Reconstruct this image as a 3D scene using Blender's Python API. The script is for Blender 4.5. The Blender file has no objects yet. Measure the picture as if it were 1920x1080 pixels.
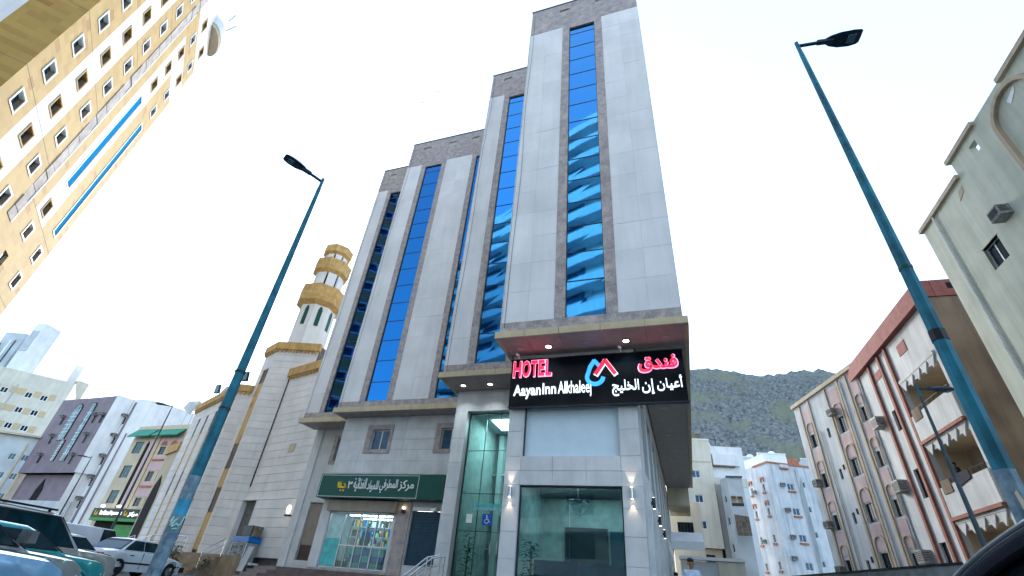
import bpy, bmesh, math, random
from math import sin, cos, pi, radians, atan2, hypot, sqrt
from mathutils import Vector, Matrix, noise
rnd = random.Random(7)
SC = bpy.context.scene
COL = SC.collection

# ------------------------------------------------------------------ camera, sky, sun, exposure
cam_d = bpy.data.cameras.new('camera')
cam_d.sensor_width = 36.0
cam_d.lens = 36.0 * 872.0 / 1920.0
cam_d.clip_start = 0.05
cam_d.clip_end = 3000
cam = bpy.data.objects.new('camera', cam_d)
COL.objects.link(cam)
CX = Vector((0.948877, 0.306629, 0.075609))
BACK = Vector((0.297132, -0.778270, -0.553176))
BACK.normalize()
CX = (CX - BACK * CX.dot(BACK)).normalized()
CY = BACK.cross(CX)
cam.matrix_world = Matrix(((CX.x, CY.x, BACK.x, 0), (CX.y, CY.y, BACK.y, 0), (CX.z, CY.z, BACK.z, 0), (0, 0, 0, 1)))
SC.camera = cam

SUN_EL, SUN_AZ = radians(22), radians(-30)        # azimuth measured from +Y towards +X
world = bpy.data.worlds.new('World')
SC.world = world
world.use_nodes = True
wn = world.node_tree
wn.nodes.clear()
sky = wn.nodes.new('ShaderNodeTexSky')
sky.sky_type = 'NISHITA'
sky.sun_disc = False
sky.sun_elevation = SUN_EL
sky.sun_rotation = SUN_AZ
sky.air_density = 1.0
sky.dust_density = 0.8
sky.ozone_density = 1.5
bg = wn.nodes.new('ShaderNodeBackground')
bg.inputs['Strength'].default_value = 0.15
wo = wn.nodes.new('ShaderNodeOutputWorld')
tint = wn.nodes.new('ShaderNodeMix')
tint.data_type = 'RGBA'
tint.blend_type = 'MULTIPLY'
tint.inputs[0].default_value = 1.0
tint.inputs[7].default_value = (0.90, 0.95, 1.0, 1)     # the photograph's cool white balance
wn.links.new(sky.outputs[0], tint.inputs[6])
# thin high haze over the clear sky, a little uneven like faint cloud
tco = wn.nodes.new('ShaderNodeTexCoord')
cmap = wn.nodes.new('ShaderNodeMapping')
cmap.inputs['Scale'].default_value = (1.0, 1.0, 2.6)
cno = wn.nodes.new('ShaderNodeTexNoise')
cno.inputs['Scale'].default_value = 1.7
cno.inputs['Detail'].default_value = 7.0
cno.inputs['Roughness'].default_value = 0.55
cmr = wn.nodes.new('ShaderNodeMapRange')
cmr.inputs['From Min'].default_value = 0.35
cmr.inputs['From Max'].default_value = 0.65
cmr.inputs['To Min'].default_value = 0.42
cmr.inputs['To Max'].default_value = 0.66
haze = wn.nodes.new('ShaderNodeMix')
haze.data_type = 'RGBA'
haze.inputs[7].default_value = (0.98, 1.15, 1.34, 1)
wn.links.new(tco.outputs['Generated'], cmap.inputs[0])
wn.links.new(cmap.outputs[0], cno.inputs['Vector'])
wn.links.new(cno.outputs['Fac'], cmr.inputs[0])
wn.links.new(cmr.outputs[0], haze.inputs[0])
wn.links.new(tint.outputs[2], haze.inputs[6])
wn.links.new(haze.outputs[2], bg.inputs[0])
wn.links.new(bg.outputs[0], wo.inputs[0])
sun_d = bpy.data.lights.new('sun', 'SUN')
sun_d.energy = 0.5
sun_d.angle = radians(12)
sun_d.color = (1.0, 0.97, 0.92)
sun = bpy.data.objects.new('sun', sun_d)
COL.objects.link(sun)
sv = Vector((sin(SUN_AZ) * cos(SUN_EL), cos(SUN_AZ) * cos(SUN_EL), sin(SUN_EL)))
sun.rotation_mode = 'QUATERNION'
sun.rotation_quaternion = sv.to_track_quat('Z', 'Y')
sun.location = (-40, 60, 60)
SC.view_settings.view_transform = 'Standard'
SC.view_settings.look = 'None'
SC.view_settings.exposure = 2.8
EXPK = 2 ** (SC.view_settings.exposure - 0.62)   # lit signs and lamps are dimmer relative to the brighter exposure
SC.view_settings.gamma = 1.0
SC.view_settings.use_curve_mapping = False
try:
    SC.cycles.use_denoising = True
    SC.cycles.max_bounces = 7
    SC.cycles.transparent_max_bounces = 12
    SC.cycles.sample_clamp_indirect = 6
    SC.cycles.caustics_reflective = False
    SC.cycles.caustics_refractive = False
except Exception:
    pass

# ------------------------------------------------------------------ materials
def nn(nt, t, **kw):
    n = nt.nodes.new(t)
    for k, v in kw.items():
        if hasattr(n, k):
            setattr(n, k, v)
        else:
            n.inputs[k].default_value = v
    return n

def mat(name, col, rough=0.7, metal=0.0, var=0.12, scale=3.0, col2=None, streak=0.0, bump=0.0, bscale=30.0, jit=0.0, spec=0.25, emit=None, estr=0.0, detail=5.0, coat=0.0):
    m = bpy.data.materials.new(name)
    m.use_nodes = True
    nt = m.node_tree
    b = nt.nodes['Principled BSDF']
    b.inputs['Roughness'].default_value = rough
    b.inputs['Metallic'].default_value = metal
    b.inputs['Specular IOR Level'].default_value = spec
    if coat:
        b.inputs['Coat Weight'].default_value = coat
        b.inputs['Coat Roughness'].default_value = 0.05
    L = nt.links.new
    geo = nn(nt, 'ShaderNodeNewGeometry')
    n1 = nn(nt, 'ShaderNodeTexNoise', Scale=scale, Detail=detail)
    L(geo.outputs['Position'], n1.inputs['Vector'])
    ramp = nn(nt, 'ShaderNodeValToRGB')
    c = Vector(col)
    c2 = Vector(col2) if col2 else c * (1 - var * 2.2)
    ramp.color_ramp.elements[0].position = 0.33
    ramp.color_ramp.elements[1].position = 0.67
    c1 = c if col2 else c * (1 + var * 0.6)
    ramp.color_ramp.elements[0].color = (*c2, 1)
    ramp.color_ramp.elements[1].color = (*c1, 1)
    L(n1.outputs['Fac'], ramp.inputs[0])
    out = ramp.outputs[0]
    if streak:
        mp = nn(nt, 'ShaderNodeMapping')
        mp.inputs['Scale'].default_value = (2.2, 2.2, 0.16)
        L(geo.outputs['Position'], mp.inputs[0])
        n2 = nn(nt, 'ShaderNodeTexNoise', Scale=1.0, Detail=6.0, Roughness=0.65)
        L(mp.outputs[0], n2.inputs['Vector'])
        r2 = nn(nt, 'ShaderNodeMapRange')
        r2.inputs['From Min'].default_value = 0.44
        r2.inputs['From Max'].default_value = 0.72
        r2.inputs['To Min'].default_value = 1.0
        r2.inputs['To Max'].default_value = 1.0 - streak
        L(n2.outputs['Fac'], r2.inputs[0])
        mx = nn(nt, 'ShaderNodeMix', data_type='RGBA', blend_type='MULTIPLY')
        mx.inputs[0].default_value = 1.0
        L(out, mx.inputs[6])
        L(r2.outputs[0], mx.inputs[7])
        out = mx.outputs[2]
    if jit:
        oi = nn(nt, 'ShaderNodeObjectInfo')
        r3 = nn(nt, 'ShaderNodeMapRange')
        r3.inputs['To Min'].default_value = 1.0 - jit
        r3.inputs['To Max'].default_value = 1.0 + jit * 0.5
        L(oi.outputs['Random'], r3.inputs[0])
        mx = nn(nt, 'ShaderNodeMix', data_type='RGBA', blend_type='MULTIPLY')
        mx.inputs[0].default_value = 1.0
        L(out, mx.inputs[6])
        L(r3.outputs[0], mx.inputs[7])
        out = mx.outputs[2]
    L(out, b.inputs['Base Color'])
    if bump:
        n3 = nn(nt, 'ShaderNodeTexNoise', Scale=bscale, Detail=4.0)
        L(geo.outputs['Position'], n3.inputs['Vector'])
        bp = nn(nt, 'ShaderNodeBump', Strength=bump, Distance=0.02)
        L(n3.outputs['Fac'], bp.inputs['Height'])
        L(bp.outputs[0], b.inputs['Normal'])
    if emit:
        b.inputs['Emission Color'].default_value = (*emit, 1)
        b.inputs['Emission Strength'].default_value = estr / EXPK
    return m

def mirror_glass(name, col, rough=0.03, wave=0.010, wscale=0.7, metal=1.0):
    m = bpy.data.materials.new(name)
    m.use_nodes = True
    nt = m.node_tree
    b = nt.nodes['Principled BSDF']
    b.inputs['Base Color'].default_value = (*col, 1)
    b.inputs['Metallic'].default_value = metal
    b.inputs['Roughness'].default_value = rough
    geo = nn(nt, 'ShaderNodeNewGeometry')
    n3 = nn(nt, 'ShaderNodeTexNoise', Scale=wscale, Detail=2.0)
    nt.links.new(geo.outputs['Position'], n3.inputs['Vector'])
    bp = nn(nt, 'ShaderNodeBump', Strength=wave, Distance=0.12)
    nt.links.new(n3.outputs['Fac'], bp.inputs['Height'])
    nt.links.new(bp.outputs[0], b.inputs['Normal'])
    return m

def clear_glass(name, tint, refl=0.25, gcol=(0.75, 0.95, 1.0)):
    m = bpy.data.materials.new(name)
    m.use_nodes = True
    nt = m.node_tree
    nt.nodes.clear()
    o = nn(nt, 'ShaderNodeOutputMaterial')
    tr = nn(nt, 'ShaderNodeBsdfTransparent')
    tr.inputs[0].default_value = (*tint, 1)
    gl = nn(nt, 'ShaderNodeBsdfGlossy')
    gl.inputs['Roughness'].default_value = 0.02
    gl.inputs[0].default_value = (*gcol, 1)
    lw = nn(nt, 'ShaderNodeFresnel', IOR=1.45)
    mr = nn(nt, 'ShaderNodeMapRange')
    mr.inputs['To Min'].default_value = refl
    mr.inputs['To Max'].default_value = 0.9
    nt.links.new(lw.outputs[0], mr.inputs[0])
    mx = nn(nt, 'ShaderNodeMixShader')
    nt.links.new(mr.outputs[0], mx.inputs[0])
    nt.links.new(tr.outputs[0], mx.inputs[1])
    nt.links.new(gl.outputs[0], mx.inputs[2])
    nt.links.new(mx.outputs[0], o.inputs[0])
    return m

def granite(name, a, b_, sc=6.0, rough=0.45):
    m = mat(name, a, rough=rough, col2=b_, scale=sc, detail=9.0, jit=0.06)
    nt = m.node_tree
    b = nt.nodes['Principled BSDF']
    src = b.inputs['Base Color'].links[0].from_socket
    geo = nn(nt, 'ShaderNodeNewGeometry')
    v = nn(nt, 'ShaderNodeTexNoise', Scale=26.0, Detail=6.0, Roughness=0.8)
    nt.links.new(geo.outputs['Position'], v.inputs['Vector'])
    r = nn(nt, 'ShaderNodeMapRange')
    r.inputs['From Min'].default_value = 0.35
    r.inputs['From Max'].default_value = 0.65
    r.inputs['To Min'].default_value = 0.6
    r.inputs['To Max'].default_value = 1.3
    nt.links.new(v.outputs['Fac'], r.inputs[0])
    mx = nn(nt, 'ShaderNodeMix', data_type='RGBA', blend_type='MULTIPLY')
    mx.inputs[0].default_value = 1.0
    nt.links.new(src, mx.inputs[6])
    nt.links.new(r.outputs[0], mx.inputs[7])
    nt.links.new(mx.outputs[2], b.inputs['Base Color'])
    return m

def tiles(name, c1, c2, c3, w=1.1, h=0.55, az=0.0, rough=0.75):
    """wall of rectangular stone tiles, each with its own tone, laid along horizontal direction az"""
    m = bpy.data.materials.new(name)
    m.use_nodes = True
    nt = m.node_tree
    b = nt.nodes['Principled BSDF']
    b.inputs['Roughness'].default_value = rough
    L = nt.links.new
    geo = nn(nt, 'ShaderNodeNewGeometry')
    sx = nn(nt, 'ShaderNodeSeparateXYZ')
    L(geo.outputs['Position'], sx.inputs[0])
    def M(op, a, bb):
        q = nn(nt, 'ShaderNodeMath', operation=op)
        for i, s in enumerate((a, bb)):
            if isinstance(s, (int, float)):
                q.inputs[i].default_value = s
            else:
                L(s, q.inputs[i])
        return q.outputs[0]
    u = M('ADD', M('MULTIPLY', sx.outputs[0], sin(az)), M('MULTIPLY', sx.outputs[1], cos(az)))
    z = sx.outputs[2]
    row = M('FLOOR', M('DIVIDE', z, h), 0)
    uu = M('ADD', M('DIVIDE', u, w), M('MULTIPLY', M('MODULO', row, 2.0), 0.5))
    colm = M('FLOOR', uu, 0)
    cb = nn(nt, 'ShaderNodeCombineXYZ')
    L(row, cb.inputs[0])
    L(colm, cb.inputs[1])
    wnz = nn(nt, 'ShaderNodeTexWhiteNoise')
    L(cb.outputs[0], wnz.inputs[0])
    ramp = nn(nt, 'ShaderNodeValToRGB')
    ramp.color_ramp.elements[0].color = (*c2, 1)
    ramp.color_ramp.elements[1].color = (*c1, 1)
    ramp.color_ramp.elements[1].position = 0.62
    e = ramp.color_ramp.elements.new(0.9)
    e.color = (*c1, 1)
    e = ramp.color_ramp.elements.new(1.0)
    e.color = (*c3, 1)
    L(wnz.outputs[0], ramp.inputs[0])
    n = nn(nt, 'ShaderNodeTexNoise', Scale=0.5, Detail=6.0)
    L(geo.outputs['Position'], n.inputs['Vector'])
    r = nn(nt, 'ShaderNodeMapRange')
    r.inputs['To Min'].default_value = 0.85
    r.inputs['To Max'].default_value = 1.15
    L(n.outputs['Fac'], r.inputs[0])
    mx = nn(nt, 'ShaderNodeMix', data_type='RGBA', blend_type='MULTIPLY')
    mx.inputs[0].default_value = 1.0
    L(ramp.outputs[0], mx.inputs[6])
    L(r.outputs[0], mx.inputs[7])
    L(mx.outputs[2], b.inputs['Base Color'])
    return m

MT = dict(
    panel=mat('white_stone_panel', (0.77, 0.77, 0.765), rough=0.55, var=0.05, scale=0.55, streak=0.10, jit=0.05, bump=0.05),
    paneljoint=mat('grey_panel_joint', (0.40, 0.40, 0.40), rough=0.9),
    joint=mat('dark_joint', (0.17, 0.17, 0.17), rough=0.9),
    lower=mat('grey_veined_marble', (0.66, 0.68, 0.68), rough=0.35, col2=(0.56, 0.58, 0.585), scale=1.6, streak=0.12, jit=0.05),
    granite=granite('brown_grey_granite', (0.50, 0.43, 0.40), (0.30, 0.27, 0.26), sc=3.5),
    beige=mat('beige_aluminium', (0.56, 0.47, 0.30), rough=0.4, var=0.05, streak=0.1),
    soffit2=mat('grey_soffit_board', (0.37, 0.355, 0.335), rough=0.5, var=0.06),
    soffit=mat('soffit_panel', (0.42, 0.35, 0.325), rough=0.45, var=0.05),
    blueglass=mirror_glass('blue_mirror_glass', (0.04, 0.25, 0.56)),
    blueglass2=mirror_glass('blue_mirror_glass_dull_reflection', (0.015, 0.13, 0.32)),  # same hotel glass, tint darkened to paint the third tier's duller reflection
    blueglass3=mirror_glass('blue_mirror_glass_dark_reflection', (0.012, 0.075, 0.28)),  # same hotel glass again, darker reflection of the fourth tier put into its tint
    skyglass=mirror_glass('sky_blue_strip_glass', (0.02, 0.38, 0.82), rough=.12),
    flatblue=mat('bright_blue_glazing', (0.015, 0.24, 0.50), rough=0.5, var=0.03, spec=0.0),
    frame=mat('dark_aluminium', (0.03, 0.04, 0.05), rough=0.4),
    alu=mat('pale_aluminium', (0.52, 0.55, 0.56), rough=0.35, metal=0.4, var=0.04),
    steel=mat('stainless_steel', (0.55, 0.56, 0.58), rough=0.25, metal=1.0, var=0.05),
    teal=clear_glass('teal_entrance_glass', (0.50, 0.66, 0.66), 0.01, (0.5, 0.66, 0.70)),
    shopglass=clear_glass('shop_glass', (0.86, 0.95, 0.97), 0.0, (0.30, 0.36, 0.40)),
    white=mat('white_plaster', (0.80, 0.80, 0.78), rough=0.8, var=0.04, scale=0.8, streak=0.12),
    whiteblind=mat('white_window_blind', (0.62, 0.76, 0.84), rough=0.6, var=0.02),
    gold=tiles('honey_sandstone', (0.58, 0.36, 0.12), (0.50, 0.30, 0.10), (0.42, 0.22, 0.07), 0.8, 0.5, radians(100)),
    gold_plain=mat('honey_stone_coping', (0.60, 0.38, 0.14), rough=0.8, var=0.12, scale=2.0, streak=0.2),
    mosque=mat('pale_mosque_stone', (0.78, 0.77, 0.75), rough=0.7, var=0.05, scale=0.9, streak=0.08, jit=0.05),
    minaret=mat('minaret_render', (0.74, 0.74, 0.72), rough=0.8, var=0.04, scale=0.7, streak=0.1),
    yellowtile=tiles('yellow_sandstone_tiles', (0.45, 0.30, 0.095), (0.40, 0.255, 0.075), (0.34, 0.165, 0.04), 1.0, 0.5, radians(-53)),
    yellowtile2=tiles('ochre_sandstone_tiles', (0.46, 0.29, 0.07), (0.38, 0.225, 0.05), (0.30, 0.14, 0.03), 1.0, 0.5, radians(37)),
    rough=mat('rough_grey_stone', (0.55, 0.50, 0.45), rough=0.9, col2=(0.36, 0.32, 0.30), scale=1.2, bump=0.8, bscale=4),
    darkglass=mat('dark_window_glass', (0.012, 0.025, 0.035), rough=0.1, var=0.3, spec=0.3),
    tealwin=mat('teal_window_glass', (0.025, 0.10, 0.125), rough=0.1, var=0.3, spec=0.3),
    bluewin=mat('blue_window_glass', (0.02, 0.085, 0.16), rough=0.1, var=0.3, spec=0.3),
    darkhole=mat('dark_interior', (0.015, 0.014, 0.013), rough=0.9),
    pole=mat('teal_painted_steel', (0.015, 0.19, 0.27), rough=0.55, metal=0.0, var=0.22, scale=3.5, streak=0.4, detail=9),
    thinpole=mat('dark_grey_pole', (0.06, 0.09, 0.11), rough=0.5),
    palebay=mat('pale_bay_glass', (0.16, 0.30, 0.34), rough=0.15, var=0.4, scale=1.2, spec=0.4),
    polegrey=mat('worn_grey_paint', (0.23, 0.32, 0.36), rough=0.7, col2=(0.09, 0.16, 0.22), scale=9),
    lampbody=mat('lamp_housing_navy', (0.018, 0.05, 0.085), rough=0.4),
    lens=mat('lamp_lens', (0.16, 0.30, 0.36), rough=0.2),
    cream=mat('cream_render', (0.68, 0.64, 0.52), rough=0.85, var=0.05, scale=0.6, streak=0.15, bump=0.1),
    creamR=mat('pale_cream_render', (0.60, 0.62, 0.51), rough=0.85, var=0.07, scale=0.7, streak=0.22, bump=0.15, bscale=12),
    whitebld=mat('stained_white_render', (0.68, 0.69, 0.69), rough=0.85, col2=(0.5, 0.53, 0.55), scale=0.5, streak=0.38, detail=8),
    pinkred=mat('dusky_red_paint', (0.30, 0.105, 0.09), rough=0.8, var=0.1, streak=0.2),
    stripe_red=mat('red_brown_rib_paint', (0.31, 0.12, 0.085), rough=0.8, var=0.1, streak=0.2),
    pink=mat('pink_panel_paint', (0.56, 0.42, 0.41), rough=0.85, var=0.08, scale=0.8, streak=0.25),
    peach=mat('peach_moulding_paint', (0.58, 0.47, 0.34), rough=0.85, var=0.1, scale=0.8, streak=0.3),
    greywhite=mat('grey_white_render', (0.56, 0.58, 0.58), rough=0.85, var=0.08, scale=0.6, streak=0.25),
    brownwall_and_shade=mat('weathered_brown_wall_and_shade', (0.27, 0.20, 0.145), rough=0.9, col2=(0.17, 0.125, 0.095), scale=0.55, streak=0.4, detail=8),  # brown walls; doubles as painted shade on tower jambs and mosque slits
    bluewall=mat('pale_blue_grey_wall', (0.52, 0.56, 0.57), rough=0.85, var=0.1, scale=0.4),
    mauve=mat('mauve_grey_cladding', (0.25, 0.195, 0.22), rough=0.7, var=0.08, scale=0.7, streak=0.15),
    terracotta=mat('terracotta_paint', (0.45, 0.17, 0.10), rough=0.8, var=0.15),
    greenroof=mat('green_roof_tile', (0.0, 0.24, 0.13), rough=0.5, var=0.15),
    pinkwall=mat('soft_pink_wall', (0.62, 0.44, 0.43), rough=0.85, var=0.05, scale=0.6, streak=0.15),
    sand=mat('sand_wall', (0.60, 0.50, 0.36), rough=0.85, var=0.06, scale=0.5, streak=0.15),
    yellowband=mat('ochre_band', (0.58, 0.45, 0.27), rough=0.85, var=0.05),
    acbox=mat('air_conditioner_casing', (0.33, 0.34, 0.33), rough=0.6, var=0.2, scale=8),
    acdark=mat('air_conditioner_grille', (0.05, 0.05, 0.05), rough=0.7),
    signblack=mat('black_gloss_sign', (0.003, 0.006, 0.01), rough=0.12, var=0.1, spec=0.12),
    redlit=mat('lit_red_letter', (0.8, 0.02, 0.05), emit=(1.0, 0.02, 0.07), estr=1.0, rough=0.4),
    pinkedge=mat('lit_pink_letter_edge', (1.0, 0.5, 0.7), emit=(1.0, 0.35, 0.6), estr=0.9),
    whitelit=mat('lit_white_letter', (0.9, 0.95, 1.0), emit=(0.8, 0.93, 1.0), estr=0.95),
    bluelit=mat('lit_blue_logo', (0.05, 0.35, 0.9), emit=(0.05, 0.33, 0.95), estr=0.95),
    greensign=mat('dark_green_sign', (0.0, 0.075, 0.055), rough=0.35, var=0.06),
    greensign2=mat('bright_green_board', (0.015, 0.26, 0.035), rough=0.4, var=0.1),
    yellowlogo=mat('yellow_sign_mark', (0.85, 0.6, 0.03), rough=0.5),
    whitepaint=mat('white_sign_paint', (0.82, 0.86, 0.86), rough=0.5, var=0.02),
    shutter=mat('beige_roller_shutter', (0.36, 0.31, 0.25), rough=0.55, var=0.06, streak=0.2),
    bluedoor=mat('dark_blue_shutter', (0.012, 0.06, 0.10), rough=0.4, var=0.1),
    browndoor=mat('dark_brown_door', (0.10, 0.06, 0.05), rough=0.5),
    lampglow=mat('lit_lamp', (1, 1, 1), emit=(0.92, 0.97, 1.0), estr=9.0),
    warmglow=mat('warm_lit_lamp', (1, 0.8, 0.5), emit=(1.0, 0.78, 0.5), estr=9.0),
    lampoff=mat('unlit_downlight', (0.45, 0.45, 0.48), rough=0.3),
    asphalt=mat('asphalt', (0.10, 0.10, 0.10), rough=0.85, var=0.2, scale=1.5, bump=0.3, bscale=80),
    pave=mat('pavement_stone', (0.22, 0.20, 0.18), rough=0.8, var=0.15, scale=2.0),
    step=mat('sandy_step_stone', (0.36, 0.27, 0.18), rough=0.8, var=0.12, scale=1.5, streak=0.2),
    darkstep=mat('maroon_brown_step', (0.16, 0.115, 0.11), rough=0.6, var=0.12, scale=2.0),
    tyre=mat('tyre_rubber', (0.015, 0.015, 0.016), rough=0.85),
    rim=mat('wheel_rim', (0.35, 0.36, 0.37), rough=0.35, metal=0.8),
    carglass=mat('car_window_glass', (0.008, 0.03, 0.038), rough=0.06, var=0.2, spec=0.25),
    dimglass=mat('deep_tinted_glass', (0.006, 0.009, 0.012), rough=0.12, spec=0.06),
    chrome=mat('chrome', (0.6, 0.62, 0.65), rough=0.12, metal=1.0),
    blacktrim=mat('black_trim', (0.012, 0.013, 0.015), rough=0.5),
    lampred=mat('orange_lamp_lens', (0.45, 0.12, 0.05), rough=0.2),
    headlamp=mat('headlamp_lens', (0.45, 0.5, 0.5), rough=0.1),
    skin=mat('brown_skin', (0.22, 0.12, 0.075), rough=0.6, var=0.05),
    hair=mat('black_hair', (0.012, 0.011, 0.01), rough=0.6),
    shirt=mat('pale_blue_shirt', (0.42, 0.55, 0.68), rough=0.85, var=0.08, scale=12),
    yellowshirt=mat('yellow_shirt', (0.55, 0.38, 0.04), rough=0.85),
    darkcloth=mat('dark_cloth', (0.02, 0.022, 0.035), rough=0.9),
    navycloth=mat('navy_cloth', (0.02, 0.05, 0.16), rough=0.9),
    leaf=mat('plant_leaf', (0.022, 0.075, 0.022), rough=0.5, var=0.3, scale=9),
    bluesofa=mat('bright_blue_sofa_cover', (0.0, 0.24, 0.50), rough=0.45, var=0.1, emit=(0, 0.25, 0.5), estr=0.0),
    tealband=mat('turquoise_window_film', (0.10, 0.55, 0.55), rough=0.4),
    bluesign=mat('access_sign_blue', (0.01, 0.11, 0.55), rough=0.4),
    crystal=mat('chandelier_crystal', (0.75, 0.8, 0.8), rough=0.1, metal=0.6),
    room=mat('lobby_wall', (0.40, 0.46, 0.46), rough=0.7),
    roomdark=mat('lobby_dark_panel', (0.03, 0.04, 0.05), rough=0.5),
    shelf=mat('white_shelf', (0.6, 0.68, 0.7), rough=0.5),
    metalsheet=mat('grey_tin_sheet', (0.32, 0.36, 0.38), rough=0.6, streak=0.2),
    tin2=mat('rusty_tin_sheet', (0.22, 0.18, 0.13), rough=0.8, streak=0.4, var=0.2),
    bluefridge=mat('blue_fridge_top', (0.0, 0.16, 0.55), rough=0.3),
)

# ------------------------------------------------------------------ mesh helpers
ORG = {}
class MB:
    def __init__(s):
        s.v, s.f = [], []
    def add(s, vs, fs):
        n = len(s.v)
        s.v += [tuple(p) for p in vs]
        s.f += [tuple(n + i for i in f) for f in fs]
        return s
    def hexa(s, p):
        return s.add(p, [(0, 3, 2, 1), (4, 5, 6, 7), (0, 1, 5, 4), (1, 2, 6, 5), (2, 3, 7, 6), (3, 0, 4, 7)])
    def box(s, x0, x1, y0, y1, z0, z1):
        return s.hexa([(x0, y0, z0), (x1, y0, z0), (x1, y1, z0), (x0, y1, z0), (x0, y0, z1), (x1, y0, z1), (x1, y1, z1), (x0, y1, z1)])
    def fbox(s, F, u0, u1, z0, z1, o0, o1):
        P = F.P
        return s.hexa([P(u0, z0, o0), P(u1, z0, o0), P(u1, z0, o1), P(u0, z0, o1), P(u0, z1, o0), P(u1, z1, o0), P(u1, z1, o1), P(u0, z1, o1)])
    def prism(s, poly, z0, z1):
        n = len(poly)
        return s.add([(x, y, z0) for x, y in poly] + [(x, y, z1) for x, y in poly],
                     [tuple(range(n))[::-1], tuple(range(n, 2 * n))] + [(i, (i + 1) % n, n + (i + 1) % n, n + i) for i in range(n)])
    def fprism(s, F, pts, o0, o1):
        """pts (u,z) outline on a facade, between two outward distances"""
        n = len(pts)
        return s.add([F.P(u, z, o0) for u, z in pts] + [F.P(u, z, o1) for u, z in pts],
                     [tuple(range(n))[::-1], tuple(range(n, 2 * n))] + [(i, (i + 1) % n, n + (i + 1) % n, n + i) for i in range(n)])
    def tube(s, p0, p1, r0, r1=None, n=10, cap=True):
        r1 = r0 if r1 is None else r1
        p0, p1 = Vector(p0), Vector(p1)
        d = (p1 - p0).normalized()
        a = d.orthogonal().normalized()
        b = d.cross(a)
        vs = []
        for p, r in ((p0, r0), (p1, r1)):
            for i in range(n):
                t = 2 * pi * i / n
                vs.append(p + (a * cos(t) + b * sin(t)) * r)
        fs = [(i, (i + 1) % n, n + (i + 1) % n, n + i) for i in range(n)]
        if cap:
            fs += [tuple(range(n))[::-1], tuple(range(n, 2 * n))]
        return s.add(vs, fs)
    def sweep(s, pts, r, n=10):
        pts = [Vector(p) for p in pts]
        up = Vector((1, 0, 0))
        vs, m = [], len(pts)
        for i, p in enumerate(pts):
            d = (pts[min(i + 1, m - 1)] - pts[max(i - 1, 0)]).normalized()
            a = d.cross(up)
            a = a.normalized() if a.length > 1e-3 else d.orthogonal().normalized()
            up = a.cross(d)
            b = d.cross(a)
            for k in range(n):
                t = 2 * pi * k / n
                vs.append(p + (a * cos(t) + b * sin(t)) * r)
        fs = [(i * n + k, i * n + (k + 1) % n, (i + 1) * n + (k + 1) % n, (i + 1) * n + k) for i in range(m - 1) for k in range(n)]
        fs += [tuple(range(n))[::-1], tuple(range((m - 1) * n, m * n))]
        return s.add(vs, fs)
    def lathe(s, prof, c=(0, 0, 0), n=12, rot=0.0):
        vs, fs = [], []
        for r, z in prof:
            for i in range(n):
                t = 2 * pi * i / n + rot
                vs.append((c[0] + r * cos(t), c[1] + r * sin(t), c[2] + z))
        for k in range(len(prof) - 1):
            for i in range(n):
                fs.append((k * n + i, k * n + (i + 1) % n, (k + 1) * n + (i + 1) % n, (k + 1) * n + i))
        fs.append(tuple(range(n))[::-1])
        fs.append(tuple(range((len(prof) - 1) * n, len(prof) * n)))
        return s.add(vs, fs)
    def mesh(s, name, m, smooth=False, off=(0, 0, 0)):
        me = bpy.data.meshes.new(name)
        ox, oy, oz = off
        me.from_pydata([(x - ox, y - oy, z - oz) for x, y, z in s.v], [], s.f)
        bm = bmesh.new()
        bm.from_mesh(me)
        bmesh.ops.recalc_face_normals(bm, faces=bm.faces)
        bm.to_mesh(me)
        bm.free()
        if smooth:
            for p in me.polygons:
                p.use_smooth = True
        me.materials.append(m)
        return me

def obj(name, mb, m, parent=None, smooth=False, kind=None):
    if isinstance(m, str):
        m = MT[m]
    xs, ys, zs = zip(*mb.v)
    c = ((min(xs) + max(xs)) / 2, (min(ys) + max(ys)) / 2, (min(zs) + max(zs)) / 2)
    if parent is None:
        c = (c[0], c[1], min(zs))
    o = bpy.data.objects.new(name, mb.mesh(name, m, smooth, c))
    COL.objects.link(o)
    ORG[o.name] = c
    if parent is not None:
        o.parent = parent
        q = ORG[parent.name]
        o.location = (c[0] - q[0], c[1] - q[1], c[2] - q[2])
    else:
        o.location = c
    if kind:
        o['kind'] = kind
    return o

def mobj(name, me, parent, loc, rz=0.0):
    """an object on shared mesh data, at a world position under an unrotated parent"""
    o = bpy.data.objects.new(name, me)
    COL.objects.link(o)
    ORG[o.name] = tuple(loc)
    if parent is not None:
        q = ORG[parent.name]
        o.parent = parent
        o.location = (loc[0] - q[0], loc[1] - q[1], loc[2] - q[2])
    else:
        o.location = loc
    o.rotation_euler = (0, 0, rz)
    return o

def thing(name, label, cat, loc=(0, 0, 0), group=None, rz=0.0):
    o = bpy.data.objects.new(name, None)
    COL.objects.link(o)
    o.location = loc
    o.rotation_euler = (0, 0, rz)
    o.empty_display_size = 0.3
    ORG[o.name] = tuple(loc)
    tag(o, label, cat, group)
    return o

def tag(o, label, cat, group=None):
    o['label'] = label
    o['category'] = cat
    if group:
        o['group'] = group
    return o

def struct(name, mb, m, smooth=False):
    return obj(name, mb, m, None, smooth, 'structure')

class Face:
    """a vertical facade from A to B; u runs from A to B, o outwards (towards the point given, the street by default)"""
    def __init__(s, A, B, toward=(0.0, 0.0), flip=False):
        s.A, s.B = Vector(A[:2]), Vector(B[:2])
        s.L = (s.B - s.A).length
        s.d = (s.B - s.A) / s.L
        s.n = Vector((s.d.y, -s.d.x))
        if s.n.dot(Vector(toward) - s.A) < 0:
            s.n = -s.n
        if flip:
            s.n = -s.n
        s.rz = atan2(s.n.x, -s.n.y)
    def P(s, u, z, o=0.0):
        p = s.A + s.d * u + s.n * o
        return (p.x, p.y, z)

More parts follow.
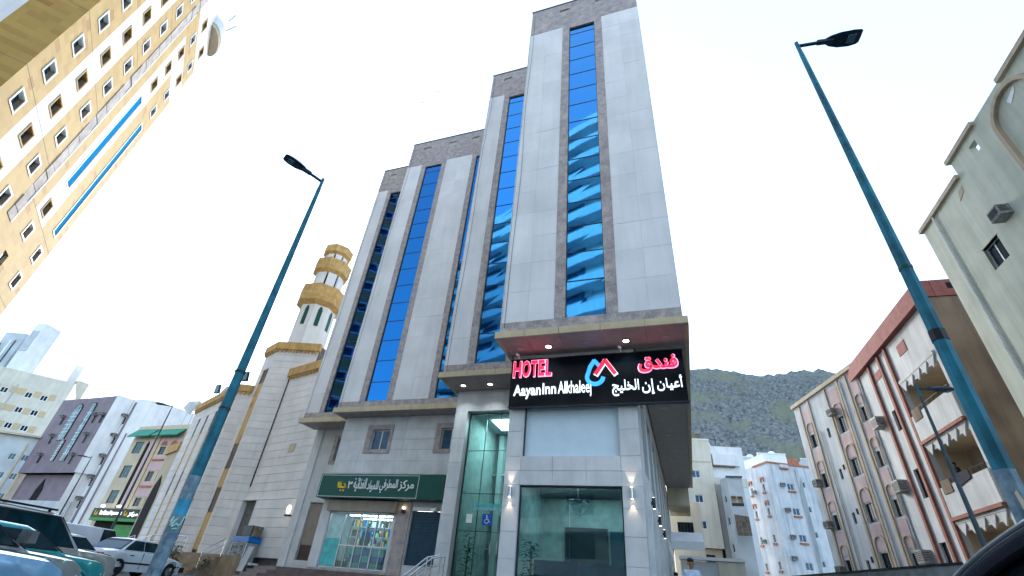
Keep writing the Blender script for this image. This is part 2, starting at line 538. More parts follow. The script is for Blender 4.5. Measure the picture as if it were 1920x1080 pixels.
def wall(mb, F, u0, u1, z0, z1, holes=(), depth=0.2, o=0.0):
    """wall sheet with real rectangular openings and their reveals"""
    us = sorted({u0, u1} | {h[0] for h in holes} | {h[1] for h in holes})
    zs = sorted({z0, z1} | {h[2] for h in holes} | {h[3] for h in holes})
    us = [u for u in us if u0 <= u <= u1]
    zs = [z for z in zs if z0 <= z <= z1]
    for a, b in zip(us, us[1:]):
        run = None
        for c, d in zip(zs, zs[1:]):
            um, zm = (a + b) / 2, (c + d) / 2
            if any(h[0] < um < h[1] and h[2] < zm < h[3] for h in holes):
                if run:
                    mb.add([F.P(a, run[0], o), F.P(b, run[0], o), F.P(b, run[1], o), F.P(a, run[1], o)], [(0, 1, 2, 3)])
                run = None
            else:
                run = (run[0], d) if run else (c, d)
        if run:
            mb.add([F.P(a, run[0], o), F.P(b, run[0], o), F.P(b, run[1], o), F.P(a, run[1], o)], [(0, 1, 2, 3)])
    for h in holes:
        a, b, c, d = h[:4]
        q, r = o, o - depth
        mb.add([F.P(a, c, q), F.P(b, c, q), F.P(b, d, q), F.P(a, d, q), F.P(a, c, r), F.P(b, c, r), F.P(b, d, r), F.P(a, d, r)],
               [(0, 1, 5, 4), (1, 2, 6, 5), (2, 3, 7, 6), (3, 0, 4, 7)])

_wc = {}
def window(parent, F, u0, u1, z0, z1, depth=0.14, nm=1, nt=0, fm='alu', gm='darkglass', fw=0.05, label=None, o=0.0, name='window'):
    w, h = round(u1 - u0, 3), round(z1 - z0, 3)
    key = (w, h, nm, nt, fm, gm, fw)
    if key not in _wc:
        m = MB()
        m.box(-w / 2, -w / 2 + fw, -.03, .03, -h / 2, h / 2).box(w / 2 - fw, w / 2, -.03, .03, -h / 2, h / 2)
        m.box(-w / 2 + fw, w / 2 - fw, -.03, .03, -h / 2, -h / 2 + fw).box(-w / 2 + fw, w / 2 - fw, -.03, .03, h / 2 - fw, h / 2)
        for i in range(nm):
            x = -w / 2 + w * (i + 1) / (nm + 1)
            m.box(x - fw * .4, x + fw * .4, -.025, .025, -h / 2 + fw, h / 2 - fw)
        for i in range(nt):
            z = -h / 2 + h * (i + 1) / (nt + 1)
            m.box(-w / 2 + fw, w / 2 - fw, -.022, .022, z - fw * .35, z + fw * .35)
        fr = m.mesh('window_frame', MT[fm])
        g = MB().box(-w / 2 + fw * .5, w / 2 - fw * .5, -.006, .006, -h / 2 + fw * .5, h / 2 - fw * .5).mesh('pane', MT[gm])
        _wc[key] = (fr, g)
    fr, g = _wc[key]
    wo_ = mobj(name, fr, parent, F.P((u0 + u1) / 2, (z0 + z1) / 2, o - depth), F.rz)
    p = bpy.data.objects.new('pane', g)
    COL.objects.link(p)
    p.parent = wo_
    if label:
        wo_['label'] = label
    return wo_

_ac = {}
def ac_unit(parent, F, u, z, w=0.66, h=0.45, d=0.42):
    key = (w, h, d)
    if key not in _ac:
        b = MB().box(-w / 2, w / 2, -d, 0.12, -h / 2, h / 2)
        b.box(-w / 2 - .02, w / 2 + .02, -d + .02, 0, -h / 2 - .05, -h / 2)
        g = MB()
        for i in range(6):
            zz = -h / 2 + .05 + (h - .1) * i / 6
            g.box(-w / 2 + .04, w / 2 - .04, -d - .012, -d - .002, zz, zz + (h - .1) / 10)
        g.box(-w / 2 + .03, -w / 2 + .03 + .0, -d, -d, 0, 0)
        for i in range(4):
            zz = -h / 2 + .08 + (h - .12) * i / 4
            g.box(-w / 2 - .01, -w / 2 + .002, -d + .05, -.1, zz, zz + .03)
            g.box(w / 2 - .002, w / 2 + .01, -d + .05, -.1, zz, zz + .03)
        _ac[key] = (b.mesh('air_conditioner', MT['acbox']), g.mesh('grille', MT['acdark']))
    a = mobj('air_conditioner', _ac[key][0], parent, F.P(u, z, 0), F.rz)
    g = bpy.data.objects.new('grille', _ac[key][1])
    COL.objects.link(g)
    g.parent = a
    return a

def shell(parent, name, m, poly, z0, z1, holes=None, depth=0.2, cap=0.0, toward=None):
    """building walls around a footprint; holes: {side: [(u0,u1,z0,z1)]}; returns one Face per side"""
    n = len(poly)
    area = sum(poly[i][0] * poly[(i + 1) % n][1] - poly[(i + 1) % n][0] * poly[i][1] for i in range(n))
    mb = MB()
    faces = []
    for i in range(n):
        F = Face(poly[i], poly[(i + 1) % n])
        nv = Vector((F.d.y, -F.d.x)) * (1 if area > 0 else -1)
        F.n = nv
        F.rz = atan2(nv.x, -nv.y)
        faces.append(F)
        wall(mb, F, 0, F.L, z0, z1, (holes or {}).get(i, ()), depth)
    mb.add([(x, y, z1 - cap) for x, y in poly], [tuple(range(n))])
    obj(name, mb, m, parent)
    return faces

def wave_roof(x, y):
    return noise.noise(Vector((x, y, 0)))

def pipe(parent, F, u, z0, z1, r=0.05, m='white', o=0.07, name='downpipe'):
    mb = MB().tube(F.P(u, z0, o), F.P(u, z1, o), r, n=8)
    z = z0 + 1
    while z < z1:
        mb.tube(F.P(u, z, o), F.P(u, z + .06, o), r * 1.35, n=8)
        z += 3.0
    return obj(name, mb, m, parent, smooth=False)

# text from Blender's own font, as real extruded mesh
def text_mb(s, size_w=None, size_h=None, ext=0.02, off=0.0, res=3):
    cu = bpy.data.curves.new('lettering', 'FONT')
    cu.body = s
    cu.size = 1.0
    cu.offset = off
    cu.extrude = 0.5
    cu.resolution_u = res
    ob = bpy.data.objects.new('lettering', cu)
    COL.objects.link(ob)
    dg = bpy.context.evaluated_depsgraph_get()
    dg.update()
    me = bpy.data.meshes.new_from_object(ob.evaluated_get(dg))
    vs = [tuple(v.co) for v in me.vertices]
    fs = [tuple(p.vertices) for p in me.polygons]
    bpy.data.objects.remove(ob)
    bpy.data.meshes.remove(me)
    bpy.data.curves.remove(cu)
    xs = [v[0] for v in vs]
    ys = [v[1] for v in vs]
    return vs, fs, (min(xs), max(xs), min(ys), max(ys))

def put_text(name, s, F, u0, u1, z0, z1, o0, o1, m, parent, off=0.0, shear=0.0):
    """extruded word filling the given rectangle of a facade; u increases to the reader's right"""
    vs, fs, (a, b, c, d) = text_mb(s, off=off)
    out = []
    for x, y, z in vs:
        t, q = (x - a) / (b - a), (y - c) / (d - c)
        out.append(F.P(u0 + (u1 - u0) * t + shear * q, z0 + (z1 - z0) * q, o0 if z < 0 else o1))
    return obj(name, MB().add(out, fs), m, parent)

def ribbon(mb, F, pts, w, o0, o1):
    for (a, b), (c, d) in zip(pts, pts[1:]):
        L = hypot(c - a, d - b)
        nx, nz = -(d - b) / L * w / 2, (c - a) / L * w / 2
        ex, ez = (c - a) / L * w * .18, (d - b) / L * w * .18
        mb.fprism(F, [(a + nx - ex, b + nz - ez), (c + nx + ex, d + nz + ez), (c - nx + ex, d - nz + ez), (a - nx - ex, b - nz - ez)], o0, o1)

def gz(x, y):
    """height of the street: it climbs towards the mosque"""
    s = -0.75 * x + 0.66 * y
    t = min(max((s - 14) * 0.026, 0), 0.86)
    return -0.95 + t

# ================================================================== ground
gm = MB()
NX, NY = 64, 60
gx = [-420 + 13.2 * i for i in range(NX + 1)]
gy = [-120 + 11.5 * j for j in range(NY + 1)]
gx = sorted(set(gx + [-60 + 2.5 * i for i in range(28)]))
gy = sorted(set(gy + [2.5 * j for j in range(24)]))
gm.add([(x, y, gz(x, y)) for y in gy for x in gx],
       [(j * len(gx) + i, j * len(gx) + i + 1, (j + 1) * len(gx) + i + 1, (j + 1) * len(gx) + i) for j in range(len(gy) - 1) for i in range(len(gx) - 1)])
struct('road', gm, 'asphalt')
pv = MB()
pv.box(-1.15, 3.2, 13.0, 60, -0.93, -0.45)
struct('pavement', pv, 'pave')
pk = MB()
for i in range(16):
    pk.box(3.202, 3.38, 13 + i * 2.9, 13 + i * 2.9 + 2.86, -1.1, -0.40)
struct('kerb', pk, 'lower')

# ================================================================== hotel
ho = thing('hotel_building', 'tall stepped pale stone hotel with vertical blue mirror glass bands', 'hotel', (-9, 22, -0.9))
TIERS = [  # x0, x1, front y, panel z0, panel z1, glass z0, glass z1, roof, glass strips, panels
    (-6.05, 0.72, 15.00, 9.00, 30.50, 9.03, 30.15, 33.50, [(-3.47, -1.92)], [(-6.03, -3.90), (-1.47, 0.70)], 8.55, 8.27),
    (-10.25, -6.05, 18.65, 9.13, 30.62, 9.14, 30.20, 33.50, [(-8.68, -7.12)], [(-10.23, -9.09)], 8.72, 8.45),
    (-19.40, -10.25, 22.90, 9.20, 30.25, 9.22, 29.88, 33.24, [(-17.57, -16.06), (-12.9, -11.4)], [(-19.38, -17.98), (-15.65, -13.29)], 8.82, 8.52),
    (-23.55, -19.40, 24.80, 9.31, 30.17, 9.29, 29.71, 33.00, [(-22.06, -20.6)], [(-23.53, -22.42)], 8.92, 8.62),
]
BACK_Y = 42.0
backx = 0.72
# body walls (structural shell of each tier)
for k, (x0, x1, y, pz0, pz1, g0, g1, roof, gs, ps, gr0, c0) in enumerate(TIERS):
    F = Face((x0, y), (x1, y))
    mb = MB()
    holes = [(a - x0, b - x0, g0, g1) for a, b in gs]
    wall(mb, F, 0, x1 - x0, gr0, roof, holes, 0.16, o=-0.06)
    mb.add([(x0, y + .06, gr0), (x0, BACK_Y, gr0), (x0, BACK_Y, roof), (x0, y + .06, roof)], [(0, 1, 2, 3)])
    mb.add([(x1, y + .06, gr0), (x1, BACK_Y, gr0), (x1, BACK_Y, roof), (x1, y + .06, roof)], [(0, 1, 2, 3)])
    mb.add([(x0, BACK_Y, gr0), (x1, BACK_Y, gr0), (x1, BACK_Y, roof), (x0, BACK_Y, roof)], [(0, 1, 2, 3)])
    mb.add([(x0, y + .06, roof - .4), (x1, y + .06, roof - .4), (x1, BACK_Y, roof - .4), (x0, BACK_Y, roof - .4)], [(0, 1, 2, 3)])
    obj('wall', mb, 'paneljoint', ho)
    # left side return in pale stone
    obj('side_wall', MB().box(x0 - .02, x0, y + .0, BACK_Y, gr0 + .3, roof - 3), 'panel', ho)
    # stone panels, one object each
    for a, b in ps:
        ncol = 2 if b - a > 1.6 else 1
        nrow = 15
        hh = (pz1 - pz0) / nrow
        wcol = (b - a) / ncol
        for i in range(nrow):
            for j in range(ncol):
                pr = rnd.uniform(-.004, .004)
                obj('stone_panel', MB().fbox(F, a - x0 + j * wcol + .003, a - x0 + (j + 1) * wcol - .003, pz0 + i * hh + .004, pz0 + (i + 1) * hh - .004, -.055, pr), 'panel', ho)
    # granite surrounds: verticals each side of the glass, top field and bottom band in blocks
    edges = []
    xs = sorted([x0, x1] + [v for p in ps for v in p] + [v for p in gs for v in p])
    solid = ps + gs
    for a, b in zip(xs, xs[1:]):
        m_ = (a + b) / 2
        if b - a > .05 and not any(p[0] < m_ < p[1] for p in solid):
            nrow = 15
            for i in range(nrow):
                z = pz0 + (pz1 - pz0) * i / nrow
                obj('granite_block', MB().fbox(F, a - x0 + .003, b - x0 - .003, z + .004, z + (pz1 - pz0) / nrow - .004, -.055, .012), 'granite', ho)
    vents = {0: [(-4.13, -3.51), (-1.79, -1.19)], 1: [(-9.28, -8.65)], 2: [(-18.2, -17.5), (-15.8, -15.1), (-13.6, -12.9)], 3: [(-22.7, -22.0)]}[k]
    vz0, vz1 = roof - 1.25, roof - .78
    nb = max(2, round((x1 - x0) / 1.5))
    for r_, (za, zb) in enumerate(((pz1, vz0), (vz0, vz1), (vz1, roof - .06))):
        mb = MB()
        for i in range(nb):
            a, b = x0 + (x1 - x0) * i / nb, x0 + (x1 - x0) * (i + 1) / nb
            segs = [(a, b)]
            if r_ == 1:
                for v0, v1 in vents:
                    ns = []
                    for s0, s1 in segs:
                        if v1 <= s0 or v0 >= s1:
                            ns.append((s0, s1))
                        else:
                            if v0 > s0: ns.append((s0, v0))
                            if v1 < s1: ns.append((v1, s1))
                    segs = ns
            for s0, s1 in segs:
                if s1 - s0 > .02:
                    obj('granite_slab', MB().fbox(F, s0 - x0 + .003, s1 - x0 - .003, za + .004, zb - .004, -.055, .010), 'granite', ho)
    for v0, v1 in vents:
        mb = MB().fbox(F, v0 - x0, v1 - x0, vz0, vz0 + .03, -.058, -.0)
        mb.fbox(F, v0 - x0, v1 - x0, vz0 + .05, vz0 + .22, -.058, -.045)
        obj('parapet_vent', mb, 'beige', ho)
    for a, b in gs:   # granite head above each glass band up to panel top
        obj('granite_head', MB().fbox(F, a - x0 + .003, b - x0 - .003, g1 + .004, pz1 - .004, -.055, .012), 'granite', ho)
    obj('coping', MB().box(x0 - .03, x1 + .03, y - .05, y + .3, roof - .055, roof + .02), 'frame', ho)
    mb = MB()
    for i in range(nb):
        a, b = x0 + (x1 - x0) * i / nb, x0 + (x1 - x0) * (i + 1) / nb
        obj('granite_band', MB().fbox(F, a - x0 + .003, b - x0 - .003, gr0, pz0 - .006, -.05, .016), 'granite', ho)
    # glass panes
    for gi, (a, b) in enumerate(gs):
        top = [g1, g1 - .68]
        z = g1 - .68
        while z - 1.46 > g0 + .6:
            z -= 1.443
            top.append(z)
        top.append(g0)
        for zt, zb in zip(top, top[1:]):
            t1, t2 = rnd.uniform(-.005, .005), rnd.uniform(-.005, .005)
            u0, u1 = a - x0 + .02, b - x0 - .02
            mb = MB().hexa([F.P(u0, zb + .02, -.10 + t1), F.P(u1, zb + .02, -.10), F.P(u1, zb + .02, -.13), F.P(u0, zb + .02, -.13),
                            F.P(u0, zt - .02, -.10), F.P(u1, zt - .02, -.10 + t2), F.P(u1, zt - .02, -.13), F.P(u0, zt - .02, -.13)])
            obj('glass_pane', mb, 'blueglass' if k < 2 else ('blueglass2' if k == 2 else 'blueglass3'), ho)
        mb = MB()
        for z in top:
            mb.fbox(F, a - x0, b - x0, z - .022, z + .022, -.14, -.085)
        mb.fbox(F, a - x0, a - x0 + .03, g0, g1, -.14, -.07).fbox(F, b - x0 - .03, b - x0, g0, g1, -.14, -.07)
        obj('window_mullions', mb, 'frame', ho)
    # cornice fascia in separate lengths, soffit boards behind it
    pr = {0: .16, 1: .16, 2: .16, 3: .18}[k]
    nb2 = {0: 4.6, 1: 3, 2: 7, 3: 3}[k]
    seams = {0: [-6.2, -5.0, -3.67, -2.13, -0.57, 0.88]}.get(k)
    if not seams:
        n_ = int(nb2)
        seams = [x0 - .16 + (x1 - x0 + .16) * i / n_ for i in range(n_ + 1)]
    sb = {0: 16.55, 1: 20.3, 2: 23.85, 3: 26.3}[k]
    for a, b in zip(seams, seams[1:]):
        obj('cornice_panel', MB().box(a + .008, b - .008, y - pr, y + .02, c0 + .0, gr0 - .004), 'beige', ho)
        obj('soffit_panel', MB().box(a + .006, b - .006, y + .026, sb + (.0 if k else .0), c0 + .02, c0 + .05), 'soffit', ho)
        obj('soffit_lip', MB().box(a + .006, b - .006, y - pr + .02, y + .022, c0 - .012, c0 - .002), 'soffit', ho)
obj('side_cornice', MB().box(-6.21, -6.05, 15.03, 18.5, 8.27, 8.545), 'beige', ho)
obj('side_cornice', MB().box(-10.41, -10.25, 18.68, 22.7, 8.45, 8.715), 'beige', ho)
obj('side_cornice', MB().box(-19.56, -19.40, 22.93, 24.6, 8.52, 8.815), 'beige', ho)
obj('side_cornice', MB().box(.72, .88, 15.03, 41.5, 8.27, 8.545), 'beige', ho)
# long soffit over the side street
for i in range(20):
    y0 = 16.6 + i * 1.25
    obj('soffit_panel', MB().box(-1.10, .70, y0 + .006, y0 + 1.244, 8.29, 8.33), 'soffit2', ho)
obj('rear_soffit', MB().box(-1.1, .5, 41.6, 46, 6.9, 7.0), 'beige', ho)
obj('rear_wing', MB().box(-1.1, .52, 41.62, 46, 7.02, 9.6), 'cream', ho)

def downlight(x, y, z, lit):
    m = MB().lathe([(.13, .0), (.17, -.012), (.17, -.03), (.12, -.035), (.11, .01)], (x, y, z), 16)
    d = obj('downlight', m, 'steel' if lit else 'lampoff', ho)
    obj('lens', MB().lathe([(.105, -.028), (.105, -.015)], (x, y, z), 14), 'lampglow' if lit else 'lampoff', d)
    if lit:
        l = bpy.data.lights.new('downlight_lamp', 'SPOT')
        l.energy = 16
        l.spot_size = radians(110)
        l.spot_blend = .8
        l.color = (.85, .95, 1)
        l.shadow_soft_size = .08
        lo = bpy.data.objects.new('downlight_lamp', l)
        COL.objects.link(lo)
        lo.parent = d
        q = ORG[d.name]
        lo.location = (x - q[0], y - q[1], z - .06 - q[2])
for x, lit in ((-5.45, 0), (-4.3, 1), (-2.85, 0), (-1.34, 1), (.1, 0)):
    downlight(x, 15.85, 8.29, lit)
for x in (-9.55, -8.15):
    downlight(x, 19.6, 8.47, 1)
for x in (-18.82, -17.49, -16.14, -14.79, -13.38, -11.98):
    downlight(x, 23.45, 8.54, 0)
for x in (-22.9, -21.55):
    downlight(x, 25.7, 8.64, 0)
for y in (20.2, 23.2, 27.5, 30.6, 33.2, 35.5, 37.8):
    downlight(-.37, y, 8.29, 0)

# ---- lower part under the front tower: marble piers, lobby window, blind window above
FL = Face((-5.95, 16.55), (-1.15, 16.55))
FX = lambda x: x + 5.95
PL = -0.35            # lobby floor level
lob = (FX(-5.37), FX(-1.83), PL, 3.32)
upw = (FX(-5.33), FX(-1.84), 4.29, 6.13)
mb = MB()
wall(mb, FL, 0, 4.8, PL - .3, 8.3, [lob, upw], 0.35, o=-.03)
obj('wall', mb, 'lower', ho)
def slab_grid(F, u0, u1, zs, us, skip=(), m='lower', o0=-.025, o1=.0, g=.006):
    for a, b in zip(us, us[1:]):
        for c, d in zip(zs, zs[1:]):
            um, zm = (a + b) / 2, (c + d) / 2
            if any(s[0] < um < s[1] and s[2] < zm < s[3] for s in skip):
                continue
            obj('marble_slab', MB().fbox(F, a + g, b - g, c + g, d - g, o0, o1 + rnd.uniform(-.003, .003)), m, ho)
slab_grid(FL, 0, 4.8, [PL, .25, 1.05, 1.85, 2.65, 3.32, 3.8, 4.29, 5.2, 6.13, 7.2, 8.28], [0, .58, 1.76, 2.94, 4.12, 4.8], [lob, upw])
obj('window_blind', MB().fbox(FL, upw[0] + .02, upw[1] - .02, upw[2] + .02, upw[3] - .02, -.22, -.19), 'whiteblind', ho)
obj('window_reveal_trim', MB().fbox(FL, upw[0] + .002, upw[0] + .03, upw[2] + .04, upw[3] - .05, -.18, -.06), 'frame', ho)
# lobby glazing
mb = MB()
mb.fbox(FL, lob[0], lob[0] + .05, lob[2], lob[3], -.20, -.12).fbox(FL, lob[1] - .05, lob[1], lob[2], lob[3], -.20, -.12)
mb.fbox(FL, lob[0], lob[1], lob[3] - .05, lob[3] - .002, -.2, -.12)
lw_ = obj('lobby_window', mb, 'frame', ho)
w_ = lob[1] - lob[0]
for a, b in ((0, .5), (.5, 1)):
    obj('pane', MB().fbox(FL, lob[0] + w_ * a + .006, lob[0] + w_ * b - .006, lob[2], lob[3] - .05, -.17, -.155), 'teal', lw_)
# lobby interior
rm = MB()
rm.add([(-5.9, 16.95, PL), (-1.2, 16.95, PL), (-1.2, 22, PL), (-5.9, 22, PL), (-5.9, 16.95, 4.0), (-1.2, 16.95, 4.0), (-1.2, 22, 4.0), (-5.9, 22, 4.0)],
       [(0, 1, 2, 3), (4, 5, 6, 7), (1, 2, 6, 5), (2, 3, 7, 6), (3, 0, 4, 7)])
obj('lobby_room', rm, 'room', ho)
obj('lobby_panelling', MB().box(-4.9, -3.1, 21.8, 21.95, .8, 2.7), 'roomdark', ho)
obj('lobby_panelling', MB().box(-3.0, -1.7, 21.8, 21.95, .4, 2.6), 'bluedoor', ho)
obj('ceiling_bulkhead', MB().box(-5.2, -2.2, 18.6, 19.2, 3.35, 3.6), 'roomdark', ho)
for x in (-5.0, -4.3, -3.6, -2.9, -2.2):
    l = obj('lobby_spotlight', MB().lathe([(.05, 0), (.05, .02)], (x, 18.2, 3.96), 10), 'lampglow', ho)
ll = bpy.data.lights.new('lobby_lamp', 'AREA')
ll.energy = 30
ll.size = 3.0
ll.color = (.75, .95, 1)
lo = bpy.data.objects.new('lobby_lamp', ll)
COL.objects.link(lo)
lo.location = (-3.5, 19.5, 3.9)
sofa = thing('sofa', 'long bright blue covered sofa behind the lobby window', 'sofa', (-3.4, 17.7, PL))
obj('backrest', MB().box(-4.95, -3.42, 17.35, 17.6, PL + .3, 1.13).box(-3.40, -1.9, 17.37, 17.62, PL + .3, 1.11), 'bluesofa', sofa)
obj('seat', MB().box(-4.95, -1.9, 17.7, 18.4, PL + .1, PL + .5), 'bluesofa', sofa)
obj('arm', MB().box(-5.1, -4.97, 17.5, 18.4, PL + .05, PL + .95), 'bluesofa', sofa)
ch = thing('chandelier', 'round crystal chandelier hanging inside the hotel lobby', 'chandelier', (-3.7, 18.6, 3.3))
obj('frame', MB().tube((-3.7, 18.6, 3.3), (-3.7, 18.6, 3.98), .015).lathe([(.05, 3.25), (.42, 3.2), (.42, 3.16), (.05, 3.12)], (-3.7, 18.6, 0), 18), 'steel', ch)
mb = MB()
for i in range(220):
    t, r = rnd.uniform(0, 2 * pi), rnd.uniform(.05, .62)
    z = 3.15 - rnd.uniform(0, .62) * (1 - r * .9)
    x_, y_ = -3.7 + r * cos(t), 18.6 + r * sin(t)
    mb.lathe([(.004, -.022), (.015, 0), (.004, .022)], (x_, y_, z), 5)
obj('crystals', mb, 'crystal', ch, kind='stuff')

def leafy_plant(name, label, x, y, z, h, n=46, pot=True, spread=.35, group=None):
    p = thing(name, label, 'plant', (x, y, z), group)
    if pot:
        obj('pot', MB().lathe([(.12, 0), (.18, .05), (.2, .3), (.16, .31)], (x, y, z), 14), 'roomdark', p)
    st = MB()
    lf = MB()
    for i in range(n):
        hh = h * (.25 + .75 * i / n)
        t = i * 2.4
        st_x, st_y = x + .04 * cos(t), y + .04 * sin(t)
        if i % 8 == 0:
            st.tube((x + .03 * cos(t), y + .03 * sin(t), z + .1), (x + .05 * cos(t), y + .05 * sin(t), z + h * .95), .012, .006, 5)
        L = rnd.uniform(.5, 1.0) * spread * 1.5
        up = rnd.uniform(.1, .6)
        d = Vector((cos(t), sin(t), up)).normalized()
        sd = Vector((-sin(t), cos(t), 0)) * L * .13
        b = Vector((st_x, st_y, z + hh))
        m_ = b + d * L * .5
        e = b + d * L - Vector((0, 0, L * .35))
        lf.add([b, m_ + sd, e, m_ - sd, m_ - Vector((0, 0, .012))], [(0, 1, 4), (1, 2, 4), (2, 3, 4), (3, 0, 4)])
    obj('stem', st, 'step', p)
    obj('leaves', lf, 'leaf', p)
    return p
leafy_plant('potted_plant', 'tall leafy plant at the left end of the lobby window', -5.05, 17.3, PL, 2.0, 60)

# ---- entrance bay between front tower and shop
FE = Face((-10.1, 20.3), (-5.9, 20.3))
EX = lambda x: x + 10.1
ent = (EX(-9.45), EX(-7.05), PL, 7.40)
mb = MB()
wall(mb, FE, 0, 4.2, PL - .3, 8.47, [ent], .5, o=-.03)
mb.add([(-10.1, 20.33, PL - .3), (-10.1, 23.86, PL - .3), (-10.1, 23.86, 8.47), (-10.1, 20.33, 8.47)], [(0, 1, 2, 3)])
obj('wall', mb, 'lower', ho)
slab_grid(FE, 0, 4.2, [PL, .6, 1.7, 2.8, 3.9, 5.0, 6.1, 7.40, 8.43], [0, .65, 1.85, 3.05, 4.2], [ent])
eg = MB()
eg.fbox(FE, ent[0], ent[0] + .05, ent[2], ent[3], -.45, -.38).fbox(FE, ent[0], ent[1], ent[3] - .05, ent[3] - .003, -.45, -.38)
for z in (5.62, 3.75, 2.25):
    eg.fbox(FE, ent[0] + .05, ent[1], z - .012, z + .012, -.43, -.40)
for x in (-8.55, -7.85):
    eg.fbox(FE, EX(x) - .012, EX(x) + .012, PL, 7.35, -.44, -.395)
ew = obj('entrance_glazing', eg, 'frame', ho)
for a, b in ((-9.40, -8.565), (-8.535, -7.865), (-7.835, -7.06)):
    for c, d in ((PL, 2.238), (2.262, 3.738), (3.762, 5.608), (5.632, 7.34)):
        obj('pane', MB().fbox(FE, EX(a), EX(b), c, d, -.425, -.412), 'teal', ew)
rm = MB()
rm.add([(-9.6, 20.85, PL), (-6.0, 20.85, PL), (-6.0, 25, PL), (-9.6, 25, PL), (-9.6, 20.85, 7.6), (-6.0, 20.85, 7.6), (-6.0, 25, 7.6), (-9.6, 25, 7.6)],
       [(0, 1, 2, 3), (4, 5, 6, 7), (1, 2, 6, 5), (2, 3, 7, 6), (3, 0, 4, 7)])
obj('entrance_hall', rm, 'room', ho)
mb = MB()
for x in (-9.3, -8.6, -7.3):
    mb.box(x, x + .28, 24.6, 24.95, PL, 7.5)
for z in (1.9, 3.4, 5.4):
    mb.box(-9.6, -6.0, 24.7, 24.9, z, z + .07)
obj('hall_ribs', mb, 'bluewall', ho)
obj('hall_door', MB().box(-8.35, -7.45, 24.5, 24.6, PL, 2.0), 'roomdark', ho)
ld = bpy.data.lights.new('hall_lamp', 'AREA')
ld.energy = 30
ld.size = 2.0
ld.color = (.7, 1, .95)
lo = bpy.data.objects.new('hall_lamp', ld)
COL.objects.link(lo)
lo.location = (-7.9, 23, 7.5)
obj('ceiling_lamp', MB().box(-8.9, -6.9, 22.2, 23.8, 7.52, 7.58), 'lampglow', ho)
mb = MB()
for x in (-7.80, -7.50):
    mb.tube(FE.P(EX(x), 1.42, -.33), FE.P(EX(x), 1.86, -.33), .02)
    for z in (1.46, 1.82):
        mb.tube(FE.P(EX(x), z, -.33), FE.P(EX(x), z, -.41), .012)
obj('door_handle', mb, 'steel', ho)
band = obj('window_film', MB().fbox(FE, EX(-8.75), EX(-7.07), 3.07, 3.36, -.405, -.395), 'tealband', ho)
mb = MB()
for i in range(22):
    x = -8.7 + i * .073
    mb.fprism(FE, [(EX(x), 3.12 + .05 * (i % 2)), (EX(x) + .035, 3.17 + .05 * (i % 2)), (EX(x) + .07, 3.12 + .05 * (i % 2)), (EX(x) + .035, 3.07 + .05 * (i % 2))], -.394, -.391)
obj('film_pattern', mb, 'bluewall', band)
ws = thing('access_sign', 'blue wheelchair access sign on the entrance glass', 'sign', FE.P(EX(-8.07), 2.72, -.39))
obj('board', MB().fbox(FE, EX(-8.29), EX(-7.85), 2.5, 2.94, -.405, -.385), 'bluesign', ws)
FWH = Face((-8.29, 20.684), (-7.85, 20.684))
mb = MB()
mb.fprism(FWH, [(.20 + .032 * cos(t), 2.86 + .032 * sin(t)) for t in [i * pi / 5 for i in range(10)]], 0, .006)
ribbon(mb, FWH, [(.20, 2.83), (.205, 2.72), (.29, 2.715), (.33, 2.62), (.37, 2.63)], .030, 0, .006)
ribbon(mb, FWH, [(.20, 2.79), (.27, 2.785)], .024, .0065, .012)
ribbon(mb, FWH, [(.21 + .085 * cos(t), 2.655 + .085 * sin(t)) for t in [radians(120 + i * 24) for i in range(10)]], .024, .0125, .018)
obj('wheelchair_symbol', mb, 'whitepaint', ws)
pp = thing('paper_notice', 'white paper notice taped inside the entrance glass', 'notice', FE.P(EX(-8.9), 2.75, -.39))
obj('sheet', MB().fbox(FE, EX(-9.05), EX(-8.77), 2.57, 2.92, -.405, -.400), 'whitepaint', pp)
leafy_plant('potted_plant', 'tall leafy plant behind the left of the entrance glass', -9.1, 21.4, PL, 2.6, 60)
rail = thing('stair_railing', 'stainless steel handrail beside the hotel entrance steps', 'railing', (-9.7, 18.8, -.4))
for yy, nm in ((18.6, 'handrail'), (19.0, 'handrail')):
    mb = MB()
    mb.tube((-9.55, yy, 1.05), (-9.0, yy, 1.15), .03).tube((-10.6, yy, .25), (-9.55, yy, 1.05), .03)
    mb.tube((-9.55, yy, .75), (-9.0, yy, .85), .018).tube((-10.5, yy, 0.0), (-9.55, yy, .75), .018)
    obj('handrail', mb, 'steel', rail)
    for x, z0, z1 in ((-9.0, -.4, 1.15), (-9.55, -.4, 1.05), (-10.55, -.8, .28)):
        obj('post', MB().tube((x, yy, z0), (x, yy, z1), .026), 'steel', rail)

# ---- sconces: up and down lights
def sconce(F, u, z, label, group=None, lit=True):
    s = thing('wall_lamp', label, 'wall lamp', F.P(u, z, .08), group)
    obj('housing', MB().tube(F.P(u, z - .17, .09), F.P(u, z + .17, .09), .055, n=14), 'steel' if lit else 'frame', s)
    obj('bracket', MB().fbox(F, u - .03, u + .03, z - .05, z + .05, 0.0, .06), 'frame', s)
    obj('bulb', MB().tube(F.P(u, z + .171, .09), F.P(u, z + .178, .09), .04, n=12).tube(F.P(u, z - .178, .09), F.P(u, z - .171, .09), .04, n=12), 'warmglow', s)
    for sg in (1, -1):
        l = bpy.data.lights.new('sconce_light', 'SPOT')
        l.energy = 3.2 if lit else .7
        l.spot_size = radians(58)
        l.spot_blend = .5
        l.color = (1, .72, .5)
        l.shadow_soft_size = .02
        lo = bpy.data.objects.new('sconce_light', l)
        COL.objects.link(lo)
        lo.parent = s
        lo.location = (0, 0, sg * .19)
        lo.rotation_euler = (pi if sg > 0 else 0, 0, 0)
sconce(FL, FX(-5.68), 3.08, 'lit steel wall lamp on the pier left of the lobby window')
